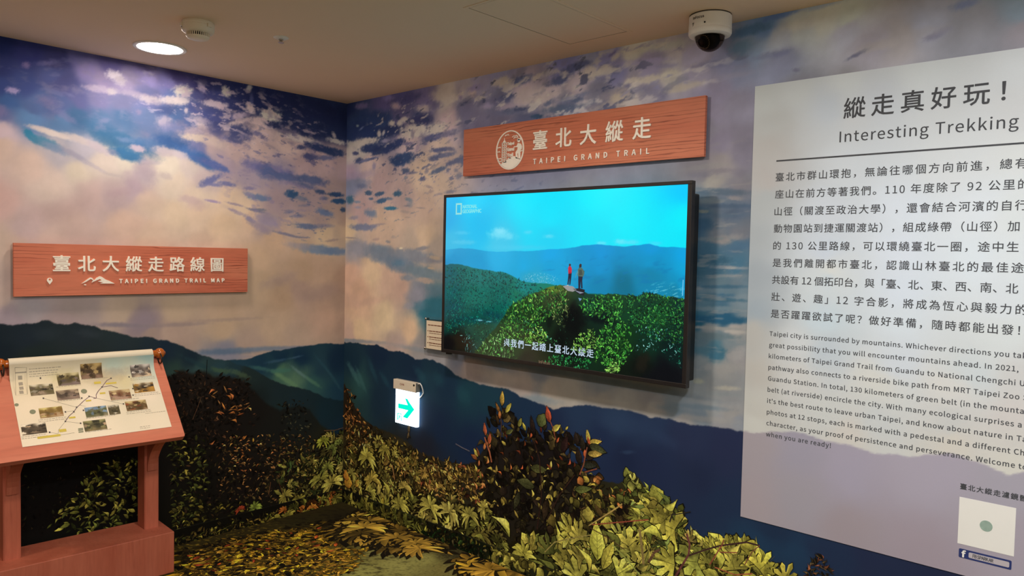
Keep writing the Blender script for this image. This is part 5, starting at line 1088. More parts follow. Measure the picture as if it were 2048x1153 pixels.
        ([(1.995, 0.639), (2.097, 0.578), (2.3, 0.579), (2.33, 0.473), (2.031, 0.397), (1.88, 0.481)], 150, ['half', 'oval', 'round'], 0.0232, 0.0464, 0, 3.1, [(149, 139, 62), (181, 162, 71), (109, 97, 47), (77, 57, 33), (203, 128, 66)], 0.25),
        ([(2.156, 0.557), (2.182, 0.625), (2.245, 0.657), (2.304, 0.613), (2.339, 0.565), (2.25, 0.521), (2.169, 0.502)], 46, ['round', 'half'], 0.0316, 0.0588, 0, 3.1, [(157, 162, 74), (123, 131, 60), (180, 179, 88), (94, 103, 49)], 0.2),
        ([(1.82, 0.393), (2.327, 0.562), (2.478, 0.511), (2.534, 0.282), (1.637, 0.006)], 280, ['half', 'oval', 'round'], 0.0321, 0.0779, 0, 3.1, [(80, 64, 35), (112, 99, 46), (150, 144, 63), (51, 39, 26), (171, 160, 73), (68, 53, 32)], 0.25),
        ([(2.3, 0.59), (2.402, 0.58), (2.503, 0.475), (2.623, 0.401), (2.671, 0.325), (2.286, 0.206), (2.252, 0.454)], 150, ['lobed', 'half', 'round', 'half'], 0.0478, 0.1, 1.2, 1.0, [(174, 173, 75), (201, 191, 82), (145, 153, 65), (122, 137, 70), (214, 199, 89)], 0.2),
        ([(2.577, 0.388), (2.667, 0.438), (2.731, 0.481), (2.817, 0.477), (2.89, 0.428), (2.922, 0.388), (2.581, 0.282)], 80, ['lobed', 'half', 'round'], 0.0448, 0.0937, 1.0, 0.9, [(183, 177, 75), (203, 193, 79), (149, 145, 63)], 0.2),
        ([(1.564, 0.148), (2.333, 0.385), (2.339, 0.207), (1.429, -0.077)], 80, ['palm', 'lobed', 'half'], 0.0818, 0.1443, 0.2, 1.5, [(200, 189, 85), (226, 211, 98), (175, 175, 83), (143, 150, 70)], 0.2),
        ([(3.014, 0.43), (3.031, 0.495), (3.089, 0.52), (3.113, 0.485), (3.12, 0.45), (2.999, 0.412)], 60, ['half', 'blade'], 0.0151, 0.0303, 0, 3.1, [(66, 53, 38), (124, 76, 52), (83, 69, 46), (53, 45, 35)], 0.25),
    ],
    'single': [
        ('oval', 1.42, 0.844, 0.0785, 0.0, (207, 169, 79)),
        ('oval', 1.403, 0.805, 0.0578, 0.524, (187, 133, 68)),
        ('oval', 1.446, 0.812, 0.0678, -0.611, (220, 209, 93)),
        ('oval', 1.404, 0.773, 0.0473, 0.0, (243, 140, 74)),
        ('oval', 1.398, 0.741, 0.0579, 0.349, (70, 53, 35)),
        ('oval', 1.45, 0.702, 0.0626, -1.047, (100, 106, 60)),
        ('oval', 1.304, 0.666, 0.0696, 0.175, (224, 121, 79)),
        ('oval', 1.328, 0.622, 0.064, -0.175, (209, 109, 71)),
        ('oval', 1.744, 0.809, 0.0841, 0.262, (195, 89, 62)),
        ('oval', 1.761, 0.772, 0.0641, -0.96, (213, 199, 92)),
        ('oval', 1.713, 0.763, 0.0846, 0.087, (58, 50, 35)),
        ('oval', 1.642, 0.726, 0.1009, 0.209, (43, 33, 29)),
        ('round', 1.673, 0.782, 0.0752, -0.524, (86, 95, 54)),
        ('oval', 1.539, 0.754, 0.0513, -0.349, (151, 150, 70)),
        ('oval', 1.588, 0.742, 0.0458, 0.524, (197, 186, 81)),
        ('oval', 1.985, 0.754, 0.0615, 0.175, (213, 194, 89)),
        ('oval', 1.979, 0.752, 0.0853, -1.309, (225, 189, 87)),
        ('oval', 1.991, 0.74, 0.0993, -1.71, (77, 82, 51)),
        ('oval', 1.957, 0.703, 0.0809, 0.209, (45, 40, 31)),
        ('oval', 1.981, 0.7, 0.0853, -1.396, (191, 164, 82)),
        ('oval', 1.935, 0.638, 0.0814, 0.175, (48, 38, 31)),
        ('oval', 1.941, 0.64, 0.0956, -1.431, (59, 61, 48)),
        ('oval', 1.991, 0.745, 0.0378, 0.349, (225, 105, 65)),
        ('oval', 1.964, 0.68, 0.0381, 0.0, (237, 112, 66)),
        ('oval', 1.827, 0.678, 0.0879, -0.349, (51, 33, 31)),
        ('oval', 1.627, 0.56, 0.1065, -1.484, (93, 95, 53)),
        ('oval', 1.656, 0.467, 0.1213, 1.484, (83, 86, 50)),
        ('oval', 1.909, 0.512, 0.106, -1.309, (111, 119, 61)),
        ('oval', 1.556, 0.419, 0.1029, 2.793, (63, 63, 41)),
        ('oval', 1.74, 0.423, 0.1096, 2.967, (67, 53, 37)),
        ('round', 0.084, 0.103, 0.0976, 0.436, (243, 174, 68)),
        ('round', 0.05, 0.148, 0.0719, 0.175, (243, 156, 67)),
        ('round', 0.148, 0.13, 0.0645, -0.524, (243, 190, 81)),
        ('round', 0.086, -0.021, 0.0391, 0.0, (243, 128, 63)),
        ('palm', 0.265, 0.344, 0.1391, 0.0, (243, 232, 106)),
        ('palm', 0.306, 0.131, 0.1135, -0.524, (233, 229, 107)),
        ('palm', 0.32, 0.213, 0.132, 0.349, (242, 217, 101)),
        ('palm', 0.637, 0.237, 0.1079, 0.0, (243, 220, 111)),
        ('palm', 0.441, 0.426, 0.0923, 0.175, (207, 194, 90)),
        ('palm', 0.873, 0.174, 0.1562, -0.175, (230, 220, 106)),
        ('palm', 1.034, 0.185, 0.1297, -0.524, (236, 222, 115)),
        ('palm', 0.593, 0.121, 0.133, 0.175, (223, 216, 101)),
        ('palm', 1.194, 0.211, 0.1098, 0.349, (209, 201, 98)),
        ('palm', 0.449, 0.086, 0.0927, 3.491, (201, 199, 90)),
        ('oval', 0.433, 0.129, 0.0681, 2.967, (243, 214, 82)),
        ('lobed', 1.901, 0.291, 0.126, 0.698, (243, 229, 100)),
        ('lobed', 1.947, 0.279, 0.1105, 0.349, (204, 192, 89)),
        ('oval', 2.055, 0.209, 0.1838, 0.07, (243, 242, 100)),
        ('oval', 2.082, 0.174, 0.1642, -0.384, (229, 218, 92)),
        ('half', 2.01, 0.14, 0.1428, 0.698, (241, 226, 96)),
        ('lobed', 2.166, 0.176, 0.1384, -0.873, (243, 243, 107)),
        ('lobed', 1.953, 0.086, 0.1445, 1.222, (237, 231, 104)),
        ('oval', 2.261, 0.182, 0.1585, -1.222, (239, 227, 102)),
        ('half', 1.493, 0.168, 0.1567, 1.047, (243, 243, 109)),
        ('palm', 1.6, 0.106, 0.1437, -0.349, (239, 233, 102)),
        ('oval', 1.634, 0.09, 0.2041, -1.92, (203, 210, 95)),
        ('palm', 2.294, 0.37, 0.0448, 0.0, (233, 222, 84)),
        ('lobed', 2.455, 0.462, 0.1342, 1.396, (222, 210, 89)),
        ('lobed', 2.405, 0.493, 0.0962, 1.222, (182, 172, 76)),
        ('half', 2.396, 0.402, 0.1185, 1.571, (215, 213, 88)),
        ('lobed', 2.567, 0.353, 0.1271, 1.745, (181, 185, 84)),
        ('lobed', 2.461, 0.31, 0.1431, 1.571, (229, 221, 94)),
        ('half', 2.798, 0.411, 0.1247, -0.175, (225, 212, 87)),
        ('lobed', 2.84, 0.403, 0.0997, -0.698, (210, 200, 81)),
        ('lobed', 2.735, 0.371, 0.1021, 0.349, (191, 182, 80)),
        ('half', 2.67, 0.351, 0.1119, 0.524, (202, 199, 86)),
        ('lobed', 2.942, 0.394, 0.0779, -0.349, (179, 167, 70)),
        ('half', 2.689, 0.449, 0.0824, -1.047, (192, 181, 85)),
        ('half', 2.39, 0.555, 0.0876, -1.047, (181, 179, 80)),
        ('oval', 2.539, 0.467, 0.034, 0.262, (167, 165, 96)),
        ('lobed', 2.529, 0.428, 0.0555, 0.0, (168, 149, 78)),
        ('half', 2.564, 0.422, 0.0508, -0.524, (158, 146, 73)),
        ('oval', 0.667, 0.564, 0.0653, 0.0, (96, 79, 56)),
        ('oval', 0.686, 0.544, 0.0415, 1.047, (83, 72, 52)),
        ('oval', 0.654, 0.532, 0.0476, -0.349, (108, 90, 63)),
        ('half', 0.084, 0.569, 0.0356, 0.0, (172, 111, 60)),
        ('half', 0.065, 0.55, 0.0357, 0.82, (207, 142, 73)),
        ('half', 0.074, 0.595, 0.0356, 1.641, (125, 83, 49)),
        ('half', 0.085, 0.542, 0.0356, 2.461, (243, 166, 83)),
        ('half', 0.054, 0.57, 0.0357, 3.281, (173, 111, 60)),
        ('half', 0.093, 0.593, 0.0355, 4.102, (206, 141, 73)),
        ('half', 0.068, 0.519, 0.0357, 4.922, (126, 83, 49)),
        ('half', 0.06, 0.612, 0.0357, 5.742, (243, 165, 82)),
        ('half', 0.103, 0.552, 0.0355, 0.279, (172, 111, 61)),
        ('half', 0.043, 0.537, 0.0358, 1.1, (208, 142, 73)),
        ('half', 0.087, 0.631, 0.0355, 1.92, (125, 83, 49)),
        ('half', 0.087, 0.5, 0.0356, 2.74, (243, 166, 83)),
        ('half', 0.037, 0.599, 0.0358, 3.56, (172, 110, 60)),
        ('half', 0.116, 0.592, 0.0354, 4.381, (206, 141, 73)),
        ('half', 0.049, 0.49, 0.0358, 5.201, (126, 84, 49)),
        ('half', 0.065, 0.657, 0.0356, 6.021, (243, 164, 82)),
        ('half', 0.115, 0.512, 0.0354, 0.559, (173, 111, 61)),
        ('half', 0.019, 0.552, 0.0359, 1.379, (208, 141, 73)),
        ('half', 0.112, 0.65, 0.0354, 2.199, (124, 82, 49)),
        ('half', 0.074, 0.455, 0.0357, 3.019, (243, 167, 83)),
        ('half', 0.031, 0.649, 0.0358, 3.84, (172, 110, 60)),
        ('half', 0.138, 0.564, 0.0353, 4.66, (206, 141, 73)),
        ('half', 0.02, 0.483, 0.0359, 5.48, (126, 84, 49)),
        ('half', 0.085, 0.698, 0.0355, 0.017, (243, 164, 82)),
        ('half', 0.114, 0.457, 0.0355, 0.838, (174, 112, 61)),
        ('half', -0.0, 0.595, 0.036, 1.658, (207, 141, 72)),
    ],
    'stems': [
        ([(1.996, 0.362), (2.086, 0.433), (2.157, 0.49), (2.181, 0.512), (2.185, 0.508), (2.161, 0.485), (2.09, 0.428), (1.999, 0.358)], (183, 157, 90)),
        ([(1.73, 0.159), (1.792, 0.227), (1.915, 0.283), (2.018, 0.325), (2.02, 0.32), (1.918, 0.278), (1.795, 0.222), (1.734, 0.155)], (161, 148, 83)),
        ([(2.017, 0.372), (2.144, 0.415), (2.324, 0.475), (2.325, 0.47), (2.145, 0.41), (2.019, 0.368)], (160, 79, 60)),
        ([(2.136, 0.31), (2.206, 0.272), (2.288, 0.216), (2.284, 0.21), (2.202, 0.266), (2.132, 0.304)], (160, 169, 84)),
        ([(2.004, 0.354), (2.105, 0.336), (2.204, 0.305), (2.202, 0.301), (2.105, 0.332), (2.003, 0.35)], (84, 57, 44)),
        ([(2.463, 0.264), (2.522, 0.375), (2.525, 0.416), (2.509, 0.458), (2.518, 0.462), (2.534, 0.418), (2.53, 0.371), (2.471, 0.26)], (110, 64, 61)),
        ([(2.524, 0.371), (2.602, 0.419), (2.665, 0.454), (2.781, 0.501), (2.837, 0.502), (2.837, 0.495), (2.783, 0.494), (2.668, 0.448), (2.606, 0.414), (2.528, 0.366)], (68, 44, 42)),
        ([(2.622, 0.36), (2.675, 0.459), (2.681, 0.481), (2.686, 0.48), (2.68, 0.457), (2.627, 0.358)], (144, 80, 58)),
        ([(2.647, 0.358), (2.736, 0.353), (2.809, 0.38), (2.811, 0.375), (2.736, 0.348), (2.647, 0.353)], (168, 94, 63)),
        ([(2.667, 0.426), (2.743, 0.446), (2.744, 0.442), (2.668, 0.422)], (143, 76, 58)),
        ([(2.775, 0.405), (2.805, 0.467), (2.835, 0.5), (2.838, 0.497), (2.808, 0.465), (2.779, 0.403)], (125, 78, 59)),
        ([(2.299, 0.263), (2.289, 0.328), (2.273, 0.414), (2.286, 0.417), (2.302, 0.33), (2.312, 0.265)], (140, 121, 72)),
        ([(2.326, 0.286), (2.355, 0.34), (2.381, 0.359), (2.388, 0.35), (2.364, 0.333), (2.336, 0.28)], (102, 75, 54)),
        ([(1.965, 0.612), (2.037, 0.643), (2.039, 0.638), (1.967, 0.606)], (133, 78, 60)),
        ([(1.301, 0.659), (1.341, 0.585), (1.357, 0.534), (1.348, 0.531), (1.332, 0.581), (1.293, 0.654)], (169, 101, 72)),
        ([(1.405, 0.821), (1.422, 0.744), (1.417, 0.664), (1.412, 0.664), (1.417, 0.744), (1.401, 0.82)], (83, 62, 44)),
        ([(1.98, 0.73), (1.962, 0.643), (1.94, 0.589), (1.934, 0.592), (1.956, 0.644), (1.974, 0.731)], (142, 84, 62)),
        ([(1.746, 0.825), (1.773, 0.779), (1.787, 0.732), (1.782, 0.731), (1.768, 0.777), (1.742, 0.822)], (143, 80, 60)),
        ([(0.52, 0.349), (0.546, 0.263), (0.539, 0.261), (0.512, 0.347)], (180, 136, 82)),
        ([(1.073, 0.583), (1.126, 0.571), (1.185, 0.563), (1.184, 0.556), (1.125, 0.564), (1.072, 0.576)], (94, 95, 110)),
        ([(1.646, 0.707), (1.689, 0.613), (1.707, 0.44), (1.683, 0.256), (1.675, 0.257), (1.699, 0.44), (1.681, 0.612), (1.639, 0.704)], (50, 33, 27)),
        ([(1.909, 0.582), (1.821, 0.465), (1.745, 0.322), (1.74, 0.325), (1.815, 0.468), (1.905, 0.586)], (56, 38, 29)),
        ([(2.452, 0.529), (2.505, 0.551), (2.528, 0.561), (2.53, 0.557), (2.506, 0.547), (2.454, 0.525)], (44, 40, 38)),
        ([(2.427, 0.489), (2.438, 0.526), (2.456, 0.535), (2.459, 0.529), (2.444, 0.522), (2.433, 0.487)], (49, 43, 37)),
    ],
    'skirt': [
        ('pts', [(0.086, 0.015, 23, 23, 16), (0.401, 0.012, 42, 45, 26), (0.735, 0.036, 55, 63, 34), (0.911, 0.039, 23, 25, 19), (1.238, 0.043, 17, 26, 15), (1.426, 0.029, 37, 42, 22), (1.767, 0.054, 39, 42, 28)], 0.01, 3),
    ],
    'skirt_leaves': [
        ([(0.052, 0.056), (1.46, 0.106), (1.952, 0.111), (1.954, 0.038), (1.463, 0.0), (0.054, -0.049)], 420, ['oval', 'half', 'blade'], 0.0191, 0.0409, 0, 3.1, [(57, 51, 24), (95, 87, 37), (38, 37, 19), (140, 130, 55), (36, 59, 28)], 0.3),
        ([(0.052, 0.056), (0.823, 0.074), (0.825, 0.007), (0.054, -0.049)], 60, ['palm', 'half', 'blade'], 0.0494, 0.0864, 3.0, 1.0, [(156, 155, 65), (193, 183, 81), (114, 118, 52)], 0.25),
        ([(0.824, 0.059), (1.46, 0.079), (1.462, 0.019), (0.825, 0.001)], 70, ['half', 'oval'], 0.0277, 0.0554, 2.8, 1.2, [(33, 61, 28), (22, 32, 19), (54, 79, 36), (128, 116, 76)], 0.3),
        ([(1.424, 0.082), (1.952, 0.111), (1.954, 0.038), (1.426, 0.003)], 50, ['round', 'half'], 0.0504, 0.0908, 1, 1.5, [(168, 163, 74), (197, 186, 85)], 0.25),
    ],
}
FLOOR_PRINT = {  # carpet colours likewise corrected for the light on each spot
    'layers': [
        ('pts', [(0.261, -0.16, 39, 34, 18), (0.111, -0.381, 46, 41, 19), (0.073, -0.685, 49, 42, 18), (0.102, -0.909, 52, 45, 19), (0.141, -1.12, 54, 46, 18), (0.389, -1.228, 65, 56, 19), (0.368, -0.983, 79, 65, 22), (0.371, -0.786, 84, 73, 23), (0.609, -0.917, 77, 63, 21), (0.393, -0.554, 71, 61, 23), (0.695, -0.739, 73, 61, 21), (0.378, -0.345, 56, 47, 21), (0.729, -0.516, 88, 77, 27), (0.627, -0.312, 85, 75, 34), (0.579, -0.136, 74, 64, 30), (0.85, -0.342, 135, 130, 70), (0.783, -0.15, 94, 84, 38), (1.056, -0.37, 152, 147, 80), (1.097, -0.234, 150, 145, 79), (0.938, -0.097, 72, 64, 33), (0.988, -0.573, 146, 142, 74), (0.873, -0.734, 90, 84, 33), (1.285, -0.226, 122, 113, 60), (1.397, -0.155, 67, 56, 31), (1.14, -0.093, 55, 49, 27), (1.278, -0.0, 48, 43, 25), (1.508, -0.085, 59, 54, 28), (0.305, -1.34, 53, 44, 18)], 0.03, 3.0),
        ('streaks', 0.402, -0.803, 0.9, 0.9, 0.05, 0.03, 0.0, 0.35, 29, 22, 12, 0.75, 0.6, 3.0),
        ('streaks', 0.305, -0.952, 0.7, 0.5, 0.035, 0.02, 0.1, 0.4, 166, 136, 41, 0.7, 0.6, 9.0),
        ('streaks', 1.056, -0.37, 0.45, 0.4, 0.012, 0.008, 0.0, 0.4, 143, 142, 82, 0.6, 0.5, 5.0),
        ('streaks', 1.056, -0.37, 0.45, 0.4, 0.012, 0.008, 0.1, 0.5, 57, 54, 32, 0.6, 0.5, 11.0),
    ],
    'leaves': [
        ([(0.141, -1.12), (0.166, -0.735), (0.267, -0.341), (0.536, -0.351), (0.618, -0.631), (0.819, -0.815), (0.407, -1.236)], 900, ['oval', 'half'], 0.0312, 0.078, 0, 3.1, [(211, 163, 42), (235, 184, 48), (172, 130, 37), (150, 120, 39), (195, 145, 53)], 0.25),
        ([(0.074, -1.091), (0.224, -0.134), (0.975, -0.655), (0.407, -1.236)], 500, ['oval', 'half'], 0.026, 0.0676, 0, 3.1, [(36, 28, 13), (49, 37, 15), (29, 23, 10), (85, 67, 22)], 0.25),
        ([(0.595, -0.554), (0.784, -0.36), (0.992, -0.637), (0.819, -0.815)], 220, ['oval', 'half'], 0.026, 0.0624, 0, 3.1, [(205, 158, 40), (228, 178, 47), (167, 125, 36), (146, 115, 38), (190, 140, 51)], 0.2),
        ([(0.141, -1.12), (0.298, -0.186), (0.69, -0.457), (0.475, -1.166)], 30, ['oval'], 0.0312, 0.0572, 0, 3.1, [(201, 89, 37), (175, 73, 37)], 0.2),
        ([(0.282, -0.138), (0.554, -0.042), (0.941, 0.013), (1.039, -0.148), (0.793, -0.299), (0.504, -0.329)], 60, ['palm'], 0.13, 0.234, 1.6, 1.2, [(212, 166, 61), (231, 182, 72), (181, 144, 56)], 0.2),
        ([(1.264, -0.062), (1.372, 0.096), (1.574, 0.071), (1.693, -0.064), (1.414, -0.207)], 22, ['palm'], 0.156, 0.286, 1.6, 1.0, [(214, 169, 54), (192, 148, 54)], 0.2),
    ],
    'single': [
    ],
}

def inside(poly, x, y):
    c = False; n = len(poly); j = n - 1
    for i in range(n):
        xi, yi = poly[i]; xj, yj = poly[j]
        if (yi > y) != (yj > y) and x < (xj - xi) * (y - yi) / (yj - yi) + xi: c = not c
        j = i
    return c

def scatter(P, specs, clip=None):
    """specs: (outline, count, kinds, size range, angle centre, angle spread, palette, colour jitter[, squash])"""
    todo = []
    for si, (poly, n, kinds, s0, s1, a0, asp, pal, jit) in enumerate(specs):
        xs = [p[0] for p in poly]; ys = [p[1] for p in poly]
        k = 0; tries = 0
        while k < n and tries < n * 30:
            tries += 1
            x = rnd.uniform(min(xs), max(xs)); y = rnd.uniform(min(ys), max(ys))
            if not inside(poly, x, y): continue
            k += 1
            c = pal[rnd.randrange(len(pal))]; f = 1 + rnd.uniform(-2.4 * jit, jit)
            todo.append((si + rnd.uniform(0, 2.2), kinds[rnd.randrange(len(kinds))], x, y, rnd.uniform(s0, s1), a0 + rnd.uniform(-asp, asp), [min(255, v * f) for v in c]))
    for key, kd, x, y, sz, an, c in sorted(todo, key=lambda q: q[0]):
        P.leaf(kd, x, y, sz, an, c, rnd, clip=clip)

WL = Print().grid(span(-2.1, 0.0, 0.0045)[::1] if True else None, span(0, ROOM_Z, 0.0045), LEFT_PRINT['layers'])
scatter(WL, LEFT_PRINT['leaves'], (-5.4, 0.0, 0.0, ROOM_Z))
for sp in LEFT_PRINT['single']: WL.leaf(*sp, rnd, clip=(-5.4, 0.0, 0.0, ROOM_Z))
for pts, col in LEFT_PRINT['stems']: WL.poly(pts, [col] * len(pts))
WL.grid(np.array([-5.4, -4.5, -3.6, -2.7, -2.1]), span(0, ROOM_Z, 0.05), LEFT_PRINT['layers'])
tag(WL.build('wall_left', LEFT(), [M_mural, M_leafprint]), kind='structure')

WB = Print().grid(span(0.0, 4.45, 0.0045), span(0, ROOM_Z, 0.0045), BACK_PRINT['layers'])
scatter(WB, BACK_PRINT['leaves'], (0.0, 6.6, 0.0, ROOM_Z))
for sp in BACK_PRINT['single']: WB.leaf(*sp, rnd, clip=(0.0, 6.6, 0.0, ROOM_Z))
for pts, col in BACK_PRINT['stems']: WB.poly(pts, [col] * len(pts))
WB.grid(np.array([4.45, 5.2, 5.9, 6.6]), span(0, ROOM_Z, 0.05), BACK_PRINT['layers'])
tag(WB.build('wall_back', BACK(), [M_mural, M_leafprint]), kind='structure')

FL = Print().grid(np.concatenate([np.arange(0, 2.6, 0.006), np.arange(2.6, 6.61, 0.1)]), np.concatenate([np.arange(-5.4, -1.9, 0.1), np.arange(-1.9, 0.0, 0.006), [0.0]]), FLOOR_PRINT['layers'])
scatter(FL, FLOOR_PRINT['leaves'], (0.0, 6.6, -5.4, 0.0))
for sp in FLOOR_PRINT['single']: FL.leaf(*sp, rnd, clip=(0.0, 6.6, -5.4, 0.0))
tag(FL.build('floor', frame((0, 0, 0), (1, 0, 0), (0, 1, 0)), M_carpet), kind='structure')

# skirting boards carry the same print
BH, BD = 0.088, 0.008
M_skirt = mat('skirting_edge', lin((26, 24, 18)), 0.5, noise=0.2, nscale=30)
for nm, MM, a, b, src in (('baseboard_back', BACK(-BD), 0.0, 6.6, BACK_PRINT), ('baseboard_left', LEFT(BD), -5.4, 0.0, LEFT_PRINT)):
    SK = Print().grid(np.linspace(a, b, 1200), np.linspace(0, BH, 24), src['skirt'])
    scatter(SK, src['skirt_leaves'], (a, b, 0.0, BH))
    o = SK.build(nm, MM, [M_mural, M_leafprint]); tag(o, kind='structure')
    bm = BM(); bm.from_mesh(o.data)
    Mn = MM
    q = [Mn @ Vector(p) for p in ((a, BH, 0), (b, BH, 0), (b, BH, -BD), (a, BH, -BD))]
    f = bm.faces.new([bm.verts.new(p) for p in q]); f.material_index = 2
    bm.to_mesh(o.data); bm.free(); o.data.materials.append(M_skirt)
if 'WHITE_TEST' in globals(): raise SystemExit
# ================================================================== materials
M_white_plastic = mat('white_plastic', lin((246, 245, 240)), 0.4, noise=0.03, nscale=30)
M_ivory = mat('ivory_plastic', lin((242, 230, 208)), 0.4, noise=0.03, nscale=30)
M_black = mat('black_plastic', lin((20, 19, 19)), 0.35, noise=0.1, nscale=60)
M_tvframe = mat('tv_frame_black', lin((34, 30, 29)), 0.3, noise=0.08, nscale=40)
M_metal = mat('brushed_steel', lin((190, 188, 182)), 0.25, 1.0, noise=0.05, nscale=80)
M_darkmetal = mat('dark_metal', lin((60, 58, 56)), 0.4, 0.9, noise=0.08)
M_letter = mat('cream_letter', lin((252, 244, 230)), 0.55, noise=0.03, nscale=40)
M_ink = mat('grey_ink', lin((66, 68, 72)), 0.6, noise=0.06, nscale=60)
M_darkink = mat('dark_ink', lin((40, 34, 30)), 0.6, noise=0.06, nscale=60)
M_blueink = mat('navy_ink', lin((38, 52, 106)), 0.6, noise=0.05)
M_paper = mat('plain_paper', lin((240, 226, 200)), 0.7, noise=0.02)
M_whiteprint = mat('white_print', lin((236, 234, 226)), 0.6, noise=0.02)

def wood(name, c1, c2, c3, axis='X', fine=1.0, grain=0.55, dens=26.0):
    """stained timber: streaks and dark wavy grain lines running along an axis"""
    m = bpy.data.materials.new(name); m.use_nodes = True
    nt = m.node_tree; N = nt.nodes.new; Lk = nt.links.new
    b = nt.nodes['Principled BSDF']; b.inputs['Roughness'].default_value = 0.55
    b.inputs['Specular IOR Level'].default_value = 0.35
    tc = N('ShaderNodeTexCoord')
    mp = N('ShaderNodeMapping')
    sc_ = {'X': (0.18, 1, 1), 'Y': (1, 0.18, 1), 'Z': (1, 1, 0.18)}[axis]
    mp.inputs['Scale'].default_value = sc_
    Lk(tc.outputs['Object'], mp.inputs['Vector'])
    n1 = N('ShaderNodeTexNoise'); n1.inputs['Scale'].default_value = 9 * fine; n1.inputs['Detail'].default_value = 6
    Lk(mp.outputs['Vector'], n1.inputs['Vector'])
    n2 = N('ShaderNodeTexNoise'); n2.inputs['Scale'].default_value = 55 * fine; n2.inputs['Detail'].default_value = 4
    Lk(mp.outputs['Vector'], n2.inputs['Vector'])
    mix = N('ShaderNodeMix'); mix.data_type = 'RGBA'
    mix.inputs['A'].default_value = c1; mix.inputs['B'].default_value = c2
    cr0 = N('ShaderNodeMapRange'); cr0.inputs['From Min'].default_value = 0.3; cr0.inputs['From Max'].default_value = 0.7
    Lk(n1.outputs['Fac'], cr0.inputs['Value']); Lk(cr0.outputs['Result'], mix.inputs['Factor'])
    # wavy grain lines
    mp2 = N('ShaderNodeMapping')
    mp2.inputs['Scale'].default_value = {'X': (0.10, 1, 1), 'Y': (1, 0.10, 1), 'Z': (1, 1, 0.10)}[axis]
    Lk(tc.outputs['Object'], mp2.inputs['Vector'])
    w = N('ShaderNodeTexWave'); w.wave_type = 'BANDS'
    w.bands_direction = {'X': 'Z', 'Y': 'Z', 'Z': 'Y'}[axis]
    w.inputs['Scale'].default_value = dens * fine / 2.2; w.inputs['Distortion'].default_value = 9.0
    w.inputs['Detail'].default_value = 3.0; w.inputs['Detail Scale'].default_value = 1.1; w.inputs['Detail Roughness'].default_value = 0.6
    Lk(mp2.outputs['Vector'], w.inputs['Vector'])
    r = N('ShaderNodeValToRGB')
    r.color_ramp.elements[0].position = 0.0; r.color_ramp.elements[0].color = (1, 1, 1, 1)
    r.color_ramp.elements[1].position = 0.16; r.color_ramp.elements[1].color = (0, 0, 0, 1)
    Lk(w.outputs['Fac'], r.inputs['Fac'])
    brk = N('ShaderNodeMath'); brk.operation = 'MULTIPLY'
    cr1 = N('ShaderNodeMapRange'); cr1.inputs['From Min'].default_value = 0.42; cr1.inputs['From Max'].default_value = 0.62
    n3 = N('ShaderNodeTexNoise'); n3.inputs['Scale'].default_value = 14 * fine; n3.inputs['Detail'].default_value = 3
    Lk(mp.outputs['Vector'], n3.inputs['Vector'])
    Lk(n3.outputs['Fac'], cr1.inputs['Value'])
    Lk(r.outputs['Color'], brk.inputs[0]); Lk(cr1.outputs['Result'], brk.inputs[1])
    g = N('ShaderNodeMath'); g.operation = 'MULTIPLY'; g.inputs[1].default_value = grain
    Lk(brk.outputs[0], g.inputs[0])
    mix2 = N('ShaderNodeMix'); mix2.data_type = 'RGBA'; mix2.inputs['B'].default_value = c3
    Lk(mix.outputs['Result'], mix2.inputs['A']); Lk(g.outputs[0], mix2.inputs['Factor'])
    hs = N('ShaderNodeHueSaturation')
    cr2 = N('ShaderNodeMapRange'); cr2.inputs['To Min'].default_value = 0.86; cr2.inputs['To Max'].default_value = 1.14
    Lk(n2.outputs['Fac'], cr2.inputs['Value']); Lk(cr2.outputs['Result'], hs.inputs['Value'])
    Lk(mix2.outputs['Result'], hs.inputs['Color']); Lk(hs.outputs['Color'], b.inputs['Base Color'])
    bp = N('ShaderNodeBump'); bp.inputs['Strength'].default_value = 0.15; bp.inputs['Distance'].default_value = 0.001; bp.invert = True
    Lk(g.outputs[0], bp.inputs['Height']); Lk(bp.outputs['Normal'], b.inputs['Normal'])
    return m

W_sign = wood('red_sign_timber', lin((212, 132, 100)), lin((196, 108, 80)), lin((124, 58, 42)), 'X', 1.0, 0.8, 44.0)
W_signL = wood('red_sign_timber_left', lin((212, 128, 98)), lin((196, 104, 78)), lin((124, 54, 40)), 'Y', 1.0, 0.8, 44.0)
W_lectern = wood('red_lectern_timber', lin((190, 106, 80)), lin((172, 88, 64)), lin((136, 62, 46)), 'Z', 1.3, 0.25)  # posts and base: board timber toned darker to follow their weaker light
W_lectern_h = wood('red_lectern_board_timber', lin((206, 124, 96)), lin((192, 104, 78)), lin((156, 74, 56)), 'Y', 1.0, 0.25)
W_knob = wood('amber_varnished_timber', lin((190, 104, 34)), lin((168, 82, 22)), lin((120, 54, 14)), 'Y', 2.0, 0.2)
W_knob.node_tree.nodes['Principled BSDF'].inputs['Roughness'].default_value = 0.18
W_knob.node_tree.nodes['Principled BSDF'].inputs['Coat Weight'].default_value = 0.6

# ================================================================== ceiling fittings
def lamp(x, y, strength, col, label):
    t = thing('ceiling_downlight', label, 'ceiling light', (x, y, ROOM_Z), 0, 'recessed downlights')
    bm = BM()
    add_lathe(bm, [(0.098, 0.0), (0.116, 0.0), (0.117, -0.004), (0.113, -0.007), (0.100, -0.006), (0.098, -0.002), (0.098, 0.0)], n=64, cap=False)
    obj('trim_ring', bm, M_white_plastic, t, smooth=True)
    bm = BM()
    add_lathe(bm, [(0.0, -0.0028), (0.060, -0.0028), (0.0975, -0.0026)], n=64, cap=False)
    obj('diffuser', bm, mat('lamp_glow', (0, 0, 0, 1), 0.5, emit=col, strength=strength, noise=0), t)
    return t

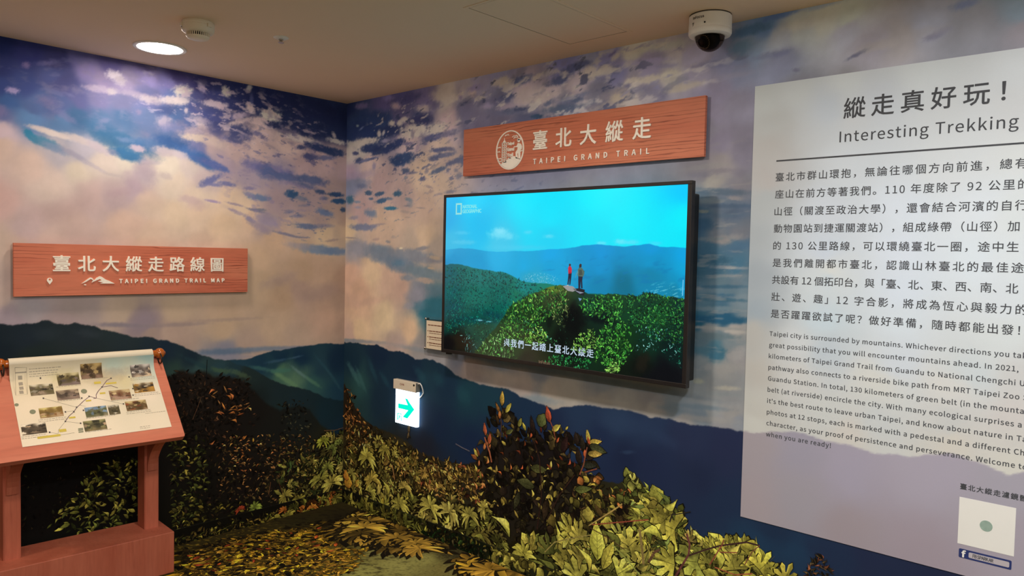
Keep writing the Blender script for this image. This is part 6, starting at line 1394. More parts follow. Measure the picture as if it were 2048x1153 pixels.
lamp(*LAMPS[0], 'glowing round recessed ceiling light close to the mural wall behind the lectern')
for _l, _t in zip(LAMPS[1:], ('above the floor in front of the television', 'in front of the information panel', 'beyond the far end of the information panel', 'behind the viewer beside the lectern wall',
                              'behind the viewer opposite the television', 'behind the viewer opposite the information panel', 'in the room corner farthest from the lectern')):
    lamp(*_l, 'round recessed ceiling light ' + _t)

# smoke detector
t = thing('smoke_detector', 'ivory round smoke detector on the ceiling beside the glowing downlight', 'smoke detector', (*(0.9279, -1.3949), ROOM_Z))
bm = BM(); add_lathe(bm, [(0.062, 0.0), (0.0645, -0.004), (0.066, -0.012), (0.0645, -0.016), (0.066, -0.018), (0.064, -0.038), (0.058, -0.044), (0.046, -0.046)], n=56)
base = obj('base', bm, M_ivory, t, smooth=True)
bm = BM()
for k in range(34):
    a = 2 * math.pi * k / 34
    add_box(bm, (0.043 * math.cos(a), 0.043 * math.sin(a), -0.053), (0.006, 0.0026, 0.016), 0, Matrix.Rotation(a, 3, 'Z'))
obj('grille', bm, M_ivory, t)
bm = BM(); add_lathe(bm, [(0.036, -0.045), (0.036, -0.061)], n=40); obj('chamber', bm, M_darkmetal, t, smooth=True)
bm = BM(); add_lathe(bm, [(0.0, -0.073), (0.030, -0.072), (0.041, -0.068), (0.047, -0.0605), (0.046, -0.060), (0.0, -0.060)], n=48, cap=False)
obj('cap', bm, M_ivory, t, smooth=True)
for k, a in enumerate((0.3, 2.5, 4.6)):
    bm = BM(); add_box(bm, (0.066 * math.cos(a), 0.066 * math.sin(a), -0.020), (0.010, 0.022, 0.014), 0.002, Matrix.Rotation(a, 3, 'Z'))
    obj('clip', bm, M_ivory, t)
bm = BM(); add_lathe(bm, [(0.0, 0.0018), (0.0028, 0.0014), (0.003, 0.0)], n=14, c=(0.0643 * math.cos(-1.75), 0.0643 * math.sin(-1.75), -0.030), axis=Matrix.Rotation(math.pi / 2, 3, 'Y').inverted() if False else Matrix.Rotation(-1.75, 3, 'Z') @ Matrix.Rotation(math.pi / 2, 3, 'Y'))
obj('indicator_light', bm, M_darkmetal, t, smooth=True)

# sprinkler
t = thing('sprinkler_head', 'small recessed fire sprinkler with white flange on the ceiling', 'sprinkler', (*(1.008, -1.0552), ROOM_Z))
bm = BM(); add_lathe(bm, [(0.033, 0.0), (0.033, -0.0025), (0.026, -0.006), (0.016, -0.008), (0.013, -0.008)], n=40, cap=True); obj('flange', bm, M_white_plastic, t, smooth=True)
bm = BM(); add_lathe(bm, [(0.010, -0.007), (0.010, -0.014), (0.006, -0.017), (0.006, -0.021), (0.013, -0.022), (0.013, -0.024), (0.0, -0.025)], n=24); obj('nozzle', bm, M_metal, t, smooth=True)

# access panel
t = thing('access_panel', 'flush rectangular access panel in the ceiling with thin dark gap', 'ceiling panel', (2.105, -0.49, ROOM_Z))
bm = BM()
fw, fl = 0.335, 0.66
for sx, sy, lx, ly in ((0, 1, fw, 0.014), (0, -1, fw, 0.014), (1, 0, 0.014, fl - 0.028), (-1, 0, 0.014, fl - 0.028)):
    add_box(bm, (sx * (fw / 2 - 0.007), sy * (fl / 2 - 0.007), -0.0012), (lx, ly, 0.0024), 0.0005)
obj('frame', bm, bpy.data.materials['ceiling_paint'], t)
bm = BM(); add_box(bm, (0, 0, -0.0006), (fw - 0.036, fl - 0.036, 0.0012)); obj('hatch', bm, bpy.data.materials['ceiling_paint'], t)
bm = BM(); add_box(bm, (0, 0, -0.0002), (fw - 0.026, fl - 0.026, 0.0003)); obj('gap_seal', bm, mat('dark_seal', lin((70, 48, 34)), 0.8, noise=0.05), t)

# dome camera
t = thing('dome_camera', 'white ceiling dome security camera with dark glossy dome', 'security camera', (*(2.6218, -0.1376), ROOM_Z), math.radians(-43))
bm = BM(); add_lathe(bm, [(0.077, 0.0), (0.079, -0.001), (0.079, -0.004), (0.0815, -0.006), (0.0822, -0.055), (0.0815, -0.058), (0.0828, -0.060), (0.0826, -0.071), (0.079, -0.078), (0.066, -0.083), (0.057, -0.082), (0.056, -0.076)], n=72)
obj('housing', bm, M_white_plastic, t, smooth=True)
bm = BM(); add_lathe(bm, [(0.0795, -0.0005), (0.0805, -0.0005), (0.0805, -0.0035), (0.0795, -0.0035), (0.0795, -0.0005)], n=72, cap=False)
obj('gasket', bm, M_black, t)
M_dome = mat('smoked_dome', lin((112, 100, 98)), 0.03, spec=0.8, trans=1.0, ior=1.12)
bm = BM(); add_lathe(bm, [(0.0565 * math.cos(a), -0.080 - 0.058 * math.sin(a)) for a in [i * math.pi / 24 for i in range(13)]], n=64, cap=False)
obj('dome', bm, M_dome, t, smooth=True)
bm = BM(); bmesh.ops.create_uvsphere(bm, u_segments=32, v_segments=20, radius=0.036, matrix=Matrix.Translation((0, 0, -0.090)))
eye = obj('camera_ball', bm, M_black, t, smooth=True)
_ax = Vector((0.30, -0.80, -0.42)).normalized(); _Mx = _ax.to_track_quat('Z', 'Y').to_matrix()
bm = BM(); add_lathe(bm, [(0.0, 0.0), (0.016, 0.0), (0.017, 0.012), (0.013, 0.013), (0.012, 0.009), (0.0, 0.010)], n=32, c=Vector((0, 0, -0.090)) + _ax * 0.033, axis=_Mx, cap=False)
obj('lens', bm, mat('lens_glass', lin((14, 10, 12)), 0.04, spec=0.8), eye, smooth=True)
bm = BM()
for k in range(20):
    a = 2 * math.pi * k / 20
    p = Vector((0, 0, -0.090)) + _Mx @ Vector((0.0245 * math.cos(a), 0.0245 * math.sin(a), 0.0275))
    bmesh.ops.create_uvsphere(bm, u_segments=8, v_segments=6, radius=0.0024, matrix=Matrix.Translation(p))
obj('infrared_leds', bm, mat('led_clear', lin((225, 205, 165)), 0.2, spec=0.8), eye, smooth=True)
def wrap(me, r, a0, z0):
    """roll flat lettering round the camera housing"""
    c = co_array(me)
    a = a0 + c[:, 0] / r
    set_co(me, np.stack([r * np.cos(a), r * np.sin(a), z0 + c[:, 1]], 1))
    return me
link('logo', wrap(fit_text('InFocus', 0, 0.050, 0, 0.0095, bold=0.0004, ref='I'), 0.0826, math.radians(-70), -0.027), M_darkink, t)
bm = BM(); add_lathe(bm, [(0.0, 0.0012), (0.0032, 0.0010), (0.0036, 0.0)], n=16, c=(0.0822 * math.cos(math.radians(-33)), 0.0822 * math.sin(math.radians(-33)), -0.046), axis=Matrix.Rotation(math.radians(-33), 3, 'Z') @ Matrix.Rotation(math.pi / 2, 3, 'Y'))
obj('sensor_hole', bm, M_black, t, smooth=True)
_mk = bpy.data.meshes.new('warning_mark')
bm = BM(); add_prism(bm, [(0.0, 0.016), (0.0, 0.010), (0.010, 0.016)], 0.0001); add_prism(bm, [(0.002, 0.000), (0.002, 0.009), (0.0085, 0.0145)], 0.0001)
bm.to_mesh(_mk); bm.free()
link('warning_mark', wrap(_mk, 0.0827, math.radians(-72), -0.055), mat('grey_print', lin((120, 115, 108)), 0.6, noise=0.05), t)

# ================================================================== television
TX0, TX1, TZ0, TZ1 = 1.0822, 2.5615, 1.1022, 1.9436
SX0, SX1, SZ0, SZ1 = 1.1022, 2.5415, 1.1212, 1.9282
TY = -0.130
t = thing('television', 'wall mounted black flat television showing two hikers on a green ridge', 'television', ((TX0 + TX1) / 2, 0, TZ0))
def rel(v): return (v[0] - (TX0 + TX1) / 2, v[1], v[2] - TZ0)
bm = BM()
def framebar(x0, x1, z0, z1):
    add_box(bm, rel(((x0 + x1) / 2, TY + 0.012, (z0 + z1) / 2)), (x1 - x0, 0.028, z1 - z0), 0.002)
framebar(TX0, TX1, TZ0, SZ0); framebar(TX0, TX1, SZ1, TZ1)
framebar(TX0, SX0, SZ0 - 0.001, SZ1 + 0.001); framebar(SX1, TX1, SZ0 - 0.001, SZ1 + 0.001)
obj('frame', bm, M_tvframe, t)
bm = BM(); add_box(bm, rel(((TX0 + TX1) / 2, TY + 0.050, (TZ0 + TZ1) / 2 - 0.012)), (TX1 - TX0 - 0.012, 0.048, TZ1 - TZ0 - 0.075), 0.006); obj('back_shell', bm, M_black, t)
bm = BM()
for sx in (-0.3, 0.3): add_box(bm, (sx, -0.036, 0.42), (0.05, 0.068, 0.46), 0.003)
add_box(bm, (0, -0.010, 0.42), (0.75, 0.018, 0.12), 0.003); obj('wall_bracket', bm, M_darkmetal, t)
TV_PRINT = {
    'layers': [
        ('pts', [(1.103, 1.917, 10, 184, 242), (1.319, 1.915, 0, 210, 252), (1.663, 1.909, 0, 230, 255), (2.107, 1.914, 0, 240, 255), (2.529, 1.916, 0, 205, 255), (1.106, 1.811, 20, 175, 232), (1.359, 1.781, 0, 190, 240), (1.822, 1.822, 0, 226, 252), (2.242, 1.812, 0, 236, 252), (2.533, 1.786, 0, 236, 252), (1.136, 1.692, 50, 188, 230), (1.503, 1.693, 60, 200, 236), (1.826, 1.705, 20, 210, 244), (2.113, 1.709, 10, 226, 248), (2.536, 1.705, 0, 230, 250)], 0.0, 3),
        ('blob', 1.512, 1.73, 0.088, -0.004, -0.001, -0.022, 112, 222, 246, 0.85, 0.6, 0.6),
        ('blob', 1.501, 1.75, 0.048, -0.0, 0.0, -0.017, 130, 228, 250, 0.8, 0.6, 0.6),
        ('blob', 1.231, 1.741, 0.06, -0.0, 0.0, -0.01, 72, 200, 240, 0.7, 0.6, 0.5),
        ('blob', 1.687, 1.741, 0.029, -0.0, 0.0, -0.01, 82, 216, 246, 0.8, 0.6, 0.5),
        ('blob', 1.819, 1.721, 0.033, -0.0, 0.0, -0.009, 90, 220, 246, 0.8, 0.6, 0.5),
        ('blob', 1.251, 1.692, 0.089, 0.0, 0.0, -0.013, 80, 200, 236, 0.7, 0.6, 0.5),
        ('blob', 2.119, 1.69, 0.032, 0.0, 0.0, -0.009, 96, 228, 250, 0.85, 0.6, 0.5),
        ('blob', 2.22, 1.696, 0.031, 0.0, 0.0, -0.013, 104, 230, 250, 0.85, 0.6, 0.5),
        ('blob', 2.277, 1.694, 0.046, 0.0, 0.0, -0.011, 90, 226, 250, 0.8, 0.6, 0.5),
        ('blob', 2.396, 1.69, 0.038, 0.0, 0.0, -0.01, 70, 220, 250, 0.7, 0.6, 0.5),
        ('blob', 1.605, 1.668, 0.195, 0.001, 0.0, -0.012, 70, 206, 240, 0.6, 0.7, 0.4),
        ('below', [(1.058, 1.651), (1.11, 1.652), (1.214, 1.661), (1.308, 1.659), (1.417, 1.647), (1.504, 1.645), (1.605, 1.651), (1.703, 1.65), (1.827, 1.661), (1.917, 1.664), (1.975, 1.671), (2.017, 1.68), (2.101, 1.685), (2.155, 1.681), (2.247, 1.675), (2.322, 1.684), (2.372, 1.688), (2.42, 1.676), (2.479, 1.676), (2.56, 1.671)], [(1.11, 1.638, 30, 165, 218), (1.504, 1.63, 22, 176, 228), (1.828, 1.64, 0, 166, 228), (2.115, 1.665, 0, 150, 215), (2.372, 1.669, 0, 152, 216), (2.538, 1.655, 0, 164, 226), (1.112, 1.585, 10, 142, 196), (1.365, 1.578, 0, 156, 210), (1.673, 1.585, 0, 168, 222), (1.83, 1.565, 0, 160, 214), (2.117, 1.595, 0, 146, 204), (2.375, 1.6, 0, 148, 200), (2.54, 1.584, 0, 164, 216), (1.707, 1.523, 30, 160, 195), (1.801, 1.512, 40, 165, 195), (2.119, 1.528, 0, 130, 175), (2.377, 1.538, 6, 130, 170), (2.542, 1.523, 0, 150, 200), (2.253, 1.49, 0, 110, 140), (2.498, 1.481, 10, 130, 165)], 0.002, 0.003, 3),
        ('streaks', 2.198, 1.564, 0.45, 0.075, 0.08, 0.02, 0.1, 0.4, 0, 118, 176, 0.5, 0.15, 2.0),
        ('streaks', 1.77, 1.52, 0.12, 0.03, 0.008, 0.006, 0.15, 0.3, 150, 215, 230, 0.8, 0, 3.0),
        ('streaks', 2.451, 1.482, 0.12, 0.05, 0.04, 0.006, 0.15, 0.3, 110, 205, 225, 0.7, 0.3, 3.0),
        ('below', [(1.06, 1.568), (1.112, 1.572), (1.159, 1.578), (1.236, 1.575), (1.311, 1.561), (1.402, 1.553), (1.472, 1.547), (1.541, 1.545), (1.609, 1.522), (1.659, 1.504), (1.707, 1.499), (1.801, 1.5), (1.893, 1.492), (1.981, 1.466), (2.254, 1.464), (2.567, 1.464)], [(1.113, 1.545, 0, 96, 108), (1.33, 1.531, 10, 116, 112), (1.507, 1.531, 4, 118, 116), (1.676, 1.483, 0, 128, 124), (1.833, 1.483, 0, 124, 104), (1.116, 1.439, 0, 92, 96), (1.333, 1.423, 4, 108, 94), (1.51, 1.432, 0, 100, 90), (1.644, 1.438, 4, 110, 86), (1.119, 1.305, 0, 70, 74), (1.336, 1.32, 0, 76, 66), (1.478, 1.355, 0, 90, 76), (1.121, 1.239, 6, 52, 44), (1.374, 1.259, 10, 60, 44), (1.123, 1.145, 10, 8, 8), (1.228, 1.155, 20, 16, 10), (2.122, 1.44, 10, 90, 70), (2.546, 1.422, 10, 80, 50)], 0.002, 0.005, 3),
        ('blob', 1.336, 1.294, 0.18, -0.0, -0.002, -0.013, 0, 52, 64, 0.6, 0.6, 0.5),
        ('blob', 1.165, 1.356, 0.077, 0.005, 0.001, -0.032, 0, 76, 90, 0.5, 0.6, 0.5),
        ('blob', 1.461, 1.328, 0.082, -0.005, -0.004, -0.02, 0, 50, 66, 0.6, 0.6, 0.5),
        ('blob', 1.366, 1.294, 0.029, 0.001, -0.0, -0.004, 120, 200, 215, 0.9, 0.4, 0.4),
        ('blob', 1.437, 1.291, 0.021, 0.002, 0.0, -0.004, 120, 205, 220, 0.9, 0.4, 0.4),
        ('blob', 1.228, 1.168, 0.097, -0.003, -0.009, -0.042, 28, 24, 14, 0.9, 0.4, 0.4),
        ('blob', 1.135, 1.146, 0.055, 0.005, 0.001, -0.043, 8, 6, 8, 0.9, 0.4, 0.3),
        ('below', [(1.079, 0.87), (1.341, 1.127), (1.412, 1.198), (1.514, 1.295), (1.554, 1.347), (1.596, 1.392), (1.661, 1.425), (1.725, 1.447), (1.787, 1.469), (1.833, 1.485), (1.878, 1.496), (1.928, 1.491), (2.009, 1.479), (2.066, 1.464), (2.121, 1.457), (2.162, 1.468), (2.215, 1.469), (2.266, 1.465), (2.329, 1.472), (2.378, 1.485), (2.451, 1.474), (2.567, 1.464)], [(1.863, 1.477, 96, 124, 40), (1.678, 1.404, 22, 58, 22), (1.582, 1.312, 18, 58, 28), (1.834, 1.424, 46, 62, 34), (1.895, 1.427, 24, 44, 26), (2.067, 1.437, 12, 60, 44), (2.202, 1.455, 24, 66, 32), (2.379, 1.464, 14, 54, 38), (2.522, 1.451, 10, 46, 40), (1.448, 1.176, 30, 62, 30), (1.519, 1.107, 26, 54, 34), (1.651, 1.195, 22, 50, 22), (1.776, 1.302, 16, 40, 22), (1.956, 1.339, 4, 12, 10), (1.9, 1.242, 4, 10, 8), (1.989, 1.227, 8, 20, 14), (2.124, 1.373, 10, 34, 26), (2.256, 1.404, 16, 60, 36), (2.43, 1.394, 18, 70, 34), (2.536, 1.361, 8, 40, 34), (2.26, 1.274, 12, 50, 22), (2.386, 1.265, 10, 44, 30), (2.505, 1.256, 4, 28, 26), (2.131, 1.174, 12, 40, 22), (2.34, 1.154, 8, 14, 10), (2.461, 1.168, 6, 10, 16), (2.533, 1.136, 18, 24, 28), (2.238, 1.142, 10, 20, 12), (1.687, 1.101, 14, 22, 16), (1.519, 1.12, 26, 44, 24), (1.843, 1.143, 14, 34, 18)], 0.002, 0.01, 3),
        ('blob', 1.979, 1.341, 0.057, 0.004, 0.002, -0.078, 4, 8, 8, 0.9, 0.5, 0.5),
        ('blob', 1.837, 1.33, 0.024, -0.002, -0.009, -0.047, 4, 14, 10, 0.7, 0.5, 0.5),
        ('blob', 2.125, 1.351, 0.091, -0.004, -0.002, -0.018, 4, 14, 16, 0.8, 0.5, 0.5),
        ('blob', 2.462, 1.137, 0.115, 0.029, 0.01, -0.052, 6, 8, 14, 0.9, 0.5, 0.4),
        ('blob', 2.351, 1.187, 0.033, -0.007, -0.017, -0.046, 30, 26, 18, 0.7, 0.5, 0.5),
        ('blob', 2.501, 1.378, 0.046, 0.003, 0.001, -0.02, 4, 20, 22, 0.6, 0.6, 0.5),
    ],
    'leaves': [
        ([(1.112, 1.559), (1.329, 1.551), (1.541, 1.537), (1.708, 1.489), (1.833, 1.483), (1.579, 1.386), (1.514, 1.295), (1.121, 1.225)], 1500, ['oval', 'half'], 0.01, 0.0175, 0, 1.4, [(2, 92, 88), (6, 106, 96), (0, 78, 80), (10, 114, 98), (0, 66, 70)], 0.12),
        ([(1.12, 1.279), (1.373, 1.284), (1.463, 1.253), (1.376, 1.169), (1.264, 1.211), (1.121, 1.212)], 140, ['oval', 'half'], 0.0078, 0.0156, 0, 3.1, [(20, 84, 60), (40, 110, 76), (14, 60, 46)], 0.3),
        ([(1.531, 1.308), (1.596, 1.392), (1.725, 1.442), (1.863, 1.491), (1.923, 1.452), (1.926, 1.383), (1.776, 1.302), (1.651, 1.219), (1.517, 1.182)], 700, ['oval', 'half'], 0.012, 0.0215, 0, 1.4, [(56, 132, 48), (84, 150, 54), (38, 104, 44), (110, 168, 70), (28, 84, 40)], 0.3),
        ([(1.818, 1.447), (1.923, 1.475), (1.954, 1.408), (1.928, 1.291), (1.837, 1.33)], 130, ['oval', 'half'], 0.0093, 0.0185, 0, 1.2, [(96, 116, 64), (120, 138, 80), (70, 90, 50)], 0.3),
        ([(2.025, 1.435), (2.122, 1.453), (2.215, 1.467), (2.256, 1.404), (2.232, 1.337), (2.098, 1.349), (2.013, 1.377)], 330, ['oval', 'half'], 0.011, 0.0199, 0, 1.4, [(60, 150, 56), (90, 176, 70), (40, 110, 50), (26, 80, 40)], 0.3),
        ([(2.254, 1.464), (2.379, 1.483), (2.544, 1.459), (2.539, 1.279), (2.385, 1.286), (2.283, 1.341)], 900, ['oval', 'half'], 0.0084, 0.0167, 0, 1.5, [(44, 120, 56), (64, 140, 60), (26, 86, 46), (18, 62, 40)], 0.3),
        ([(1.359, 1.129), (1.464, 1.228), (1.617, 1.253), (1.621, 1.118), (1.485, 1.091)], 240, ['half', 'blade'], 0.015, 0.03, 0, 1.2, [(84, 150, 66), (110, 168, 84), (56, 120, 56), (130, 180, 110)], 0.3),
        ([(1.667, 1.209), (1.714, 1.269), (1.777, 1.29), (1.824, 1.259), (1.81, 1.21), (1.716, 1.189)], 170, ['oval', 'half'], 0.0096, 0.0167, 0, 1.5, [(120, 186, 72), (150, 206, 90), (92, 168, 60)], 0.3),
        ([(1.615, 1.314), (1.712, 1.321), (1.901, 1.219), (1.902, 1.196), (1.682, 1.271)], 110, ['oval', 'half'], 0.0095, 0.0167, 0, 1.6, [(20, 74, 36), (30, 96, 48), (14, 54, 30), (48, 116, 60), (70, 130, 100)], 0.3),
        ([(1.961, 1.201), (2.016, 1.28), (2.085, 1.304), (2.128, 1.24), (2.047, 1.187)], 170, ['oval', 'half'], 0.009, 0.0158, 0, 1.5, [(120, 186, 72), (150, 206, 90), (92, 168, 60)], 0.3),
        ([(2.101, 1.238), (2.153, 1.331), (2.283, 1.345), (2.3, 1.235), (2.238, 1.142), (2.104, 1.148)], 420, ['oval', 'half'], 0.0109, 0.0197, 0, 1.4, [(60, 146, 50), (90, 172, 64), (40, 110, 44)], 0.3),
        ([(2.159, 1.121), (2.198, 1.17), (2.238, 1.153), (2.234, 1.124), (2.173, 1.112)], 110, ['oval', 'half'], 0.0088, 0.0175, 0, 1.5, [(130, 190, 80), (150, 205, 100), (100, 170, 66)], 0.3),
        ([(1.797, 1.126), (1.873, 1.165), (2.076, 1.168), (2.077, 1.118), (1.934, 1.111)], 170, ['oval', 'half'], 0.0092, 0.0161, 0, 1.6, [(40, 140, 60), (60, 160, 90), (30, 100, 60)], 0.3),
        ([(2.309, 1.322), (2.455, 1.354), (2.539, 1.279), (2.536, 1.177), (2.435, 1.249), (2.313, 1.215)], 240, ['oval', 'half'], 0.0062, 0.0125, 0, 3.1, [(10, 80, 60), (30, 110, 84), (8, 56, 48), (120, 190, 180)], 0.3),
        ([(1.245, 1.209), (1.32, 1.215), (1.377, 1.143), (1.267, 1.101)], 40, ['blade'], 0.0104, 0.0233, 0, 3.1, [(70, 120, 120), (100, 150, 140), (40, 80, 80)], 0.3),
        ([(2.011, 1.416), (2.07, 1.347), (1.928, 1.291), (1.989, 1.227), (1.871, 1.216), (1.897, 1.335)], 50, ['oval', 'half'], 0.0069, 0.0137, 0, 3.1, [(16, 40, 30), (30, 60, 44)], 0.3),
    ],
    'stems': [
        ([(1.91, 1.491), (1.934, 1.496), (1.969, 1.493), (1.992, 1.478), (1.97, 1.468), (1.94, 1.471)], (150, 150, 150)),
        ([(1.969, 1.482), (2.009, 1.486), (2.038, 1.48), (2.033, 1.453), (1.999, 1.46)], (26, 26, 34)),
        ([(1.981, 1.475), (2.01, 1.47), (2.033, 1.467), (2.01, 1.461)], (140, 150, 170)),
        ([(2.002, 1.442), (2.022, 1.439), (2.011, 1.427)], (110, 150, 190)),
        ([(1.937, 1.501), (1.941, 1.54), (1.941, 1.556), (1.961, 1.557), (1.959, 1.532), (1.954, 1.499), (1.948, 1.499), (1.949, 1.531), (1.943, 1.497)], (34, 30, 52)),
        ([(1.941, 1.549), (1.939, 1.574), (1.943, 1.584), (1.954, 1.584), (1.961, 1.573), (1.96, 1.552)], (196, 40, 60)),
        ([(1.944, 1.584), (1.943, 1.593), (1.948, 1.596), (1.955, 1.593), (1.954, 1.585)], (70, 44, 44)),
        ([(1.931, 1.494), (1.94, 1.499), (1.946, 1.494)], (190, 190, 190)),
        ([(2.001, 1.485), (1.999, 1.524), (1.999, 1.542), (2.024, 1.543), (2.022, 1.52), (2.025, 1.486), (2.016, 1.486), (2.014, 1.518), (2.011, 1.486)], (30, 34, 56)),
        ([(1.996, 1.54), (1.994, 1.567), (2.001, 1.578), (2.018, 1.579), (2.028, 1.568), (2.033, 1.554), (2.026, 1.538)], (84, 108, 96)),
        ([(2.002, 1.569), (2.018, 1.57), (2.023, 1.547), (2.002, 1.544)], (56, 66, 66)),
        ([(2.003, 1.578), (2.002, 1.59), (2.007, 1.597), (2.016, 1.595), (2.016, 1.581)], (52, 40, 40)),
        ([(1.995, 1.567), (1.984, 1.548), (1.982, 1.532), (1.986, 1.533), (1.992, 1.549), (1.998, 1.556)], (70, 150, 170)),
        ([(2.021, 1.572), (2.034, 1.563), (2.027, 1.55), (2.03, 1.561)], (70, 96, 90)),
        ([(2.532, 1.543), (2.536, 1.543), (2.535, 1.478), (2.531, 1.478)], (110, 200, 240)),
    ],
}
TVP = Print().grid(np.linspace(SX0, SX1, 560), np.linspace(SZ0, SZ1, 330), TV_PRINT['layers'])
scatter(TVP, TV_PRINT['leaves'], (SX0, SX1, SZ0, SZ1))
for pts, col in TV_PRINT['stems']: TVP.poly(pts, [col] * len(pts))
M_screen = print_material('lit_screen', rough=0.12, spec=0.5, emis=1.0, fine=0.02, fscale=300.0)
o = TVP.build('screen', BACK(TY - 0.0005), M_screen); o.parent = t
o.matrix_parent_inverse = Matrix.Translation((-(TX0 + TX1) / 2, 0, -TZ0))
screen = o
def tvput(o):
    o.parent = t; o.matrix_parent_inverse = Matrix.Translation((-(TX0 + TX1) / 2, 0, -TZ0)); return o
M_sub = mat('subtitle_white', (0, 0, 0, 1), 0.3, emit=lin((205, 225, 245)), strength=0.95)
absorb(screen, lay(fit_text('與我們一起踏上臺北大縱走', *(1.5448, 2.0955, 1.1781, 1.2173), bold=0.0004), BACK(TY - 0.0009), 0.0006), M_sub)
M_logo = mat('logo_white', (0, 0, 0, 1), 0.3, emit=lin((120, 225, 235)), strength=1.0)
_lx0, _lz1 = (1.1779, 1.8962); _lx1, _lz0 = (1.2234, 1.8368)
bm = BM(); _w = 0.0085
for a_, b_, c_, d_ in ((_lx0, _lx1, _lz1 - _w, _lz1), (_lx0, _lx1, _lz0, _lz0 + _w), (_lx0, _lx0 + _w, _lz0, _lz1), (_lx1 - _w, _lx1, _lz0, _lz1)):
    add_box(bm, ((a_ + b_) / 2, TY - 0.0013, (c_ + d_) / 2), (b_ - a_, 0.0006, d_ - c_))
_me = bpy.data.meshes.new('f'); bm.to_mesh(_me); bm.free(); absorb(screen, _me, mat('logo_frame', (0, 0, 0, 1), 0.3, emit=lin((150, 222, 220)), strength=1.0))
absorb(screen, join_meshes([lay(fit_text('NATIONAL', *(1.2317, 1.3373, 1.8676, 1.885), bold=0.0012, even=False), BACK(TY - 0.0009), 0.0006), lay(fit_text('GEOGRAPHIC', *(1.2297, 1.3687, 1.8435, 1.8615), bold=0.0012, even=False), BACK(TY - 0.0009), 0.0006)], 'channel_lettering'), M_logo)

link('brand_badge', lay(fit_text('InFocus', *(1.7768, 1.8446, 1.119, 1.1332), bold=0.0003), BACK(TY - 0.0022).copy()), mat('badge_grey', lin((150, 130, 112)), 0.4, noise=0.03), None)
_bd = bpy.data.objects['brand_badge']; _bd.parent = t; _bd.matrix_parent_inverse = Matrix.Translation((-(TX0 + TX1) / 2, 0, -TZ0))
bm = BM(); add_box(bm, rel((1.13, TY + 0.012, TZ0 - 0.004)), (0.035, 0.016, 0.010), 0.003); obj('sensor_bump', bm, M_black, t)

# ================================================================== timber signs
def sign_board(name, label, M, x0, x1, z0, z1, woodm, group):
    """M: frame whose local x is along the wall, y up, z out of the wall"""
    t = thing(name, label, 'sign', M @ Vector(((x0 + x1) / 2, z0, 0)), 0, group)
    inv = Matrix.Translation(t.location).inverted()
    def put(o):
        o.parent = t; o.matrix_parent_inverse = inv
        return o
    bm = BM(); vs = add_box(bm, ((x0 + x1) / 2, (z0 + z1) / 2, 0.0205), (x1 - x0, z1 - z0, 0.016), 0.0012)
    bmesh.ops.transform(bm, matrix=M, verts=bm.verts); put(obj('board', bm, woodm))
    for fx in (0.12, 0.88):
        for fz in (0.25, 0.75):
            bm = BM(); add_lathe(bm, [(0.009, 0.0), (0.009, 0.0130)], n=20, c=(x0 + (x1 - x0) * fx, z0 + (z1 - z0) * fz, 0))
            bmesh.ops.transform(bm, matrix=M, verts=bm.verts); put(obj('spacer', bm, M_darkmetal))
    return put
FR = 0.0286
put = sign_board('timber_sign', 'red timber sign with five raised characters and oval emblem above the television', BACK(), 1.1187, 2.5524, 2.0500, 2.2997, W_sign, None)
for _c, _g in letters('臺北大縱走', *(1.6218, 2.2973, 2.1496, 2.2418), bold=0.0013, depth=0.005): put(link('raised_character', lay(_g, BACK(-FR), 0.0), M_letter))
for _c, _g in letters('TAIPEI GRAND TRAIL', *(1.624, 2.2904, 2.081, 2.1063), bold=0.0008, depth=0.004): put(link('raised_letter', lay(_g, BACK(-FR), 0.0), M_letter))
# emblem: an oval badge with tower, hiker and peak
EX, EZ, ERX, ERZ = (1.4626, 2.1637, 0.0971, 0.0993)
_em = BM()
def epoly(pts, d=0.003):
    add_prism(_em, [(EX + p[0] * ERX, EZ + p[1] * ERZ) for p in pts], d)
def eline(pts, w, d=0.003):
    add_prism(_em, [tuple(q) for q in stroke_poly([(EX + p[0] * ERX, EZ + p[1] * ERZ) for p in pts], w)], d)
N_ = 56
ring = [(math.cos(2 * math.pi * k / N_), math.sin(2 * math.pi * k / N_)) for k in range(N_)]
for k in range(N_):
    a, b = ring[k], ring[(k + 1) % N_]
    epoly([(a[0] * 1.0, a[1]), (b[0] * 1.0, b[1]), (b[0] * 0.915, b[1] * 0.94), (a[0] * 0.915, a[1] * 0.94)])
# peak
peak = [(-0.66, -0.70), (-0.28, -0.53), (0.05, -0.38), (0.33, -0.33), (0.52, -0.42), (0.80, -0.52)]
arc = [(math.cos(a) * 0.93, math.sin(a) * 0.95) for a in [math.radians(x) for x in range(-33, -137, -8)]]
epoly(peak + arc)
# tower
for k in range(9):
    z = -0.62 + k * 0.125
    epoly([(-0.56, z), (-0.24, z), (-0.21, z + 0.035), (-0.59, z + 0.035)])
for xx in (-0.545, -0.40, -0.265): eline([(xx, -0.60), (xx, 0.42)], 0.0045)
epoly([(-0.50, 0.42), (-0.30, 0.42), (-0.34, 0.50), (-0.46, 0.50)]); epoly([(-0.43, 0.50), (-0.37, 0.50), (-0.40, 0.66)])
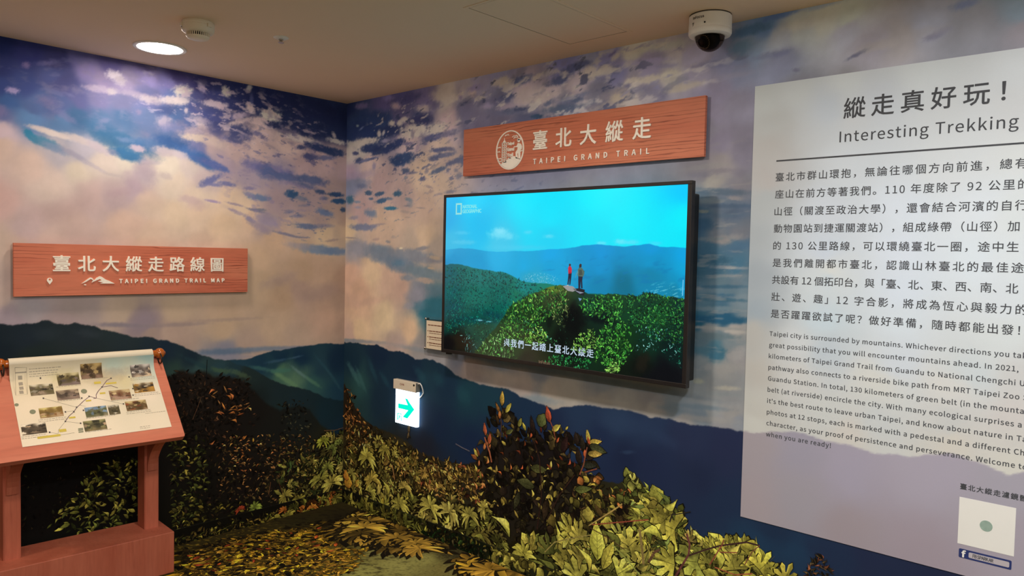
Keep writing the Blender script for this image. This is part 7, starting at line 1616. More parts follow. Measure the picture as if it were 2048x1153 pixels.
# hiker
hk = [(0.30, 0.16), (0.48, 0.16), (0.56, 0.30), (0.66, 0.29), (0.78, 0.25), (0.86, 0.12), (0.85, -0.02), (0.76, -0.06), (0.74, -0.16), (0.76, -0.52), (0.62, -0.50), (0.60, -0.20), (0.54, -0.24), (0.58, -0.48), (0.44, -0.45), (0.42, -0.14), (0.54, -0.02), (0.56, 0.10), (0.50, 0.11), (0.30, 0.11)]
epoly(hk)
epoly([(0.63 + 0.10 * math.cos(a), 0.42 + 0.085 * math.sin(a)) for a in [i * math.pi / 8 for i in range(16)]])
epoly([(0.49, 0.44), (0.79, 0.46), (0.74, 0.55), (0.55, 0.53)])
# small clouds and shrubs
for cx, cz, w in ((-0.22, 0.76, 0.14), (0.36, 0.66, 0.20), (0.42, 0.58, 0.16), (-0.78, 0.16, 0.12), (-0.82, -0.06, 0.11), (-0.74, -0.42, 0.13), (-0.66, -0.56, 0.12), (-0.02, -0.44, 0.12), (0.84, -0.12, 0.08)):
    eline([(cx - w, cz - 0.02), (cx - w * 0.5, cz + 0.03), (cx, cz + 0.01), (cx + w * 0.5, cz + 0.045), (cx + w, cz - 0.01)], 0.0042)
_me = bpy.data.meshes.new('emblem'); bmesh.ops.transform(_em, matrix=BACK(-FR), verts=_em.verts); bmesh.ops.recalc_face_normals(_em, faces=_em.faces); _em.to_mesh(_me); _em.free()
put(link('emblem', _me, M_letter))
_ls = []
for s_, z_ in (('Taipei', 0.30), ('Grand', 0.03), ('Trail', -0.26)):
    _ls.append(lay(fit_text(s_, EX - 0.18 * ERX, EX + (0.30 if s_ != 'Trail' else 0.24) * ERX, EZ + (z_ - 0.08) * ERZ, EZ + (z_ + 0.10) * ERZ, bold=0.0009, depth=0.003, ref=s_), BACK(-FR), 0.0))
for _g in _ls: put(link('emblem_word', _g, M_letter))

put = sign_board('timber_sign', 'red timber sign with eight pale characters, pin and small mountain above the lectern', LEFT(), -1.8454, -0.6872, 1.3868, 1.6370, W_signL, None)
for _c, _g in letters('臺北大縱走路線圖', *(-1.6839, -0.8362, 1.505, 1.582), bold=0.0012, depth=0.005): put(link('raised_character', lay(_g, LEFT(FR), 0.0), M_letter))
for _c, _g in letters('TAIPEI GRAND TRAIL MAP', *(-1.3848, -0.8289, 1.4451, 1.4657), bold=0.0012, depth=0.004): put(link('raised_letter', lay(_g, LEFT(FR), 0.0), M_letter))
bm = BM()
PX, PZ, PR = (-1.699, 1.4624, 0.0116)
add_prism(bm, [(PX + PR * math.cos(a), PZ + PR * math.sin(a)) for a in [math.radians(d) for d in range(-35, 216, 12)]] + [(PX, PZ - PR * 1.75)], 0.005, Matrix.Identity(4))
bmesh.ops.transform(bm, matrix=LEFT(FR), verts=bm.verts); put(obj('pin_mark', bm, M_letter))
bm = BM(); add_lathe(bm, [(0.0, 0.0056), (0.0045, 0.0056), (0.0045, 0.004)], n=20, c=(PX, PZ + 0.004, 0)); bmesh.ops.transform(bm, matrix=LEFT(FR), verts=bm.verts); put(obj('pin_hole', bm, W_signL))
bm = BM()
add_prism(bm, [(-1.5598, 1.4446), (-1.5441, 1.4575), (-1.5305, 1.4685), (-1.5203, 1.4751), (-1.5124, 1.4726), (-1.5032, 1.4608), (-1.4918, 1.4732), (-1.4768, 1.4811), (-1.4664, 1.4768), (-1.4501, 1.4642), (-1.4313, 1.4565), (-1.4077, 1.4436), (-1.4757, 1.4444), (-1.4617, 1.4492), (-1.4849, 1.4545), (-1.4687, 1.4606), (-1.4768, 1.4669), (-1.4941, 1.4595), (-1.5147, 1.4498), (-1.5078, 1.4614), (-1.5192, 1.4677), (-1.5396, 1.4537)], 0.004)
bmesh.ops.transform(bm, matrix=LEFT(FR), verts=bm.verts); put(obj('mountain_mark', bm, M_letter))
bm = BM(); add_prism(bm, [(-1.5498, 1.44), (-1.5441, 1.4417), (-1.5383, 1.4394), (-1.539, 1.4364), (-1.5482, 1.4366)], 0.003); bmesh.ops.transform(bm, matrix=LEFT(FR), verts=bm.verts); put(obj('dot_mark', bm, M_letter))

# ================================================================== information panel
PX0, PX1, PZ0, PZ1 = 2.752, 4.35, 0.5952, 2.3122
PT = 0.003
PANEL_PRINT = {  # panel tones also have the light at each spot divided out
    'layers': [
        ('pts', [(2.772, 2.287, 204, 213, 216), (2.93, 2.275, 210, 219, 223), (3.112, 2.287, 220, 229, 233), (3.357, 2.286, 224, 233, 237), (3.628, 2.291, 230, 238, 243), (2.817, 2.156, 193, 199, 201), (3.117, 2.161, 213, 220, 225), (3.035, 2.203, 204, 215, 226), (3.2, 2.222, 211, 220, 229), (3.438, 2.142, 216, 222, 225), (3.636, 2.103, 216, 220, 222), (2.821, 2.059, 190, 191, 191), (2.804, 1.963, 189, 188, 188), (3.123, 1.998, 213, 222, 229), (3.445, 1.975, 219, 225, 228), (3.641, 1.977, 220, 225, 225), (2.807, 1.865, 181, 189, 193), (3.04, 1.82, 209, 219, 229), (3.297, 1.813, 219, 229, 239), (3.524, 1.807, 221, 229, 235), (3.649, 1.788, 218, 225, 227), (2.793, 1.709, 175, 184, 190), (3.046, 1.672, 205, 217, 230), (3.303, 1.674, 217, 227, 238), (3.531, 1.644, 218, 228, 235), (3.655, 1.646, 217, 225, 229), (2.798, 1.552, 166, 177, 186), (3.05, 1.561, 205, 218, 226), (3.058, 1.589, 217, 222, 221), (3.308, 1.535, 214, 225, 236), (3.606, 1.517, 214, 222, 227), (2.793, 1.413, 162, 176, 187), (3.056, 1.412, 200, 217, 227), (3.313, 1.413, 213, 224, 232), (3.61, 1.404, 213, 220, 221), (2.786, 1.333, 185, 186, 183), (2.966, 1.311, 208, 215, 219), (3.06, 1.291, 194, 206, 215), (3.318, 1.291, 209, 218, 226), (3.546, 1.275, 205, 214, 217), (3.67, 1.266, 206, 207, 206), (2.791, 1.194, 189, 188, 183), (2.971, 1.177, 207, 210, 209), (3.239, 1.193, 213, 216, 212), (3.476, 1.208, 215, 216, 213), (3.661, 1.153, 209, 206, 203), (2.796, 1.035, 197, 198, 193), (3.068, 1.077, 206, 211, 210), (3.244, 1.068, 204, 210, 211), (3.48, 1.09, 202, 205, 204), (3.678, 1.075, 209, 208, 203), (2.778, 0.972, 205, 207, 202), (3.161, 1.0, 211, 209, 203), (3.483, 1.023, 212, 209, 200), (3.681, 0.996, 214, 213, 204)], 0.04, 3.0),
        ('below', [(0.009, 1.043), (0.074, 1.052), (0.171, 1.052), (0.275, 1.052), (0.336, 1.064), (0.402, 1.052), (0.476, 1.035), (0.571, 1.044), (0.641, 1.034), (0.71, 1.014), (0.764, 1.014), (0.79, 1.023), (0.865, 1.022), (0.929, 1.012), (0.992, 0.997), (1.054, 0.962), (1.115, 0.95), (1.194, 0.941), (1.251, 0.935), (1.345, 0.934), (1.4, 0.936), (1.471, 0.935), (1.542, 0.911), (1.61, 0.903), (1.693, 0.89), (1.768, 0.877), (1.82, 0.897), (1.926, 0.92), (1.985, 0.932), (2.086, 0.933), (2.209, 0.94), (2.314, 0.928), (2.415, 0.937), (2.512, 0.927), (2.604, 0.937), (2.715, 0.939), (2.741, 0.942), (2.8, 0.94), (2.871, 0.962), (2.959, 0.976), (3.026, 0.972), (3.073, 0.96), (3.145, 0.962), (3.197, 0.957), (3.249, 0.945), (3.298, 0.955), (3.379, 0.96), (3.424, 0.978), (3.469, 0.993), (3.528, 0.99), (3.586, 0.976), (3.649, 0.957), (3.693, 0.974), (3.884, 0.947)], [(2.76, 0.868, 167, 160, 168), (2.789, 0.672, 170, 161, 168), (2.981, 0.91, 162, 159, 175), (2.988, 0.719, 164, 160, 171), (3.167, 0.854, 168, 163, 181), (3.174, 0.652, 163, 153, 161), (3.412, 0.906, 172, 166, 181), (3.422, 0.648, 164, 153, 164), (3.631, 0.888, 169, 165, 177), (3.691, 0.757, 169, 161, 173)], 0.004, 0.008, 3.0),
    ],
}
panel = thing('information_panel', 'large pale printed information panel with Chinese and English text on the mural', 'information panel', ((PX0 + PX1) / 2, 0, PZ0))
_pp = Print().grid(span(PX0, PX1, 0.006), span(PZ0, PZ1, 0.006), PANEL_PRINT['layers'])
o = _pp.build('printed_face', BACK(-PT), print_material('panel_film', rough=0.5, spec=0.3, fine=0.015, fscale=420.0))
panel_face = o
o.parent = panel; o.matrix_parent_inverse = Matrix.Translation(panel.location).inverted()
bm = BM(); add_box(bm, ((PX0 + PX1) / 2, -PT / 2 + 0.0001, (PZ0 + PZ1) / 2), (PX1 - PX0, PT - 0.0004, PZ1 - PZ0)); o = obj('backing_sheet', bm, M_whiteprint)
o.parent = panel; o.matrix_parent_inverse = Matrix.Translation(panel.location).inverted()

def pink(me, m): absorb(panel_face, me, m)
def pput(o):
    o.parent = panel; o.matrix_parent_inverse = Matrix.Translation(panel.location).inverted(); return o
PF = BACK(-PT)
pink(lay(fit_text('縱走真好玩！', *(3.0957, 3.5948, 2.1481, 2.2212), bold=0.0010), PF, 0.0004), M_ink)
pink(lay(fit_text('Interesting Trekking', *(3.0843, 3.634, 2.0644, 2.103), bold=0.0003, ref='I'), PF, 0.0004), M_ink)
bm = BM(); _x0, _z0 = (2.8493, 2.0132); add_box(bm, ((_x0 + 4.22) / 2, -PT - 0.0003, _z0), (4.22 - _x0, 0.0006, 0.006)); _me = bpy.data.meshes.new('rule'); bm.to_mesh(_me); bm.free(); pink(_me, M_ink)
_cn = [('臺北市群山環抱，無論往哪個方向前進，總', '有', 2025.0, 327), ('座山在前方等著我們。110 年度除了 92 公里', '的', 2030.4, 369), ('山徑（關渡至政治大學），還會結合河濱的自', '行', 2023.0, 412),
       ('動物園站到捷運關渡站），組成綠帶（山徑）加', '', 2039.5, 452), ('的 130 公里路線，可以環繞臺北一圈，途中生', '', 2037.8, 494), ('是我們離開都市臺北，認識山林臺北的最佳', '途', 2017.0, 535),
       ('共設有 12 個拓印台，與「臺、北、東、西、南、北', '', 2037.0, 577), ('壯、遊、趣」12 字合影，將成為恆心與毅力', '的', 2023.0, 618), ('是否躍躍欲試了呢？做好準備，隨時都能出發！', '', 2040.5, 660)]
_rows = [(2.8492, 3.6219, 1.9349, 1.967), (2.8492, 3.6319, 1.8689, 1.901), (2.8492, 3.6248, 1.8029, 1.8349), (2.8492, 3.6494, 1.7369, 1.7689), (2.8492, 3.6499, 1.6709, 1.7028), (2.8492, 3.6247, 1.6049, 1.6368), (2.8492, 3.6542, 1.5389, 1.5707), (2.8492, 3.6382, 1.4729, 1.5047), (2.8492, 3.6643, 1.4069, 1.4387)]
_ms = []
for (s_, ex_, u_, v_), (xl, xr, za, zb) in zip(_cn, _rows):
    _ms.append(lay(fit_text(s_, xl, xr, za, zb, extra=ex_, bold=0.0003, ref='臺'), PF, 0.0004))
pink(join_meshes(_ms, 'chinese_text'), M_ink)
_en = ['Taipei city is surrounded by mountains. Whichever directions you ta', 'great possibility that you will encounter mountains ahead. In 2021,', 'kilometers of Taipei Grand Trail from Guandu to National Chengchi',
       'pathway also connects to a riverside bike path from MRT Taipei Zoo', 'Guandu Station. In total, 130 kilometers of green belt (in the mount', 'belt (at riverside) encircle the city. With many ecological surprises',
       "it's the best route to leave urban Taipei, and know about nature in", 'photos at 12 stops, each is marked with a pedestal and a different', 'character, as your proof of persistence and perseverance. Welcome', 'when you are ready!']
_ex = ['ke', '', ' U', ' S', 'ain)', ' a', ' Ta', ' Ch', ' to', '']
_rows = [(2.8469, 3.6699, 1.3349, 1.3519), (2.8469, 3.6651, 1.2909, 1.3079), (2.8469, 3.6588, 1.2469, 1.2639), (2.8469, 3.6712, 1.2029, 1.2199), (2.8469, 3.6716, 1.159, 1.176), (2.8469, 3.6602, 1.115, 1.132), (2.8469, 3.6583, 1.071, 1.088), (2.8469, 3.6542, 1.027, 1.044), (2.8469, 3.6681, 0.983, 1.0), (2.8469, 3.0955, 0.9391, 0.9561)]
_ms = []
for s_, ex_, (xl, xr, za, zb) in zip(_en, _ex, _rows):
    _ms.append(lay(fit_text(s_, xl, xr, za, zb, extra=ex_, bold=0.0003, ref='T'), PF, 0.0004))
pink(join_meshes(_ms, 'english_text'), M_ink)
pink(lay(fit_text('臺北大縱走濾鏡', *(3.5193, 3.6814, 0.8821, 0.9013), extra='體', bold=0.0004, ref='臺'), PF, 0.0004), M_ink)
_q = (3.5188, 3.6774, 0.6986, 0.8551)
bm = BM(); add_prism(bm, [(_q[0], _q[2]), (_q[1], _q[2]), (_q[1], _q[3]), (_q[0], _q[3])], 0.0006, PF); wq = pput(obj('white_square', bm, M_whiteprint))
bm = BM(); add_prism(bm, [((_q[0] + _q[1]) / 2 + 0.018 * math.cos(a), (_q[2] + _q[3]) / 2 + 0.018 * math.sin(a)) for a in [i * math.pi / 20 for i in range(40)]], 0.0010, PF)
rd = pput(obj('round_emblem', bm, mat('grey_green_print', lin((150, 172, 158)), 0.6, noise=0.25, nscale=60)))
_q = (3.524, 3.6724, 0.6531, 0.6832)
def rrect(x0, x1, z0, z1, r, n=5):
    P = []
    for cx, cz, a0 in ((x1 - r, z1 - r, 0), (x0 + r, z1 - r, 90), (x0 + r, z0 + r, 180), (x1 - r, z0 + r, 270)):
        for k in range(n + 1):
            a = math.radians(a0 + 90 * k / n); P.append((cx + r * math.cos(a), cz + r * math.sin(a)))
    return P
bm = BM(); add_prism(bm, rrect(_q[0], _q[1], _q[2], _q[3], 0.004), 0.0006, PF); pput(obj('blue_plate', bm, M_blueink))
_h = _q[3] - _q[2]
bm = BM(); add_prism(bm, rrect(_q[0] + _h * 0.95, _q[1] - 0.006, _q[2] + 0.006, _q[3] - 0.006, 0.004), 0.0010, PF); pput(obj('plate_window', bm, mat('pale_lilac_print', lin((186, 178, 182)), 0.6, noise=0.02)))
pink(lay(fit_text('FB SPARK AR', _q[0] + _h * 1.35, _q[1] - 0.05, _q[2] + _h * 0.32, _q[3] - _h * 0.30, bold=0.0003), PF, 0.0013), M_ink)
pink(lay(fit_text('f', _q[0] + _h * 0.30, _q[0] + _h * 0.66, _q[2] + _h * 0.12, _q[3] - _h * 0.14, bold=0.0012, even=False), PF, 0.0013), M_whiteprint)

# ================================================================== exit sign
ED = 0.030
t = thing('exit_sign', 'lit white emergency exit sign with green arrow hanging on the mural wall', 'exit sign', (0.655, 0, 0.70))
def eput(o):
    o.parent = t; o.matrix_parent_inverse = Matrix.Translation(t.location).inverted(); return o
_hx0, _hz1 = (0.5473, 0.8793); _hx1, _hz1b = (0.7593, 0.8804); _hz0 = (0.5487, 0.8217)[1]
bm = BM(); add_box(bm, ((_hx0 + _hx1) / 2, -ED / 2, (_hz0 + _hz1) / 2), (_hx1 - _hx0 - 0.004, ED, _hz1 - _hz0), 0.003); eput(obj('housing', bm, M_ivory))
bm = BM(); add_box(bm, (_hx1 - 0.002, -ED / 2, (_hz0 + _hz1) / 2), (0.006, ED - 0.001, _hz1 - _hz0 - 0.001), 0.002); eput(obj('end_cap', bm, mat('grey_cap', lin((120, 118, 112)), 0.4, noise=0.05)))
_px0, _pz0 = (0.5698, 0.6204); _px1, _ = (0.7628, 0.6378)
M_sign = mat('sign_glow', lin((225, 240, 255)), 0.3, emit=lin((222, 242, 255)), strength=5.0)
bm = BM(); add_box(bm, ((_px0 + _px1) / 2, -0.016, (_pz0 + _hz0) / 2 + 0.001), (_px1 - _px0, 0.022, _hz0 - _pz0 + 0.002), 0.002); eput(obj('light_panel', bm, M_sign))
M_green = mat('sign_green', lin((0, 190, 160)), 0.4, emit=lin((0, 232, 200)), strength=0.95)
bm = BM(); add_prism(bm, [(0.5959, 0.7379), (0.5966, 0.7096), (0.6879, 0.7097), (0.6393, 0.6635), (0.6823, 0.6601), (0.7447, 0.7229), (0.7028, 0.7547), (0.6795, 0.7763), (0.6588, 0.7763), (0.6835, 0.74)], 0.0008, BACK(-0.027)); eput(obj('arrow', bm, M_green))
bm = BM()
for _pl in ([(0.5888, 0.6803), (0.6301, 0.6808), (0.6302, 0.6754), (0.597, 0.675), (0.5979, 0.6368), (0.5898, 0.639)], [(0.6249, 0.6806), (0.6305, 0.6808), (0.6316, 0.6369), (0.6241, 0.6375)],
            [(0.6018, 0.6679), (0.6178, 0.6675), (0.6193, 0.6612), (0.6124, 0.6595), (0.6182, 0.6491), (0.6137, 0.6429), (0.6078, 0.6539), (0.6005, 0.645), (0.5986, 0.6477), (0.6058, 0.6596)], [(0.6083, 0.6737), (0.6148, 0.6736), (0.614, 0.6693), (0.6079, 0.6695)]):
    add_prism(bm, _pl, 0.0008, BACK(-0.027))
eput(obj('running_figure', bm, M_green))
eput(link('brand_label', lay(fit_text('CHK', *(0.6142, 0.6512, 0.8504, 0.8616), bold=0.0006), BACK(-ED - 0.0002), 0.0004), mat('red_print', lin((150, 60, 45)), 0.5, noise=0.05)))
bm = BM(); add_lathe(bm, [(0.0, 0.0022), (0.006, 0.002), (0.0065, 0.0)], n=20, c=(*(0.7409, -0.03, 0.8643),), axis=Matrix.Rotation(math.pi / 2, 3, 'X')); eput(obj('test_button', bm, M_black, smooth=True))
_c = [(0.7669, -0.022, 0.8755), (0.7868, -0.024, 0.8812), (0.798, -0.022, 0.8694), (0.7979, -0.012, 0.8451), (0.7947, -0.005, 0.8235), (0.7785, -0.004, 0.8036), (0.7612, -0.006, 0.7897), (0.7549, -0.008, 0.7774)]
bm = BM(); add_tube(bm, _c, 0.0032, 10); eput(obj('cable', bm, M_white_plastic, smooth=True))

# ================================================================== notice in acrylic holder
t = thing('notice_holder', 'clear acrylic notice holder with small paper sheet beside the television', 'notice', (0.94, 0, 1.07))
def nput(o):
    o.parent = t; o.matrix_parent_inverse = Matrix.Translation(t.location).inverted(); return o
M_acr = mat('clear_acrylic', (0.96, 0.97, 0.97, 1), 0.05, trans=1.0, ior=1.2, spec=0.25)
bm = BM(); add_box(bm, (0.939, -0.0185, 1.170), (0.252, 0.003, 0.206), 0.0006); nput(obj('acrylic_plate', bm, M_acr))
bm = BM(); add_box(bm, (0.939, -0.0212, 1.170), (0.214, 0.0008, 0.160)); paper_ = nput(obj('paper_sheet', bm, M_paper))
bm = BM()
random.seed(5)
for k in range(8):
    z = 1.170 + 0.055 - (k // 2) * 0.034 - (0.012 if k % 2 else 0)
    if k == 1: continue
    x = 0.846 if k % 2 == 0 else 0.858
    xe = x + (0.19 if k % 2 == 0 else random.uniform(0.10, 0.17))
    if k % 2 == 0 and k > 0:
        add_box(bm, (x, -0.0219, z), (0.006, 0.0006, 0.006)); x += 0.010
    while x < xe:
        w = random.uniform(0.010, 0.028); add_box(bm, (x + w / 2, -0.0219, z), (w, 0.0006, 0.0052 if k % 2 == 0 else 0.003)); x += w + 0.003
_me = bpy.data.meshes.new('f'); bm.to_mesh(_me); bm.free(); absorb(paper_, _me, mat('brown_print', lin((120, 70, 46)), 0.6, noise=0.1))
for px, pz in ((0.829, 1.259), (0.825, 1.090), (1.049, 1.259), (1.049, 1.090)):
    bm = BM(); add_lathe(bm, [(0.0055, 0.0), (0.0055, 0.020), (0.007, 0.021), (0.007, 0.026), (0.0045, 0.0285), (0.0, 0.029)], n=20, c=(px, 0, pz), axis=Matrix.Rotation(math.pi / 2, 3, 'X')); nput(obj('standoff_bolt', bm, M_metal, smooth=True))

# ================================================================== lectern with the scroll map
TH = math.radians(3.0)
lec = thing('map_lectern', 'red timber lectern holding a sloping paper trail map on two posts', 'lectern', (*(0.3393, -1.2365), 0), -TH)
bm = BM(); add_box(bm, (-0.1325, -0.371, 0.1035), (0.265, 0.744, 0.207), 0.003); obj('base', bm, W_lectern, lec)
LN, LZ, RN, RZ = 0.085, 0.703, -0.258, 1.066       # board: front and rear top edge (forward, height)
SL = math.atan2(RZ - LZ, LN - RN); LB = math.hypot(RZ - LZ, LN - RN)
up_ = Vector((-math.cos(SL), 0, math.sin(SL))); nr_ = Vector((math.sin(SL), 0, math.cos(SL)))
BO = Vector((LN, 0, LZ))
BF = Matrix.Identity(4)
for _r in range(3):
    BF[_r][0] = (0, 1, 0)[_r]; BF[_r][1] = up_[_r]; BF[_r][2] = nr_[_r]; BF[_r][3] = BO[_r]
def post(y0, y1):
    bm = BM()
    zt = lambda n: LZ + (LN - n) * math.tan(SL) - 0.034 / math.cos(SL)
    a, b = -0.120, -0.222
    M = frame((0, y0, 0), (1, 0, 0), (0, 0, 1))      # local z = -y
    prof = [(a, 0.206), (a, zt(a)), (b, zt(b)), (b, 0.206)]
    add_prism(bm, prof, y1 - y0, frame((0, y1, 0), (1, 0, 0), (0, 0, 1)))
    bmesh.ops.bevel(bm, geom=[e for e in bm.edges if abs((e.verts[0].co - e.verts[1].co).z) > 0.2], offset=0.003, segments=2, affect='EDGES')
    obj('post', bm, W_lectern, lec)
    bm = BM()
    yc = (y0 + y1) / 2; hw = 0.023
    pr = [(a + 0.0005, 0.505), (a + 0.010, 0.505)]
    for k in range(9):
        s = k / 8; pr.append((a + 0.010 + 0.155 * s ** 1.6, 0.505 + (zt(a + 0.165) - 0.505) * s ** 0.8))
    pr.append((a + 0.0005, zt(a)))
    add_prism(bm, pr, 2 * hw, frame((0, yc + hw, 0), (1, 0, 0), (0, 0, 1)))
    obj('bracket', bm, W_lectern, lec)
post(-0.101, -0.033); post(-0.700, -0.632)
bm = BM(); add_prism(bm, [(-0.757, 0.0), (0.012, 0.0), (0.0185, 0.003), (0.021, 0.010), (0.021, LB), (-0.763, LB), (-0.763, 0.006)], -0.030, BF)
obj('sloping_board', bm, W_lectern_h, lec)
# roller and knobs
RR = 0.0245
RA = BO + up_ * (LB - 0.004) + nr_ * 0.026
bm = BM(); add_tube(bm, [RA + Vector((0, -0.690, 0)), RA + Vector((0, 0.010, 0))], 0.0175, 28); rol = obj('roller', bm, W_knob, lec, smooth=True)
for yk, sg in ((0.010, 1), (-0.688, -1)):
    bm = BM(); add_lathe(bm, [(0.013, -0.024)] + [(0.0275 * math.cos(a), 0.026 * math.sin(a)) for a in [math.radians(d) for d in range(-60, 76, 15)]] + [(0.010, 0.0262), (0.009, 0.0235), (0.0, 0.0235)], n=40, c=RA + Vector((0, yk, 0)), axis=Matrix.Rotation(-sg * math.pi / 2, 3, 'X'))
    obj('knob', bm, W_knob, rol, smooth=True)
    _hp = [RA + Vector((0, yk - sg * 0.006, 0)) + (nr_ * math.sin(a) + up_ * math.cos(a)) * 0.026 - up_ * 0.034 for a in [math.radians(d) for d in range(60, 330, 15)]]
    bm = BM(); add_tube(bm, _hp, 0.0035, 8); obj('holder_hook', bm, M_darkmetal, lec, smooth=True)
# paper sheet on the board: (along, up the slope) coordinates
_pc = [(-0.6487, 0.475), (-0.0194, 0.4629), (-0.0384, 0.0573), (-0.6654, 0.0685)]
A0, A1 = (_pc[0][0] + _pc[3][0]) / 2, (_pc[1][0] + _pc[2][0]) / 2
T0, T1 = (_pc[2][1] + _pc[3][1]) / 2, LB - 0.027
_sp = [('pts', [(A0 + fx * (A1 - A0), T0 + fz * (T1 - T0), *c) for fx, fz, c in ((0.1, 0.05, (238, 224, 198)), (0.5, 0.05, (240, 226, 200)), (0.9, 0.05, (238, 224, 198)), (0.1, 0.5, (238, 222, 194)), (0.5, 0.5, (240, 226, 202)), (0.9, 0.5, (238, 224, 200)),
        (0.1, 0.8, (226, 212, 180)), (0.35, 0.78, (222, 208, 172)), (0.6, 0.8, (214, 198, 168)), (0.75, 0.72, (214, 202, 160)), (0.9, 0.85, (206, 210, 194)), (0.1, 1.0, (226, 214, 186)), (0.4, 1.0, (220, 208, 180)), (0.7, 0.97, (190, 204, 190)), (0.95, 1.0, (164, 194, 190)))], 0.02, 2.6),
       ('blob', A0 + 0.66 * (A1 - A0), T0 + 0.80 * (T1 - T0), 0.10, 0.01, -0.01, 0.035, 186, 172, 140, 0.7, 0.7, 0.8), ('blob', A0 + 0.72 * (A1 - A0), T0 + 0.86 * (T1 - T0), 0.07, 0.0, 0.0, 0.02, 170, 166, 150, 0.7, 0.7, 0.8), ('blob', A0 + 0.34 * (A1 - A0), T0 + 0.86 * (T1 - T0), 0.05, 0.0, 0.0, 0.03, 204, 194, 140, 0.6, 0.7, 0.8)]
M_sheet = print_material('map_paper', rough=0.6, spec=0.25, fine=0.02, fscale=300.0)
_ps = Print().grid(np.linspace(A0, A1, 110), np.linspace(T0, T1, 90), _sp)
sheet = _ps.build('map_sheet', Matrix.Identity(4), M_sheet); sheet.parent = lec
def curl(t):
    """height of the sheet above the board: flat below, lifting towards the roller"""
    s = np.clip((t - (LB - 0.115)) / (T1 - (LB - 0.115)), 0, 1)
    return 0.0016 + 0.047 * s ** 2.6
def onto_board(me, lift=0.0):
    a = co_array(me); a[:, 2] += curl(a[:, 1]) + lift
    Mn = np.array(BF); set_co(me, a @ Mn[:3, :3].T + Mn[:3, 3])
onto_board(sheet.data)
bm = BM()
_n = 20; _prev = None
for k in range(_n + 1):
    a = math.radians(-20 + 230 * k / _n)
    off = (nr_ * math.sin(a) - up_ * math.cos(a)) * RR
    cur = [bm.verts.new(RA + Vector((0, y, 0)) + off) for y in (A0, A1)]
    if _prev: bm.faces.new((_prev[0], _prev[1], cur[1], cur[0]))
    _prev = cur
obj('rolled_paper', bm, mat('rolled_paper', lin((224, 214, 190)), 0.6, noise=0.02), sheet, smooth=True)
random.seed(3); _rs = random.Random(21)
_looks = [((216, 206, 180), (92, 84, 50), (150, 132, 112), (60, 52, 34)), ((210, 196, 150), (96, 84, 44), (128, 112, 108), (84, 70, 40)), ((196, 168, 110), (74, 56, 30), (140, 112, 92), (60, 44, 24)), ((214, 206, 196), (92, 82, 76), (216, 192, 160), (80, 66, 56)),
          ((222, 208, 176), (66, 52, 36), (190, 142, 60), (96, 104, 44)), ((176, 156, 128), (84, 70, 56), (150, 128, 112), (96, 84, 76)), ((196, 176, 130), (120, 84, 56), (178, 146, 124), (112, 66, 44)), ((206, 184, 130), (96, 72, 36), (176, 150, 120), (140, 74, 44)),
          ((206, 190, 120), (124, 98, 44), (190, 160, 122), (150, 104, 56)), ((140, 168, 196), (88, 92, 56), (150, 140, 112), (70, 68, 44)), ((206, 198, 176), (84, 76, 50), (120, 108, 84), (74, 66, 44)), ((226, 214, 190), (70, 60, 46), (196, 170, 136), (64, 54, 40)), ((150, 146, 96), (72, 70, 44), (140, 124, 84), (206, 176, 140))]
for (x0, x1, y0, y1), lk in zip([(-0.5871, -0.4929, 0.3231, 0.384), (-0.4696, -0.3762, 0.3638, 0.429), (-0.3677, -0.2731, 0.3908, 0.4588), (-0.1441, -0.049, 0.3754, 0.4408), (-0.1515, -0.0551, 0.2803, 0.3384), (-0.4864, -0.3927, 0.2834, 0.3385), (-0.2653, -0.1715, 0.253, 0.3092), (-0.2081, -0.1122, 0.1809, 0.2369), (-0.5689, -0.4753, 0.1968, 0.252), (-0.3866, -0.2932, 0.1722, 0.228), (-0.2873, -0.2385, 0.1716, 0.2269), (-0.6486, -0.5538, 0.1207, 0.1758), (-0.4058, -0.3114, 0.0983, 0.1547)], _looks):
    w, h = x1 - x0, y1 - y0
    ly = [('pts', [(x0 + w * 0.2, y1, *lk[0]), (x0 + w * 0.8, y1, *lk[0]), (x0 + w * 0.5, y0 + h * 0.55, *lk[1]), (x0 + w * 0.1, y0 + h * 0.6, *lk[1]), (x0 + w * 0.9, y0 + h * 0.6, *lk[1]), (x0 + w * 0.3, y0 + h * 0.1, *lk[2]), (x0 + w * 0.8, y0 + h * 0.15, *lk[2]), (x0 + w * 0.1, y0 + h * 0.3, *lk[3])], 0.006, 3.5)]
    hz = y0 + h * _rs.uniform(0.45, 0.7)
    ly.append(('below', [(x0 - w, hz + h * _rs.uniform(-.1, .2)), (x0 + w * 0.3, hz + h * _rs.uniform(-.1, .15)), (x0 + w * 0.6, hz + h * _rs.uniform(-.15, .1)), (x1 + w, hz + h * _rs.uniform(-.1, .25))], [(x0, hz, *lk[1]), (x1, hz, *lk[1]), (x0 + w * 0.5, hz - h * 0.12, *[q * 0.8 for q in lk[1]]), (x0 + w * 0.3, y0, *lk[2]), (x0 + w * 0.8, y0 + h * 0.1, *lk[2])], 0.0006, 0.012, 3.0))
    for _ in range(12):
        c = lk[_rs.randrange(4)]; f = _rs.uniform(0.6, 1.1)
        ly.append(('blob', x0 + w * _rs.random(), y0 + h * _rs.uniform(0.1, 0.9), w * _rs.uniform(0.04, 0.16), 0.0, 0.0, h * _rs.uniform(0.05, 0.15), c[0] * f, c[1] * f, c[2] * f, 0.9, 0.12, 0.9))
    pp = Print().grid(np.linspace(x0, x1, 46), np.linspace(y0, y1, 32), ly)
    ph = pp.build('photo_print', Matrix.Identity(4), M_sheet); ph.parent = sheet; onto_board(ph.data, 0.0006)
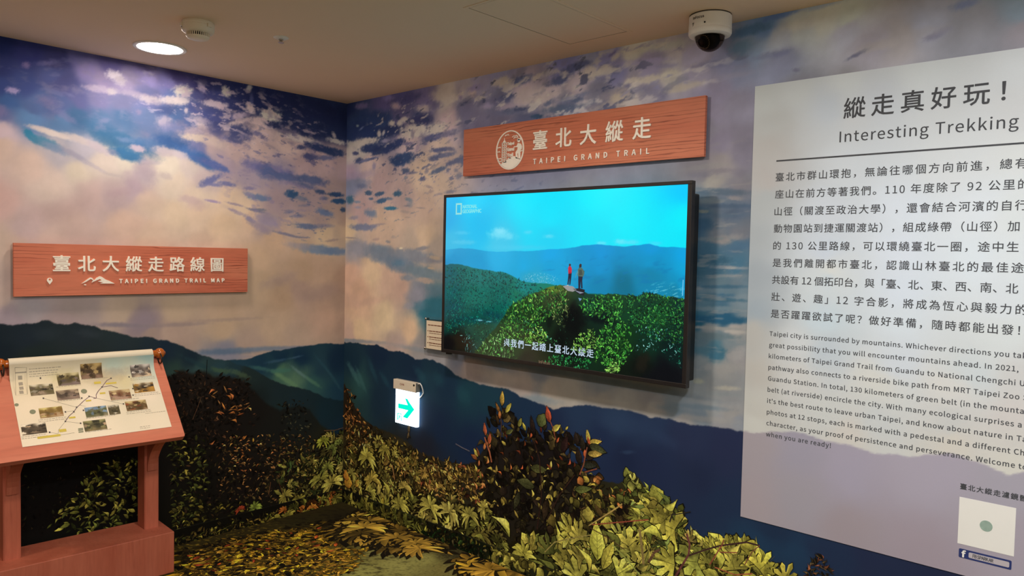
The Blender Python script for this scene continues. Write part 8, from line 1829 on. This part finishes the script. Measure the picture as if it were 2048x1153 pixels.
def ribbon(name, lines, w, m):
    ms = []
    for ln in lines:
        q = stroke_poly(ln, w); k = len(ln)
        me = bpy.data.meshes.new('r'); me.from_pydata([(p[0], p[1], 0) for p in q], [], [(i, i + 1, 2 * k - 2 - i, 2 * k - 1 - i) for i in range(k - 1)]); ms.append(me)
    me = join_meshes(ms, name); onto_board(me, 0.0005)
    absorb(sheet, me, m)
def patches(name, rects, m):
    ms = []
    for cx, cy, w, h in rects:
        me = bpy.data.meshes.new('r'); me.from_pydata([(cx - w / 2, cy - h / 2, 0), (cx + w / 2, cy - h / 2, 0), (cx + w / 2, cy + h / 2, 0), (cx - w / 2, cy + h / 2, 0)], [], [(0, 1, 2, 3)]); ms.append(me)
    me = join_meshes(ms, name); onto_board(me, 0.0007)
    absorb(sheet, me, m)
ribbon('trail_line', [[(-0.2368, 0.3829), (-0.2593, 0.372), (-0.2776, 0.3506), (-0.2891, 0.3353), (-0.3094, 0.3147), (-0.3233, 0.2934), (-0.3255, 0.2741), (-0.3386, 0.2746)], [(-0.3255, 0.2741), (-0.3519, 0.2895), (-0.3826, 0.2659), (-0.4028, 0.2464), (-0.4156, 0.2356), (-0.4322, 0.2128), (-0.4567, 0.1917), (-0.4747, 0.1667)], [(-0.2891, 0.3353), (-0.2483, 0.3381), (-0.2212, 0.3212)]], 0.0032, mat('trail_brown', lin((112, 84, 92)), 0.6, noise=0.05))
ribbon('leader_lines', [[(-0.541, 0.3043), (-0.4165, 0.2357)], [(-0.4747, 0.1667), (-0.4159, 0.1466)], [(-0.5451, 0.1198), (-0.514, 0.1066)], [(-0.4028, 0.2464), (-0.3787, 0.2352)], [(-0.3231, 0.2737), (-0.2181, 0.2259)], [(-0.4747, 0.1667), (-0.5084, 0.1267), (-0.514, 0.1066)], [(-0.5154, 0.0978), (-0.4493, 0.1013)], [(-0.466, 0.218), (-0.4313, 0.2177)], [(-0.6352, 0.4637), (-0.5898, 0.4612), (-0.5997, 0.335), (-0.6448, 0.3349), (-0.6352, 0.4637)]], 0.0012, mat('thin_grey_print', lin((120, 112, 100)), 0.6, noise=0.05))
def _ts(c, w, h): return (c[0], c[1], w * 0.00058, h * 0.00095)
patches('yellow_tags', [_ts((-0.3038, 0.3626), 52, 14), _ts((-0.2454, 0.3527), 84, 10), _ts((-0.2936, 0.2993), 42, 10), _ts((-0.3611, 0.2655), 40, 9), _ts((-0.4443, 0.1829), 46, 10), _ts((-0.4933, 0.1204), 50, 16), _ts((-0.5506, 0.0987), 155, 12)], mat('yellow_print', lin((206, 184, 70)), 0.6, noise=0.05))
_cap = []
for cx, cy, n_, w_ in [(-0.5794, 0.4548, 4, 200), (-0.4796, 0.3598, 1, 180), (-0.5835, 0.3954, 1, 0), (-0.5784, 0.1897, 2, 190), (-0.6538, 0.1136, 2, 160), (-0.4881, 0.2791, 1, 170), (-0.3702, 0.3888, 1, 190), (-0.154, 0.3696, 2, 190), (-0.1566, 0.2727, 2, 200), (-0.2637, 0.2489, 1, 190), (-0.2134, 0.1759, 2, 190), (-0.3885, 0.1683, 1, 200), (-0.4609, 0.087, 1, 0), (-0.4042, 0.0953, 1, 180), (-0.1303, 0.1565, 1, 150), (-0.1721, 0.085, 2, 70)]:
    for k in range(n_):
        x = cx; xe = cx + w_ * 0.00058
        while x < xe:
            ww = _rs.uniform(0.004, 0.014); _cap.append((x + ww / 2, cy - k * 0.0095, ww, 0.0022)); x += ww + 0.003
for q in ((-0.6129, 0.4457),): _cap.append((q[0], q[1], 0.045, 0.004))
for q in [(-0.6167, 0.425), (-0.6173, 0.3952), (-0.6179, 0.3713), (-0.621, 0.3491)]: _cap.append((q[0], q[1], 0.016, 0.017))
patches('caption_lines', _cap, mat('faint_grey_print', lin((158, 148, 130)), 0.6, noise=0.05))
_dots = [(*q, 0.006, 0.008) for q in [(-0.5451, 0.1198), (-0.4159, 0.1466), (-0.4747, 0.1667), (-0.4322, 0.2128), (-0.4165, 0.2357), (-0.2156, 0.2255), (-0.1624, 0.2701), (-0.1551, 0.3085), (-0.3866, 0.2839), (-0.3543, 0.2892), (-0.3919, 0.2149), (-0.4661, 0.2174), (-0.2395, 0.3819), (-0.2891, 0.3353), (-0.157, 0.3804), (-0.5363, 0.4154), (-0.541, 0.3043)]]
patches('map_dots', _dots, mat('dark_print', lin((70, 62, 58)), 0.6, noise=0.05))
bm = BM()
for q, r in (((-0.5932, 0.2376), 0.012), ((-0.6487, 0.2838), 0.008), ((-0.3703, 0.3208), 0.013)):
    add_prism(bm, [(q[0] + r * math.cos(a), q[1] + r * math.sin(a)) for a in [i * math.pi / 10 for i in range(20)]], 0.0004)
for k, q in enumerate(((-0.421, 0.1178), (-0.422, 0.11), (-0.4226, 0.1009))): add_prism(bm, [(q[0] - 0.010, q[1] - 0.003), (q[0] + 0.010, q[1] - 0.003), (q[0] + 0.010, q[1] + 0.003), (q[0] - 0.010, q[1] + 0.003)], 0.0004)
_me = bpy.data.meshes.new('round_stamps'); bm.to_mesh(_me); bm.free(); onto_board(_me, 0.0006); absorb(sheet, _me, mat('grey_green_stamp', lin((128, 132, 104)), 0.6, noise=0.2, nscale=200))
